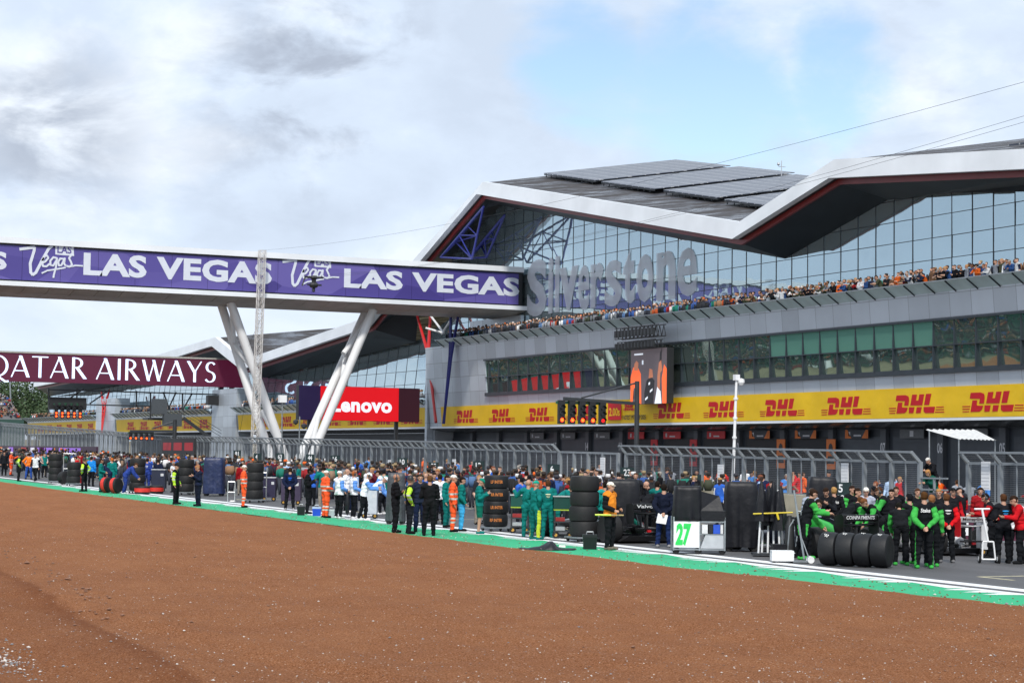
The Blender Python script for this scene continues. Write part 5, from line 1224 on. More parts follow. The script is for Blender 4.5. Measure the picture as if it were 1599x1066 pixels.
def person(pos, pose, h, label, top='#1a1c22', sleeve=None, legs='#15171b', stripe=None, shoes='#17181a', skin=0, hair='#2a1c13', gear=None, gearc='#e8e8e6', vest=None, short=False, shorts=None, height=1.77, badge=None, group=None, back=None):
    """full figure with body, clothes and hair or head gear as its parts"""
    D = PL[pose]; N_PERSON[0] += 1
    t = thing('person', label, 'person', pos, heading(h), group); s = height/1.76; t.scale = (s, s, s)
    def add(name, me, mats):
        o = bpy.data.objects.new(name, me); COL.objects.link(o); o.parent = t; return setm(o, mats)
    add('body', D['me'], [skinm(skin), pmat('eyes_and_lips', (.12,.04,.035), .5, 0, 0)])
    tm = MAT(top); add('shirt' if short else 'jacket', D['shirt' if short else 'jacket'], [tm, MAT(sleeve) if sleeve else tm])
    if shorts: add('shorts', D['shorts'], [MAT(shorts)])
    else: lm = MAT(legs); add('trousers', D['trousers'], [lm, MAT(stripe) if stripe else lm])
    add('shoe', D['shoe1'], [MAT(shoes)]); add('shoe', D['shoe2'], [MAT(shoes)])
    if vest: add('vest', D['vest'], [MAT(vest)])
    gears = (gear or '').split('+')
    if 'cap' in gears: c = add('cap', D['cap'], [MAT(gearc)]); q = bpy.data.objects.new('brim', D['brim']); COL.objects.link(q); q.parent = c; setm(q, [MAT(gearc)])
    elif 'helmet' in gears: add('helmet', D['helmet'], [M_BLACK])
    if hair and 'helmet' not in gears: add('long_hair' if 'long' in gears else 'hair', D['long_hair' if 'long' in gears else 'hair'], [cloth(hair)]) if 'cap' not in gears else None
    if 'headset' in gears: add('headset', D['headset'], [M_DARK])
    if badge and pose in ('stand','relaxed','behind','crossed','phone','hips','ear','point','carry'): add('back_print', D['badge'], [MAT(badge)])
    if back: o = text('back_lettering', back, (.11,.175,1.285), (-1,0,0), (0,0,1), .22, .09, MAT('#e8e8e8'), t, .02, .005, shear=.1)
    return t
def extra(pos, pose, h, label, group, top, legs='#1a1c20', sleeve=None, fore=None, skin=0, hair='#2a1c13', shoes='#17181a', height=1.76):
    o = bpy.data.objects.new('person', PL[pose]['lo']); COL.objects.link(o); o.location = pos; o.rotation_euler = (0,0,heading(h)); s = height/1.76; o.scale = (s,s,s)
    tm = cloth(top); sm = cloth(sleeve) if sleeve else tm; setm(o, [skinm(skin), tm, sm, (skinm(skin) if fore == 'skin' else cloth(fore) if fore else sm), cloth(legs), cloth(shoes), cloth(hair)])
    N_PERSON[0] += 1; return tag(o, label, 'person', group)
# ------------------------------------------------------------------ tyres, trolleys, covers, cars
def gp(x, y): 
    q = G(x, y); return Vector((q.x, q.y, gz(q.y)))
def off(p, dx=0, dy=0): return Vector((p.x+dx, p.y+dy, gz(p.y+dy)))
TYP = [(.20,-.205),(.33,-.215),(.385,-.19),(.405,-.13),(.41,0),(.405,.13),(.385,.19),(.33,.215),(.20,.205)]
_tb = MB(); _tb.lathe([(r-.0, h) for r, h in TYP], n=32); TM = _tb.mesh('tyre', [None], True)
_rb = MB(); _rb.lathe([(.0,.14),(.05,.16),(.17,.18),(.205,.20),(.215,.19),(.215,-.19),(.205,-.20),(.17,-.16),(.0,-.14)], n=24); RM = _rb.mesh('rim', [None], True)
_sb = MB(); _sb.lathe([(.412,-.10),(.414,0),(.412,.10)], n=32); STM = _sb.mesh('band', [None], True)
def mk(name, me, par, mats, loc=(0,0,0), rot=None):
    o = bpy.data.objects.new(name, me); COL.objects.link(o); o.parent = par; o.location = loc
    if rot: o.rotation_euler = rot
    return setm(o, mats)
def tyre(pos, label, group, rot=(0,0,0), mat=None, rim=True, s=1.0, band=None):
    t = bpy.data.objects.new('tyre', TM); COL.objects.link(t); t.location = pos; t.rotation_euler = rot; t.scale = (s,s,s); setm(t, [mat or M_BLANKET]); tag(t, label, 'tyre', group)
    if rim: mk('rim', RM, t, [M_DARK])
    if band: mk('band', STM, t, [band])
    return t
M_BANDR = pmat('tyre_red_band', (.60,.03,.02), .6)
def dolly(p, w, label, d=None, mat=None, wheels=True):
    d = d or w; t = thing('tyre_trolley', label, 'trolley', p, -YAW*.0); mb = MB(); mb.box(-w/2,-d/2,.10,w/2,d/2,.15); mb.obj('platform', mat or M_STEEL, t)
    for sx in (-1,1):
        for sy in (-1,1): mb = MB(); mb.lathe([(.02,-.025),(.07,-.025),(.075,0),(.07,.025),(.02,.025)], (sx*w*.4, sy*d*.4, .075), 'X', 12); mb.obj('wheel', M_RUB, t)
    return t
ORD = ['bottom', 'second from the bottom', 'third from the bottom', 'top', 'fifth']
def stack(x, y, n, desc, group, mat=None, words=None, s=1.0, jit=.02, trolley=True):
    p = gp(x, y); h = .415*s
    if trolley: dolly(p, .8*s, 'low wheeled trolley under the '+desc)
    for k in range(n):
        q = (p.x+random.uniform(-jit,jit), p.y+random.uniform(-jit,jit), p.z+.16+h*(k+.5)+.004)
        t = tyre(q, '%s tyre of the %s' % (ORD[k] if k < n-1 else 'top', desc), group, (0,0,random.uniform(0,.6)), mat, s=s)
        if words:
            a = -PI/2-YAW+.25; t.rotation_euler = (0,0,0)
            o = text('lettering', words[n-1-k], (-.20,0,-.045), (1,0,0), (0,0,1), .40, .10, pmat('blanket_orange', (.62,.20,.04), .6), t, .02, .004)
            for v in o.data.vertices: ph = -PI/2-YAW+.06+v.co.x/.41; v.co = ((.414-v.co.y)*math.cos(ph), (.414-v.co.y)*math.sin(ph), v.co.z)
    return p
random.seed(21)
stack(774, 829, 4, 'black lettered tyre stack beside the green crew', 'black blanket tyres in the lettered stack', words=['LF INTER','RR INTER','LR INTER','RF INTER'])
stack(911, 845, 4, 'bare dark tyre stack behind the black box', 'bare tyres in the stack by the orange bib marshal', mat=M_RUB, s=1.07, jit=.03)
stack(290, 772, 4, 'tyre rack behind the policeman with lime sleeves', 'tyres stacked behind the policeman', mat=M_RUB)
stack(397, 784, 4, 'tyre rack right of the orange marshal', 'tyres stacked right of the orange marshal', mat=M_RUB)
stack(86, 754, 4, 'far left tyre stack by the silver frame', 'tyres in the far left stack', mat=M_RUB)
stack(214, 770, 4, 'far tyre stack behind the bending blue mechanic', 'tyres in the stack behind the blue mechanic', mat=M_RUB)
stack(115, 758, 3, 'small tyre stack beside the red mechanic', 'tyres beside the red mechanic', mat=M_RUB)
p = gp(100, 756); tyre(p+Vector((0,0,.41)), 'tyre leaning upright against the far left stack', 'loose tyres on the green strip', (PI/2-.15,0,.5), M_RUB)
for x, y, l in ((166,769,'upright tyre with red band held by the bending mechanic'), (180.5,770,'upright tyre with red band right of the bending mechanic')):
    tyre(gp(x,y)+Vector((0,0,.41)), l, 'loose tyres on the green strip', (0,PI/2-.1,-.9), M_RUB, band=M_BANDR)
for x, y, l in ((222,771,'tyre lying flat, red band, at the blue mechanic\'s hands'), (243,770,'tyre lying flat, red band, before the navy back')):
    tyre(gp(x,y)+Vector((0,0,.21)), l, 'loose tyres on the green strip', (0,0,0), M_RUB, band=M_BANDR)
# four wrapped tyres standing on edge in a row behind the green car
A_, B_ = gp(1283,882), gp(1396,887); d = (B_-A_).normalized(); rz = math.atan2(d.y, d.x)
M_COLLAR = pmat('cover_mark', (.72,.72,.70), .6)
for k, l in enumerate(('leftmost wrapped tyre of the row on edge, its end face showing', 'second wrapped tyre from the left in the row on edge', 'third wrapped tyre from the left in the row on edge', 'rightmost wrapped tyre of the row on edge')):
    q = A_+d*(.22+.435*k); t = tyre((q.x,q.y,gz(q.y)+.415), l, 'wrapped tyres standing in a row', (0,PI/2,rz), M_BLANKET)
    mb = MB(); a0 = [3.75,3.5,3.3,3.45][k]
    for j in range(5):
        ph = a0+PI*.0-.12+j*.05; z = -.03+.012*((j*7) % 5-2)*2; mb.slab([(0,0),(.05,.01),(.045,.03),(0,.022)], (.416*math.cos(ph), .416*math.sin(ph), z), (-math.sin(ph),math.cos(ph),0), (0,0,1), (.004*math.cos(ph),.004*math.sin(ph),0))
    mb.obj('mark', M_COLLAR, t)
def drape(name, label, cat, p, w, d, h, rz=0, mat=None, sag=.10, seed=0, flare=.06, lift=.12, wheels=True):
    """cloth thrown over something boxy: rounded top, folds deepening towards the hem"""
    t = thing(name, label, cat, p, rz); rings = []; n = 64
    for j in range(15):
        f = j/14; z = lift+(h-lift)*(1-f); sq = 7
        k = 1-.10*max(0, 1-f*5)**2+flare*f; rg = []
        for i in range(n):
            a = 2*PI*i/n; ca, sa = math.cos(a), math.sin(a); r = (abs(ca)**sq+abs(sa)**sq)**(-1/sq)
            fold = .035*f*math.sin(a*9+3*noise.noise(Vector((a*2, seed, 0))))+.045*(.3+f)*noise.noise(Vector((ca*2.2+seed, sa*2.2, z*1.3)))
            rg.append((ca*r*w/2*k+ca*fold, sa*r*d/2*k+sa*fold, z+(.03*noise.noise(Vector((a, seed, 5))) if j == 14 else 0)))
        rings.append(rg)
    top = [[(x*s, y*s, z+.05*(1-s)-sag*(1-s)*(.6+.4*noise.noise(Vector((x*3, y*3, seed))))) for x, y, z in rings[0]] for s in (.15, .45, .75, .93)]
    mb = MB(); mb.loft(top+rings, cap=False); mb.f.append(tuple(range(n))); mb.m.append(0); mb.obj('cover', mat or M_COVER, t, 'all')
    if wheels:
        for sx in (-1,1):
            for sy in (-1,1): mb = MB(); mb.lathe([(.02,-.03),(.09,-.03),(.10,0),(.09,.03),(.02,.03)], (sx*w*.38, sy*d*.36, .10), 'Y', 12); mb.obj('wheel', M_RUB, t)
    return t
def width(p, px): return px/FPX*(p-CAMP).dot(FW)
RC = -YAW
p = gp(972, 845); z_ = width(p,1); drape('covered_rack', 'tall black draped rack behind the marshal in the orange bib', 'covered rack', p, z_*50, .9, z_*97, RC, seed=2, flare=.16)
p = gp(1156, 860); z_ = width(p,1); drape('covered_rack', 'tall black draped rack between the number 27 cart and the parasol bundle', 'covered rack', p, z_*50, .8, z_*108, RC, seed=5, flare=.04)
p = gp(618, 818); z_ = width(p,1); drape('covered_rack', 'dark grey draped rack behind the bald man in black', 'covered rack', p, z_*27, .7, z_*80, RC, seed=8, mat=pmat('grey_cover_cloth', (.05,.055,.065), .5, 0, .2, 4, .05, 4))
p = gp(334, 774); z_ = width(p,1); t = drape('covered_stack', 'round navy wrapped tyre stack beside the navy man reading', 'covered stack', p, z_*31, z_*31, z_*60, RC, seed=9, mat=pmat('navy_cover', (.012,.022,.075), .45, 0, .2, 3, .05, 4), flare=.0)
p = gp(1010, 815); z_ = width(p,1); drape('covered_wing', 'low black draped shape behind the tall rack and mechanics in red', 'covered car', off(p,.8,3), z_*46, 1.0, 1.55, RC, seed=12)
p = gp(1366, 838); z_ = width(p,1); drape('covered_rack', 'black draped rack behind the man in the white cap', 'covered rack', off(p,.3,3.5), z_*46, .9, 1.9, RC, seed=15)
t = thing('barrier', 'low plum coloured barrier behind the second racing car and its crew', 'barrier', (40.5, 50.0, gz(50)), RC)
mb = MB(); mb.box(-2.6,-.05,.05,2.6,.05,1.15); mb.obj('panel', pmat('barrier_plum', (.075,.008,.03), .5), t); mb = MB(); mb.box(-2.6,-.3,0,2.6,.3,.045); mb.obj('foot', M_STEEL, t); mb = MB(); mb.slab([(.1,.2),(.45,.2),(.45,.32),(.25,.32),(.25,.9),(.1,.9)], (-.9,-.056,0), (1,0,0), (0,0,1), (0,-.004,0)); mb.obj('mark', M_WHITE, t)
# number 27 cart with open shelves at its right
p = gp(1090, 864); z_ = width(p,1); W_ = z_*80
t = thing('pit_cart', 'black draped cart with a white panel bearing a green number 27', 'cart', p, RC)
H27 = z_*105
dr = MB(); n = 48; rings = []
for j in range(9):
    f = j/8; z = H27*(1-f)+H27*.49*f; rg = []
    for i in range(n):
        a = 2*PI*i/n; ca, sa = math.cos(a), math.sin(a); r = (abs(ca)**8+abs(sa)**8)**(-1/8); fo = .03*f*math.sin(a*7)+.04*noise.noise(Vector((ca*2, sa*2, z*2)))
        rg.append((ca*r*W_*.26-W_*.22+ca*fo, sa*r*.40+sa*fo, z))
    rings.append(rg)
dr.loft([[(x*.3-W_*.15, y*.3, z-.04) for x, y, z in rings[0]]]+rings, cap=True); dr.obj('cover', M_COVER, t, 'all')
mb = MB(); mb.box(-W_*.02,-.38,H27*.5,W_*.5,.38,H27*.64); mb.hexa([(0,-.36,H27*.64),(W_*.46,-.36,H27*.64),(W_*.46,.36,H27*.64),(0,.36,H27*.64),(W_*.02,-.25,H27*.93),(W_*.4,-.1,H27*.86),(W_*.4,.3,H27*.86),(W_*.02,.3,H27*.93)]); mb.obj('cover', M_COVER, t, True)
mb = MB(); mb.box(-W_*.5,-.40,H27*.10,-W_*.005,-.37,H27*.48); mb.obj('number_panel', M_WHITE, t)
text('number', '27', (-W_*.47,-.402,H27*.125), (1,0,0), (0,0,1), W_*.31, H27*.33, pmat('number_green', (.02,.60,.10), .5), t, .05, .006, shear=.12)
mb = MB()
for x in (-W_*.5, 0, W_*.49):
    for y in (-.36,.36): mb.box(x-.02,y-.02,.1,x+.02,y+.02,H27*.55)
mb.box(-W_*.5,-.37,.11,W_*.5,.37,.15); mb.box(0,-.36,H27*.47,W_*.49,.36,H27*.49); mb.box(0,-.36,H27*.29,W_*.49,.36,H27*.30); mb.obj('frame', M_STEEL, t)
mb = MB(); mb.hexa([(W_*.02,-.36,.16),(W_*.47,-.36,.16),(W_*.47,.1,.16),(W_*.02,.1,.16),(W_*.12,-.34,.52),(W_*.47,-.34,.52),(W_*.47,.1,.52),(W_*.12,.1,.52)]); mb.obj('panel', M_ALU, t)
for x0, x1, c in ((.05,.16,'#d7d9dc'),(.18,.26,'#16181c'),(.27,.40,'#1f4fc0'),(.41,.46,'#c9c9cb')): mb = MB(); mb.box(W_*x0,-.33,H27*.305,W_*x1,-.05,H27*.44); mb.obj('tool_box', pmat('box_'+c[1:], c, .5), t)
for sx in (-.45,-.02,.45): mb = MB(); mb.lathe([(.02,-.03),(.09,-.03),(.1,0),(.09,.03),(.02,.03)], (W_*sx,-.3,.1), 'Y', 12); mb.obj('wheel', M_RUB, t)
# closed parasols strapped together
p = gp(1204, 868); z_ = width(p,1); t = thing('parasol_bundle', 'bundle of closed black parasols with white poles and a yellow strap', 'parasols', p, RC)
for k in range(6):
    x = (-.36+.14*k); x = x*1.0; yb = .12*((k*3) % 4-1.5)
    mb = MB(); mb.tube((x*1.0,yb,.06), (x*.75,yb,1.75), .027, 8); mb.obj('pole', M_WHITE, t, True)
    mb = MB(); rings = []
    for j in range(9):
        f = j/8; z = 1.98-1.05*f-.12*((k*5) % 3); rg = []
        for i in range(18):
            a = 2*PI*i/18; r = .03+.145*f**.7+.03*math.sin(a*5+k+f*3)*f; rg.append((x*.8+r*math.cos(a), yb+r*math.sin(a), z))
        rings.append(rg)
    mb.loft(rings); mb.obj('canopy', M_COVER, t, True)
mb = MB(); mb.tube((-.52,-.32,1.12),(.52,-.32,1.17),.022,6); mb.tube((.1,-.34,1.15),(.15,-.34,.98),.03,6); mb.obj('strap', pmat('strap_yellow', (.65,.50,.03), .6), t)
mb = MB(); mb.box(-.5,-.3,.04,.55,.3,.09); mb.obj('base', M_DARK, t)
# white box, trolley with upright handle, long jack pole
p = gp(1221, 878); z_ = width(p,1); t = thing('equipment_box', 'plain white equipment box on small casters below the parasol bundle', 'box', p, RC)
mb = MB(); w = z_*17; mb.box(-w,-.2,.05,w,.2,z_*19); mb.obj('case', M_WHITE, t); mb = MB(); mb.box(-w*.62,-.204,.06,-w*.6,-.2,z_*18.5); mb.box(-w-.003,-.2,z_*15.6,w+.003,.2,z_*16); mb.obj('seam', M_NUM, t)
for sx in (-1,1): mb = MB(); mb.lathe([(.01,-.02),(.04,-.02),(.04,.02),(.01,.02)], (sx*w*.8,-.15,.04), 'Y', 10); mb.obj('caster', M_RUB, t)
p = gp(1235, 872); z_ = width(p,1); t = thing('gas_trolley', 'tall narrow trolley with bent handle and black bottle behind the white box', 'trolley', off(p,.25,.45), RC)
mb = MB(); mb.path([(-.35,0,.1),(.15,0,.12),(.22,0,.7),(.32,0,1.05),(.30,0,1.2),(.18,0,1.22)],.022,8); mb.path([(-.05,0,.12),(.0,0,.8),(.12,0,1.0)],.02,8); mb.obj('frame', M_STEEL, t)
mb = MB(); mb.lathe([(.0,.1),(.12,.12),(.12,.85),(.06,.98),(.05,1.1)], (.02,.12,0), 'Z', 14); mb.obj('bottle', M_BLACK, t, True)
mb = MB(); mb.box(-.45,-.2,.05,-.1,.25,.35); mb.obj('bag', M_COVER, t)
p = gp(1262, 879); t = thing('jack', 'long steel jack pole leaning up beside two small white wheels', 'jack', p, RC); z_ = width(p,1)
mb = MB(); mb.tube((-.10,.0,.10),(-.33,.25,z_*113),.026,8); mb.tube((.02,0,.12),(-.2,.12,.75),.016,6); mb.box(-.38,-.1,.03,.02,.1,.07); mb.obj('handle', M_STEEL, t)
for y in (-.12,.12): mb = MB(); mb.lathe([(.02,-.02),(.085,-.025),(.09,0),(.085,.025),(.02,.02)], (.05,y,.09), 'Y', 16); mb.obj('wheel', M_WHITE, t, True)
p = gp(1544, 879); t = thing('hand_trolley', 'white T handled lifting trolley standing behind the second racing car', 'trolley', p, RC); z_ = width(p,1)
mb = MB(); mb.tube((-.02,0,.55),(-.16,.05,z_*84),.030,8); mb.tube((-.36,.05,z_*84),(.04,.05,z_*84.5),.024,8); mb.path([(-.17,0,.10),(-.15,0,.55),(.12,0,.55),(.17,0,.10),(-.17,0,.10)],.022,8); mb.obj('frame', M_WHITE, t, True)
for sx in (-1,1): mb = MB(); mb.lathe([(.02,-.02),(.10,-.028),(.115,0),(.10,.028),(.02,.02)], (sx*.24,0,.115), 'X', 18); mb.obj('wheel', M_RUB, t, True); mb = MB(); mb.lathe([(.0,-.03),(.06,-.032),(.06,.032),(.0,.03)], (sx*.24,0,.115), 'X', 12); mb.obj('hub', M_WHITE, t)
# dark green tool carts
def cart(x0, x1, yt, yb, label, c, trim=None, shelves=2, d=.6, dist=0, panel=False):
    p = off(gp((x0+x1)/2, yb), 0, dist); z_ = width(p, 1); w = z_*(x1-x0); h = p.z*0+z_*(yb-yt); t = thing('tool_cart', label, 'cart', p, RC); m = pmat('cart_'+c[1:], c, .45, 0, .1, 4)
    if panel: mb = MB(); mb.box(-w/2,-d/2,.18,w/2,d/2,h); mb.obj('body', m, t); mb = MB(); mb.box(-w/2-.02,-d/2-.02,h+.002,w/2+.02,d/2+.02,h+.04); mb.box(w*.18,-d/2-.008,h*.72,w*.4,-d/2-.002,h*.84); mb.obj('top', pmat('cart_trim', (.55,.56,.58), .4), t)
    else:
        mb = MB(); mb.box(-w/2,-d/2,h*.70,w/2,d/2,h-.03); mb.obj('drawer', m, t); mb = MB(); mb.box(-w/2-.03,-d/2-.03,h-.028,w/2+.03,d/2+.03,h); mb.obj('top', pmat('cart_top', (.42,.45,.45), .35), t)
        mb = MB(); mb.box(-w/2,-d/2+.02,h*.66,w/2,d/2,h*.695); mb.obj('trim', pmat('cart_lime', (.40,.55,.05), .5), t)
        for k in range(shelves): mb = MB(); mb.box(-w/2,-d/2,.2+k*h*.22,w/2,d/2,.24+k*h*.22); mb.obj('shelf', M_DARK, t); mb = MB(); mb.box(-w*.4,-d*.4,.245+k*h*.22,w*.1,d*.3,.36+k*h*.22); mb.obj('parts_tray', pmat('tray_red', (.30,.02,.02), .5) if k else M_ALU, t)
        for sx in (-1,1):
            for sy in (-1,1): mb = MB(); mb.box(sx*(w/2-.03)-.025,sy*(d/2-.03)-.025,.12,sx*(w/2-.03)+.025,sy*(d/2-.03)+.025,h*.66); mb.obj('upright', M_BLACK, t)
    for sx in (-1,1): mb = MB(); mb.lathe([(.02,-.035),(.10,-.035),(.11,0),(.10,.035),(.02,.035)], (sx*w*.38,-d*.4,.11), 'Y', 14); wo_ = mb.obj('wheel', M_RUB, t, True); mb = MB(); mb.lathe([(.0,-.04),(.05,-.042),(.05,.042),(.0,.04)], (sx*w*.38,-d*.4,.11), 'Y', 10); mb.obj('hub', pmat('hub_gold', (.45,.25,.04), .4), wo_)
    return t
cart(797, 826, 772, 832, 'dark green open tool cart right of the lettered tyre stack', '#0b4a41')
cart(864, 893, 774, 840, 'dark green open tool cart left of the bare dark tyre stack', '#0a3f38')
cart(422, 441, 747, 783, 'navy panelled cart left of the man with blue shoulders', '#2a2640', panel=True, dist=1)
cart(463, 493, 749, 790, 'wide plum panelled cart behind the black jacketed official', '#3a3048', panel=True, dist=2)
cart(582, 604, 766, 811, 'white slim cart left of the dark grey draped rack', '#b9bfc6', panel=True, dist=1)
cart(1585, 1612, 813, 872, 'white and red stand cut off by the right edge of the photo', '#c4c6c9', panel=True, dist=1.5)
cart(253, 274, 735, 769, 'navy panelled cart left of the rear policeman', '#22283c', panel=True, dist=2)
# blue cool box, white bin, black box
def smallbox(x0, x1, yt, yb, name, label, cat, c, lid):
    p = gp((x0+x1)/2, yb); z_ = width(p,1); w = z_*(x1-x0)/2; h = z_*(yb-yt)*.82; t = thing(name, label, cat, p, RC); m = pmat('box_'+c[1:], c, .4); mb = MB()
    mb.hexa([(-w*.92,-w*.6,0),(w*.92,-w*.6,0),(w*.92,w*.6,0),(-w*.92,w*.6,0),(-w,-w*.68,h*.8),(w,-w*.68,h*.8),(w,w*.68,h*.8),(-w,w*.68,h*.8)]); mb.obj('box', m, t)
    mb = MB(); mb.box(-w*1.04,-w*.72,h*.802,w*1.04,w*.72,h); mb.obj('lid', pmat('box_'+lid[1:], lid, .45), t); mb = MB(); mb.path([(-w*.5,0,h),(-w*.45,0,h+.07),(w*.45,0,h+.07),(w*.5,0,h)],.015,6); mb.obj('handle', M_STEEL, t)
smallbox(488,501,788,805,'cool_box','blue cool box with pale lid on the green strip','cool box','#1c49c4','#a9b8d8')
smallbox(511,522,792,808,'bin','pale grey plastic tub right of the crouched down orange marshal'.replace('crouched down ',''),'tub','#b4bcc4','#c8ced4')
smallbox(910,932,829,857,'equipment_case','black case standing before the bare dark tyre stack','case','#0e0f11','#16171a')
smallbox(464,476,787,804,'bag','small black bag by the feet of the black jacketed official','bag','#111214','#15161a')
# limp black cover on the green strip
p = gp(855, 858); t = thing('folded_cover', 'limp black cover with a raised hump lying on the green strip', 'cover', p, RC); z_ = width(p,1)
mb = MB(); rings = []
for j in range(25):
    f = j/24; x = (-44+f*88)*z_; hgt = .05+.07*math.exp(-((f-.45)/.16)**2)+.15*math.exp(-((f-.56)/.09)**2)+.02*noise.noise(Vector((f*9,1,0))); wd = (.05+.34*math.sin(PI*min(1,max(0,f)))**.7)*(1+.3*noise.noise(Vector((f*6,4,0))))
    rings.append([(x+.05*noise.noise(Vector((f*5,i,2))), math.cos(PI*i/10)*wd, max(.012, math.sin(PI*i/10)**1.3*hgt*(1+.35*noise.noise(Vector((f*8,i*.7,1)))))) for i in range(11)])
mb.loft(rings, closed=False); mb.obj('cover', M_COVER, t, 'all')
mb = MB(); mb.slab([(.30,.10),(.48,.09),(.47,.14),(.31,.15)], (0,-.36,0), (1,0,0), (0,.35,1), (0,-.01,0)); mb.obj('mark', M_COLLAR, t)
# silver frames and barriers
for x, y, yt, w_, l in ((361,784,752,11,'silver trolley handle frame right of the navy wrapped stack'), (411,783,738,9,'folding steel step right of the tyre rack'), (108,755,708,19,'tall silver tube frame right of the far left tyre stack')):
    p = gp(x, y); z_ = width(p,1); t = thing('tube_frame', l, 'frame', p, RC); h = z_*(y-yt); w = z_*w_/2; mb = MB(); mb.path([(-w,0,.03),(-w,0,h),(w,0,h),(w,0,.03)],.025,6); mb.path([(-w,0,h*.5),(w,0,h*.5)],.02,6); mb.path([(-w,0,.05),(-w,.5,.05),(w,.5,.05),(w,0,.05)],.02,6); mb.obj('tubes', M_ALU, t)
# red and black cover roll on a rack above the second car
q = onY(1478,782,58); t = thing('rolled_cover', 'black roll over an orange band on a rack behind the red crew', 'rack', (q.x, 58, gz(58)), RC)
z_ = width(Vector((q.x,58,q.z)),1); h = q.z-gz(58); w = z_*30; mb = MB(); rg = [[(x, .35*math.cos(a), h+.1+.2*max(-.2,math.sin(a))+.02*noise.noise(Vector((x*3,a,0)))) for a in np.linspace(0, 2*PI, 17)[:-1]] for x in np.linspace(-w,w,12)]; mb.loft(rg); mb.obj('roll', M_COVER, t, True)
mb = MB(); mb.box(-w*.98,-.36,h-.24,w*.98,.36,h-.06); mb.obj('band', pmat('rack_orange', (.62,.08,.02), .5), t); mb = MB()
for sx in (-1,1): mb.box(sx*w*.9-.03,-.3,0,sx*w*.9+.03,.3,h-.25)
mb.obj('support', M_DARK, t)
# grid boards with numbers hung on the fence
for x, y, s_, s2 in ((370,712,'81',None),(402,717,'4',None),(437,717,'63',None),(484,719,'44',None),(523,721,'16',None),(628,726,'10',None),(677,733,'55','SAI'),(747,732,'12',None),(815,740,'22','TSU'),(864,738,'6',None),(979,744,'23',None),(1083,756,'32','OCO'),(1316,770,'5','BOR')):
    q = onX(x, y, 45.2); w = .36; t = thing('grid_board', 'dark grid position board showing a white number '+s_, 'board', (45.2, q.y, q.z-.38), -PI/2+.55, 'grid number boards by the fence')
    mb = MB(); mb.box(-w,-0.0,0,w,.04,.82); mb.obj('board', pmat('board_dark_green', (.012,.03,.03), .5), t); text('number', s_, (-w*.5,-.004,.42), (1,0,0), (0,0,1), w*(1.0 if len(s_) > 1 else .5), .32, M_WHITE, t, .02, .004)
    if s2 and s2 != 'OCO': text('name', s2, (-w*.65,-.004,.08), (1,0,0), (0,0,1), w*1.3, .24, M_WHITE, t, .02, .004)
    mb = MB(); mb.box(-.03,.05,-.9,.03,.09,.4); mb.obj('post', M_POST, t)
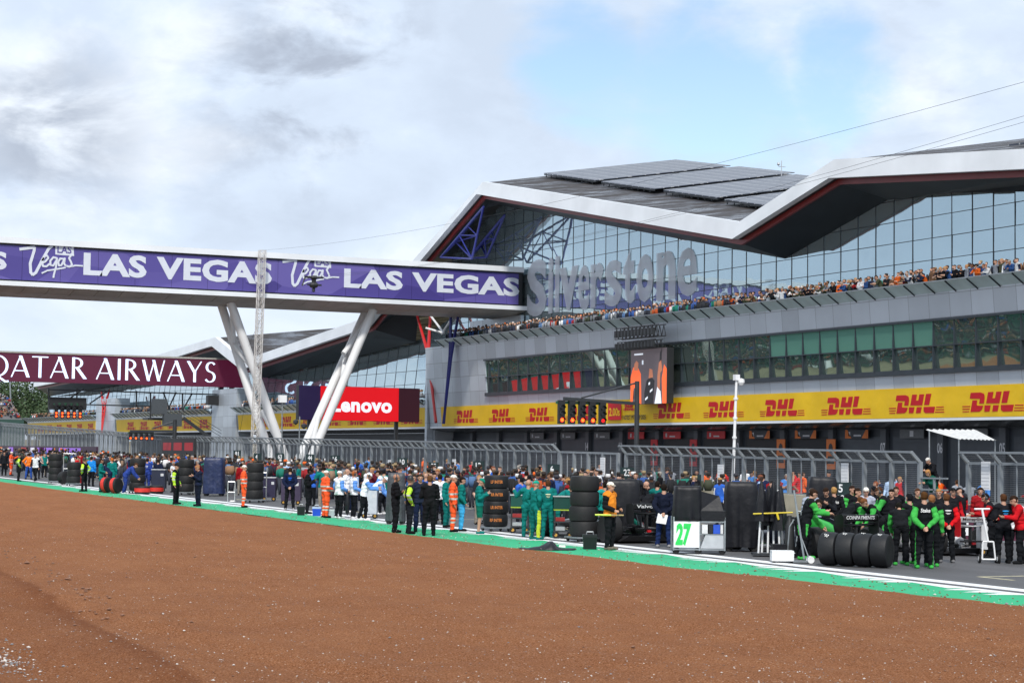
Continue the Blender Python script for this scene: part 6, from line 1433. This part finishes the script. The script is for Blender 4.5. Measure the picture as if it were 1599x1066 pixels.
# ---- racing cars, seen from behind
def f1_car(pos, label, body, accent, wing_text=None, wing=None, rz=0.0, endplate=None, s=1.0):
    t = thing('racing_car', label, 'racing car', pos, rz); mbod = pmat('car_'+body[1:], body, .28, 0, .05, 2, coat=.6); macc = pmat('car_'+accent[1:], accent, .3, 0, .05, 2, coat=.6); mc = pmat('carbon_black', (.018,.018,.02), .4, 0, .1, 20)
    mw = pmat('car_'+wing[1:], wing, .35, 0, .05, 2) if wing else mc
    def sec(y, w, z0, z1, p=2.6, n=20, x=0): return [(x+math.copysign(abs(math.cos(2*PI*i/n))**(2/p), math.cos(2*PI*i/n))*w/2, y, (z0+z1)/2+math.copysign(abs(math.sin(2*PI*i/n))**(2/p), math.sin(2*PI*i/n))*(z1-z0)/2) for i in range(n)]
    mb = MB(); mb.loft([sec(.55,.22,.28,.46), sec(1.2,.40,.20,.62), sec(2.0,.62,.14,.70), sec(2.7,.72,.12,.66), sec(3.5,.60,.14,.60), sec(4.3,.40,.20,.52), sec(5.1,.28,.24,.40), sec(5.35,.16,.27,.36)]); mb.obj('body', mbod, t, True)
    for sx in (-1,1): mb = MB(); mb.loft([sec(.75,.20,.14,.34,3,20,sx*.20), sec(1.3,.46,.10,.52,3,20,sx*.40), sec(2.1,.62,.10,.62,3.2,20,sx*.48), sec(2.75,.58,.16,.62,3.4,20,sx*.50), sec(2.8,.5,.2,.58,3.4,20,sx*.50)]); mb.obj('sidepod', mbod, t, True)
    mb = MB(); mb.loft([sec(.6,.10,.44,.56), sec(1.2,.20,.52,.80), sec(1.9,.28,.58,.93), sec(2.4,.30,.62,.97), sec(2.45,.22,.70,.94)]); mb.obj('engine_cover', macc, t, True)
    mb = MB(); mb.slab([(.55,.48),(1.6,.66),(1.9,.92),(1.2,.90),(.7,.78)], (-.012,0,0), (0,1,0), (0,0,1), (.024,0,0)); mb.obj('fin', mbod, t)
    mb = MB(); mb.path([(-.30,2.55,.68),(-.26,2.9,.82),(-.12,3.25,.86),(0,3.35,.86),(.12,3.25,.86),(.26,2.9,.82),(.30,2.55,.68)],.035,8); mb.tube((0,3.35,.86),(0,3.6,.60),.03,8); mb.obj('halo', mc, t, True)
    mb = MB(); mb.hexa([(-.7,.25,.06),(.7,.25,.06),(.75,3.6,.05),(-.75,3.6,.05),(-.5,.15,.20),(.5,.15,.20),(.75,3.6,.09),(-.75,3.6,.09)]); mb.obj('floor', mc, t)
    rw = MB(); rings = []
    for x in np.linspace(-.48,.48,9): dz = -.03*(1-abs(x)/.48)*1.2; rings.append([(x,.06+a,.80+b+dz) for a, b in ((0,0),(.10,-.03),(.22,-.04),(.24,-.02),(.12,.02),(.02,.035))])
    rw.loft(rings); rw.obj('rear_wing', mw, t, True)
    rf = MB(); rf.hexa([(-.48,-.02,.90),(.48,-.02,.90),(.48,.10,.865),(-.48,.10,.865),(-.48,-.05,1.02),(.48,-.05,1.02),(.48,-.02,1.025),(-.48,-.02,1.025)]); fo = rf.obj('wing_flap', mw, t)
    if wing_text: o = text('lettering', wing_text, (-.40,-.034,.915), (1,0,0), (0,-.03/.12,1), .80, .085, M_WHITE if not wing else pmat('wing_dark_text', (.06,.03,.03), .5), fo, .015, .005)
    for sx in (-1,1): mb = MB(); mb.slab([(-.08,.52),(-.08,.98),(.0,1.04),(.30,1.0),(.34,.74),(.24,.50)], (sx*.485,0,0), (0,1,0), (0,0,1), (sx*.018,0,0)); mb.obj('endplate', pmat('car_'+(endplate or '#101113')[1:], endplate or '#101113', .4), t)
    mb = MB(); mb.hexa([(-.30,.02,.36),(.30,.02,.36),(.30,.2,.36),(-.30,.2,.36),(-.30,-.0,.40),(.30,-.0,.40),(.30,.2,.40),(-.30,.2,.40)]); mb.box(-.025,.1,.3,.025,.2,.80); mb.obj('beam_wing', mc, t)
    mb = MB(); mb.box(-.05,-.02,.30,.05,.03,.355); mb.obj('rear_light', M_RED, t)
    for sx in (-1,1):
        mb = MB()
        for y, z in ((.8,.42),(.55,.40),(.95,.25),(.55,.22)): mb.tube((sx*.14,y+.1,z),(sx*.68,.62,.36 if z > .3 else .28),.018,6)
        mb.obj('rear_suspension', mc, t); mb = MB()
        for z in (.46,.26): mb.tube((sx*.18,4.1,z),(sx*.70,4.22,z-.05),.016,6)
        mb.obj('front_suspension', mc, t)
    for sx in (-1,1):
        for y, w in ((.62,1.0),(4.22,.86)):
            mb = MB(); mb.lathe([(.21,-.2*w),(.31,-.21*w),(.35,-.17*w),(.36,0),(.35,.17*w),(.31,.21*w),(.21,.2*w)], (sx*(.80 if w == 1 else .84),y,.36), 'X', 28); wt_ = mb.obj('wheel', M_RUB, t, True)
            mb = MB(); mb.lathe([(.0,-.13*w),(.18,-.16*w),(.21,-.2*w),(.215,.2*w),(.18,.16*w),(.0,.13*w)], (sx*(.80 if w == 1 else .84),y,.36), 'X', 22); mb.obj('rim', mc, wt_, True)
    mb = MB(); mb.hexa([(-.95,5.0,.10),(.95,5.0,.10),(.95,5.35,.08),(-.95,5.35,.08),(-.95,4.9,.18),(.95,4.9,.18),(.95,5.35,.10),(-.95,5.35,.10)]); mb.obj('front_wing', macc, t)
    t.scale = (s,s,s); return t
def carx(px_, py_, Y): q = onY(px_, py_, Y); return Vector((q.x, Y, gz(Y)))
f1_car(carx(1342,816,42.9), 'green and black racing car with a lettered black rear wing behind the wrapped tyres', '#0d121f', '#27a23a', 'COINPAYMENTS', s=1.12)
f1_car(carx(1521,820,43.2), 'white and red racing car with a pale rear wing among the red and black crew', '#c9cbcd', '#b5121b', 'MoneyGram', wing='#c8c9ca', endplate='#b5121b', s=1.05)
f1_car(carx(1014,793,50.5), 'black racing car with a white lettered rear wing beside the tall draped rack', '#121316', '#0a5a4e', 'Valvoline', s=1.15)
# ------------------------------------------------------------------ the people one can pick out
BK, NV, GR, SG_G, OR, LM = '#17181c', '#1a2238', '#0f6f6b', '#3fa548', 'ORJ', 'LIME'
def pp_(x, y, pose, h, label, top, **k): person(gp(x, y), pose, h, label, top, **k)
TEAMG = 'green and black crew behind the wrapped tyres'
# right: green and black crew, red and black crew
pp_(1258,873,'reach',95,'green sleeved mechanic reaching left of the wrapped tyres','#14161a',sleeve=SG_G,stripe=SG_G,shoes=SG_G,height=1.84,skin=0)
pp_(1247,870,'lean',80,'bright green sleeved mechanic stooping behind the jack pole','#181b1e',sleeve=SG_G,stripe=SG_G,hair='#231a14')
pp_(1267,862,'stand',20,'man in pale grey shirt with headset behind the green mechanic','#9aa3b2',gear='headset',hair='#3a2a20')
pp_(1290,858,'phone',340,'dark haired man in black team shirt with red marks','#16171b',sleeve='#22242a',badge='#b0202a',height=1.78)
pp_(1302,856,'behind',180,'fair haired mechanic seen from behind with white lettered black shirt','#15171b',hair='#a07a4a',back='Stake')
pp_(1318,862,'lean',110,'brown haired mechanic in green sleeves working over the car','#15181b',sleeve=SG_G,hair='#5a3a22')
pp_(1338,860,'crossed',60,'dark haired man in black looking down beside the green car','#131419',hair='#2a1d14')
pp_(1352,857,'carry',350,'man in white cap and patterned grey shirt with an orange pass','#a3a9b8',gear='cap',gearc='#ece9de',vest=None)
pp_(1372,866,'lean',300,'young mechanic in green sleeves leaning over the rear wing','#17191c',sleeve=SG_G,hair='#6b4428',stripe=SG_G)
pp_(1384,864,'reach',270,'mechanic with headset and dark curls in green sleeves','#15171b',sleeve=SG_G,gear='headset',hair='#4a2f1e',height=1.86)
pp_(1392,862,'stand',330,'bearded man in dark clothing behind the headset mechanic','#1c1a20',hair='#1d1511')
pp_(1407,882,'lean',175,'mechanic bent low seen from behind, white print on black back','#15171a',sleeve=SG_G,stripe=SG_G,shoes=SG_G,hair='#15130f')
pp_(1420,880,'carry',200,'hooded mechanic in black with bright green stripes','#16181c',sleeve=SG_G,stripe=SG_G,shoes=SG_G,hair='#15161a')
pp_(1443,887,'behind',178,'green sleeved mechanic with hands clasped behind, nearest of his crew','#15171b',sleeve=SG_G,stripe=SG_G,shoes=SG_G,hair='#4a3018',height=1.86,back='Stake')
pp_(1455,884,'stand',165,'taller companion in black and green just right of the clasped hands mechanic','#16181c',sleeve=SG_G,shoes=SG_G,hair='#8a5d3a')
pp_(1478,878,'behind',182,'man in black jacket with red sleeves, hands clasped behind his back','#17181c',sleeve='#c4141c',badge='#e8e8e8',hair='#5b3b24',shoes='#6a6a6c')
pp_(1500,852,'phone',215,'man in black cap and short sleeves with red trim','#191a1e',sleeve='#b0141c',gear='cap',gearc='#15161a',short=True)
pp_(1531,852,'stand',350,'smiling face with headset beyond the T handled trolley','#8c1a20',gear='headset')
pp_(1550,872,'reach',270,'curly dark haired crew member with headset reading a sheet','#1a1b20',sleeve='#a2151c',gear='headset',hair='#1d1512')
pp_(1567,879,'carry',185,'stocky man in black with red waist and patch seen from behind','#1a1b20',sleeve='#1a1b20',badge='#3aa0e0',vest=None,hair='#4a2f1c',height=1.78)
pp_(1585,876,'relaxed',330,'man in white shirt beside the white stand at the right edge','#e4e4e6',hair='#221912',height=1.7)
pp_(1594,880,'reach',280,'person in red leaning in at the right edge of the photo','#b5161e')
pp_(1330,850,'relaxed',30,'crew member in black and green just left of the black draped rack','#14171a',sleeve=SG_G,hair='#2b1c13')
pp_(1362,848,'phone',20,'dark capped crew member behind the man in the white cap','#16181c',sleeve='#16181c',gear='cap+headset',gearc='#15161a')
pp_(1399,852,'stand',350,'crew member in plain black between the headset mechanic and the hooded one','#131518',hair='#3a281a')
pp_(1432,858,'hips',15,'crew member with black headset facing the camera behind the green crew','#15171b',sleeve=SG_G,gear='headset',hair='#4b3020')
pp_(1466,858,'ear',340,'blond crew member in black raising a hand beside the red sleeved man','#191a1e',hair='#a57c4c')
pp_(1488,855,'relaxed',10,'crew member in black and red facing the camera near the pale rear wing','#1a1b1f',sleeve='#a8141c',gear='cap',gearc='#16171a')
# around the number 27 cart and draped racks
pp_(1036,854,'behind',172,'man in navy hooded jacket holding a white sheet behind his back','#141a2c',legs='#1c2c55',hair='#1d1611',shoes='#8a8a8c',height=1.80)
q = gp(1036,854); t = thing('paper_sheet', 'white paper sheet held behind the back of the man in navy', 'paper', (q.x, q.y, q.z+.80), RC)
mb = MB(); mb.hexa([(-.24,-.28,-.10),(.04,-.28,-.14),(.04,-.275,-.14),(-.24,-.275,-.10),(-.18,-.25,.17),(.10,-.25,.12),(.10,-.245,.12),(-.18,-.245,.17)]); mb.obj('sheet', M_WHITE, t)
pp_(952,858,'carry',60,'marshal in white cap with orange bib over black, holding a yellow stick','#16171b',vest='#e0862a',gear='cap',gearc='#ece6d8',shoes='#6b665c',height=1.86)
q = gp(952,858); t = thing('baton', 'yellow and wooden stick held level by the orange bib marshal', 'stick', (q.x, q.y, q.z+.96), RC); mb = MB(); mb.tube((-.42,-.22,.0),(.02,-.26,.0),.024,8); mb.obj('grip', pmat('baton_yellow', (.62,.72,.08), .5), t); mb = MB(); mb.tube((.02,-.26,0),(.36,-.28,.0),.02,8); mb.obj('shaft', pmat('baton_wood', (.42,.30,.12), .6), t)
pp_(1003,838,'lean',120,'mechanic in black with red chest patch bending behind the black wing','#1a1b1f',sleeve='#b0141c',hair='#3b271a')
pp_(1018,836,'reach',280,'bald mechanic in black reaching across the black racing car','#17181d',hair=None,stripe=SG_G)
pp_(1026,838,'stand',160,'dark haired mechanic in green beside the man in navy','#0d5f5b',hair='#1d1512')
pp_(944,842,'stand',200,'bearded man in teal jacket behind the bare dark tyre stack','#1c8f8a',hair='#1a1411')
# green crew
pp_(824,838,'point',185,'bald man in green team jacket reaching over the cart',GR,hair=None,legs='#0e6863',shoes='#0e6863')
pp_(836,842,'hips',120,'green capped crew member in green overalls facing right',GR,legs='#0d5f5b',gear='cap',gearc='#159c86',shoes='#0e6863',stripe='#b8c93a')
pp_(855,839,'carry',180,'crew member in green hooded top seen from behind with white print',GR,legs='#0f6f6b',badge='#dfe8c0',hair='#4a2f1c',shoes='#0e6863',stripe='#0f5a4c')
pp_(868,830,'lean',100,'crew member in green stooping over the right cart',GR,legs='#0e6863',hair='#54361f')
pp_(748,833,'phone',90,'man in green cap and green shorts beside the lettered tyre stack',GR,shorts='#0f5f50',gear='cap',gearc='#12836f',shoes='#0f6f6b')
pp_(720,829,'ear',95,'man in green jacket and light blue trousers with hand at his face',GR,legs='#3fa3d6',hair='#1d1511')
pp_(707,830,'stand',90,'marshal in hi vis orange and white cap beside light blue trousers',OR,legs='ORT',gear='cap',gearc='#e9e6e0',height=1.84)
pp_(697,823,'stand',75,'person in green half hidden behind the orange marshal',GR,legs='#0d5f5b',hair='#2a1a12')
pp_(780,818,'stand',20,'man in blue and white shirt behind the lettered tyre stack','#3a5fb0',sleeve='#e2e4ea')
pp_(762,815,'relaxed',330,'bald man with glasses behind the green capped man','#1f2126',hair=None)
# centre: police, suits, white shirts
pp_(670,836,'crossed',185,'broad man in black seen from behind, feet apart on the green strip','#16171a',hair='#5d4028',height=1.86)
pp_(655,830,'stand',10,'man in navy blazer, white shirt and sunglasses','#1d2436',legs='#1c2440',hair='#3c2a1c',badge=None,height=1.86)
pp_(639,833,'hips',100,'policeman in tall black helmet and lime sleeves, nearest one','#14161a',sleeve=LM,gear='helmet',legs='#1a1d24')
pp_(617,831,'crossed',100,'bald man all in black with folded arms and earpiece','#131418',hair=None,gear='headset',height=1.86,skin=1)
pp_(686,818,'stand',190,'person in white lettered shirt seen from behind','#e3e4e8',badge='#9aa0ac',hair='#241a14',short=True)
pp_(645,820,'stand',355,'bearded man in blue behind the policeman helmet','#33507f',hair='#33241a')
pp_(664,815,'stand',170,'bald head and blue shirt behind the man in navy blazer','#2f4d90',hair=None)
pp_(677,812,'stand',20,'man in dark jacket between the blazer and the white lettered shirt','#22252d')
for i, (x, y, po, h, l, kk) in enumerate(((529,809,'carry',130,'white and blue shirted crew member carrying a black umbrella',dict(gear='cap',gearc='#eceef0',badge='#7f8ea6')), (552,809,'carry',110,'white and blue shirted crew member with headset and brown hair',dict(gear='headset',hair='#a05a30')), (567,812,'reach',95,'white and blue shirted crew member striding with white cap',dict(gear='cap+headset',gearc='#eceef0')), (580,806,'lean',85,'crew member in white leaning over the slim cart',dict(gear='cap',gearc='#e8eaee')), (597,803,'reach',270,'crew member in white and black jacket left of the draped rack',dict(hair='#2a1d16')), (541,800,'stand',70,'tall man in white shirt behind the two headset wearers',dict(hair=None)))):
    pp_(x, y, po, h, l, '#e4e7ec', sleeve='#5f90d8' if i != 5 else '#e4e7ec', legs='#15171c', shoes='#d8d8da', **kk)
q = gp(529,809); t = thing('umbrella', 'folded black umbrella carried by the white capped crew member', 'umbrella', (q.x+.22, q.y-.3, q.z+.12), RC); mb = MB(); mb.lathe([(.01,0),(.07,.12),(.10,.5),(.05,.8),(.02,.85)], n=12); mb.obj('canopy', M_COVER, t, True); mb = MB(); mb.tube((0,0,.8),(0,0,1.0),.012,6); mb.obj('handle', M_DARK, t)
pp_(508,808,'carry',120,'marshal in hi vis orange jacket and trousers beside the pale tub',OR,legs='ORT',gear='cap',gearc='#e6e2da')
pp_(480,802,'phone',95,'man in black jacket with yellow patch holding a red clipboard','#131418',skin=4,hair='#0f0d0c',height=1.8)
pp_(452,796,'behind',185,'man in navy with bright blue shoulders seen from behind','#151d38',sleeve='#151d38',badge='#1f66d8',hair='#2b1d14',shoes='#9a9a9c')
pp_(380,792,'stand',100,'marshal in hi vis orange and white cap left of the tyre rack',OR,legs='ORT',gear='cap',gearc='#ece8e2',height=1.80)
pp_(309,790,'phone',300,'man in navy looking at his phone on the green strip','#182036',legs='#141a2a',hair='#a0724c')
pp_(274,787,'relaxed',80,'policeman with dark cap and lime sleeves in the middle distance','#15171b',sleeve=LM,gear='cap',gearc='#15161a',legs='#14161b')
pp_(131,767,'hips',250,'policeman in lime sleeves left of the green crew','#16181c',sleeve=LM,gear='helmet',legs='#15171c')
pp_(29,751,'hips',110,'farthest policeman in lime sleeves at the left edge','#16181c',sleeve=LM,gear='helmet')
pp_(17,742,'point',90,'marshal in hi vis orange reaching up at the far left',OR,legs='ORT',gear='cap',gearc='#e8e4de')
pp_(44.5,748,'hips',180,'person with orange top and blue trousers seen from behind','#e8792c',legs='#2a4d96')
pp_(55,751,'walk',350,'man in black suit and white shirt walking at the far left','#16181d',badge=None,vest='#d5d7da')
pp_(122,757,'reach',270,'mechanic in red overalls pushing the silver frame','#c2161e',legs='#c2161e',stripe='#e8e8e8')
pp_(142,759,'stand',170,'man in bright blue jacket right of the red mechanic','#1f7fd0')
pp_(157,768,'carry',100,'mechanic in teal green overalls left of the red banded tyres',GR,legs='#0f6f6b',skin=1)
pp_(174,764,'stand',190,'person in green with orange cap behind the bending mechanic',GR,legs='#0f6f6b',hair='#b0602a')
pp_(171,766,'lean',270,'dark navy mechanic bending over the red banded tyre','#1a2340',legs='#1a2340')
pp_(195,771,'lean',95,'mechanic in blue overalls bending to a tyre on the ground','#2b3f86',legs='#28397a',sleeve='#2b3f86',hair='#4a2f20',shoes='#c8c8ca',height=1.84)
pp_(229,764,'stand',182,'mechanic in blue overalls seen from behind','#2b3f86',legs='#28397a',badge='#c9d2ea',hair='#2a1a14')
pp_(246,767,'carry',175,'mechanic in dark navy jacket and trousers seen from behind','#161d33',legs='#161d33')
pp_(6,742,'stand',20,'man in dark suit at the left edge of the photo','#1b1d22')
# spectators in the fence gap
for px_, yh, dx, l, c, hc_ in ((1459,737,0,'woman in dark green leaning on the gap gate','#0e4a3c','#a8794a'), (1459,718,1.0,'grey haired man in black behind the gap gate with phone raised','#16171b','#c9c7c2')):
    q = onX(px_, yh, 46.6+dx); person((q.x, q.y, q.z-1.60), 'rail', 300, l, c, hair=hc_, gear='long' if dx == 0 else None)
# ------------------------------------------------------------------ the packed grid behind them
random.seed(5)
GRP = 'people crowding the starting grid'
CT = [('black','#15161a'),('navy','#1a2340'),('white','#d2d4d8'),('dark red','#8f141b'),('charcoal','#24262c'),('green','#0f6f6b'),('grey','#7a7f88'),('blue','#2f5fb8'),('black','#1a1b20'),('maroon','#5a1524'),('navy','#202a48'),('pale blue','#9db8dc')]
HR = [('dark haired','#1d1511'),('brown haired','#4a2f1c'),('fair haired','#a57c4c'),('grey haired','#8a8580'),('bald','#7a4a36'),('black capped','#15161a'),('brown haired','#3a2618'),('dark haired','#241a14')]
taken = []
items = []
def free(x, y, r):
    return all((x-a)**2+(y-b)**2 > (r+c)**2 for a, b, c in taken)
for o in COL.objects:
    if o.get('category') and o.parent is None and 26 < o.location.x < 45 and o.location.y < 200 and o.name != 'pit_wall':
        taken.append((o.location.x, o.location.y, {'racing car': 1.0, 'covered rack': .5, 'cart': .75, 'covered car': .8, 'covered stack': .75, 'tyre': .5, 'trolley': .5, 'tool cart': .5, 'rack': .6, 'parasols': .6}.get(o['category'], .28)))
        if o['category'] == 'racing car': taken += [(o.location.x, o.location.y+k, 1.0) for k in (1.2, 2.4, 3.6, 4.8)]
def scatter(n, xr, yr, r, bias=1.0):
    out = []; tries = 0
    while len(out) < n and tries < 20000:
        tries += 1; x = random.uniform(*xr); y = yr[0]+(yr[1]-yr[0])*random.random()**bias
        if free(x, y, r): taken.append((x, y, r)); out.append((x, y))
    return out
lab_n = {}
def uniq(items, area):
    """items: (screen x, data); number the look-alikes from the left so that each label points at one person"""
    from collections import defaultdict
    by = defaultdict(list)
    for it in items: by[it[1]].append(it)
    res = {}
    ordn = ['first','second','third','fourth','fifth','sixth','seventh','eighth','ninth','tenth','eleventh','twelfth']
    for k, L in by.items():
        L.sort(key=lambda q: q[0])
        for i, it in enumerate(L): res[it[2]] = k if len(L) == 1 else '%s, %s from left' % (k, ordn[i] if i < 12 else str(i+1)+'th')
    return res
def sx_of(p): d = Vector(p)-CAMP; return 799.5+FPX*d.dot(RT)/d.dot(FW)
def crowd_people(spots, area, group, zf, poses, height=(1.66,1.88), turn=None, palette=CT):
    recs = []
    for i, (x, y) in enumerate(spots):
        c = random.choice(palette); h = random.choice(HR); p = (x, y, zf(x, y)); recs.append((sx_of((x, y, 2)), '%s person in %s on %s' % (h[0], c[0], area), i, p, c, h))
    names = uniq([(a, b, i) for a, b, i, *_ in recs], area)
    for a, b, i, p, c, h in recs:
        fo = random.choice([None, None, 'skin']); extra(p, random.choice(poses), turn() if turn else random.uniform(0, 360), names[i], group, c[1], sleeve=random.choice(['#15171b','#d8d9dc','#1a2238','#8f1a1e',None,None,None,None,None,None]), legs=random.choice(['#15171b','#1c2130','#23252b','#2c3550','#8a8378']), fore=fo, skin=random.choices((0,1,2,3,4), (4,3,4,1,1))[0], hair=h[1], height=random.uniform(*height))
gp_ = ['stand','relaxed','hips','phone','crossed','behind','ear','point','carry']
zg = lambda x, y: gz(y)
crowd_people(scatter(36, (28.8,43.5), (59,78), .33, .9), 'the near grid', GRP, zg, gp_)
crowd_people(scatter(40, (28.6,43.5), (76,104), .33, .9), 'the middle grid', GRP, zg, gp_)
crowd_people(scatter(30, (28.6,43.5), (104,150), .36, .9), 'the far grid at left', GRP, zg, gp_)
midspots = scatter(130, (32,44.6), (66,108), .26)+scatter(70, (32,36.5), (62,108), .25)
farspots = scatter(270, (30.5,43.5), (100,200), .30)
stuff(crowd_mesh('far_crowd', [(x, y, gz(y), random.uniform(.96,1.06)) for x, y in farspots+midspots], 2.7), 'dense crowd on the distant part of the starting grid', 'crowd')
# pit lane people seen through the fence
PALP = [('red','#c2161e'),('red','#b8121a'),('white','#e2e3e6'),('dark green','#0f5f50'),('orange','#e8611c'),('black','#15161a'),('blue','#3f7fc8'),('pale blue','#a8c0de'),('grey','#8a8f98'),('navy','#1a2340')]
crowd_people([(random.uniform(47.6,53), random.uniform(58,92)) for _ in range(34)], 'the pit lane, near fence', 'people in the pit lane behind the fence', zg, gp_, palette=PALP)
crowd_people([(random.uniform(47.6,54), random.uniform(92,140)) for _ in range(22)], 'the pit lane, long fence', 'people in the pit lane behind the fence', zg, gp_, palette=PALP)
# spectators along the terrace rail: the near ones one by one, the rest as one crowd
PALT = [('black','#14151a'),('black','#1a1b20'),('navy','#1c2338'),('pale grey','#b4b6ba'),('rust','#b0501c'),('olive','#3d4030'),('grey','#70757e'),('dark blue','#24406e'),('brown','#5a4232'),('black','#101116')]
left_ = 300-N_PERSON[0]
rail = []; y = 86.2
while y < 165: rail.append((71.78+random.uniform(-.05,.06), y)); y += random.uniform(.40,.62)
ordr = rail[:left_]
zones_t = [(86,92.6,'rail, rightmost logo'),(92.6,99.8,'rail, second logo from right'),(99.8,107,'rail, third logo from right'),(107,114.5,'rail, fourth logo from right'),(114.5,124,'rail, fifth logo from right'),(124,200,'rail near the lamp truss')]
for a, b, nm in zones_t:
    L = [q for q in ordr if a <= q[1] < b]
    if L: crowd_people(L, 'terrace '+nm, 'spectators along the terrace rail', lambda x, y: 12.14, ['rail','rail','rail','stand','phone','crossed'], turn=lambda: random.gauss(300, 25), palette=PALT)
rest = [(x, y, 12.14, random.uniform(.95,1.05)) for x, y in rail[left_:]]+[(72.15+random.uniform(-.1,.1), y+.2, 12.2, random.uniform(.97,1.08)) for x, y in rail if random.random() < .8]+[(72.6+random.uniform(-.2,.2), y, 12.25, 1.02) for x, y in rail if random.random() < .35]
rest += [(72.0+random.uniform(-.1,.5), y, 6.9, random.uniform(.95,1.08)) for y in np.arange(171,228,.42)]+[(72.0+random.uniform(-.1,.5), y, 6.9, 1) for y in np.arange(240,287,.42)]+[(72.0+random.uniform(-.1,.4), y, 6.9, 1) for y in np.arange(301,350,.5)]
stuff(crowd_mesh('terrace_crowd', rest, -1.2), 'tightly packed spectators filling the terraces of the pit building', 'crowd')
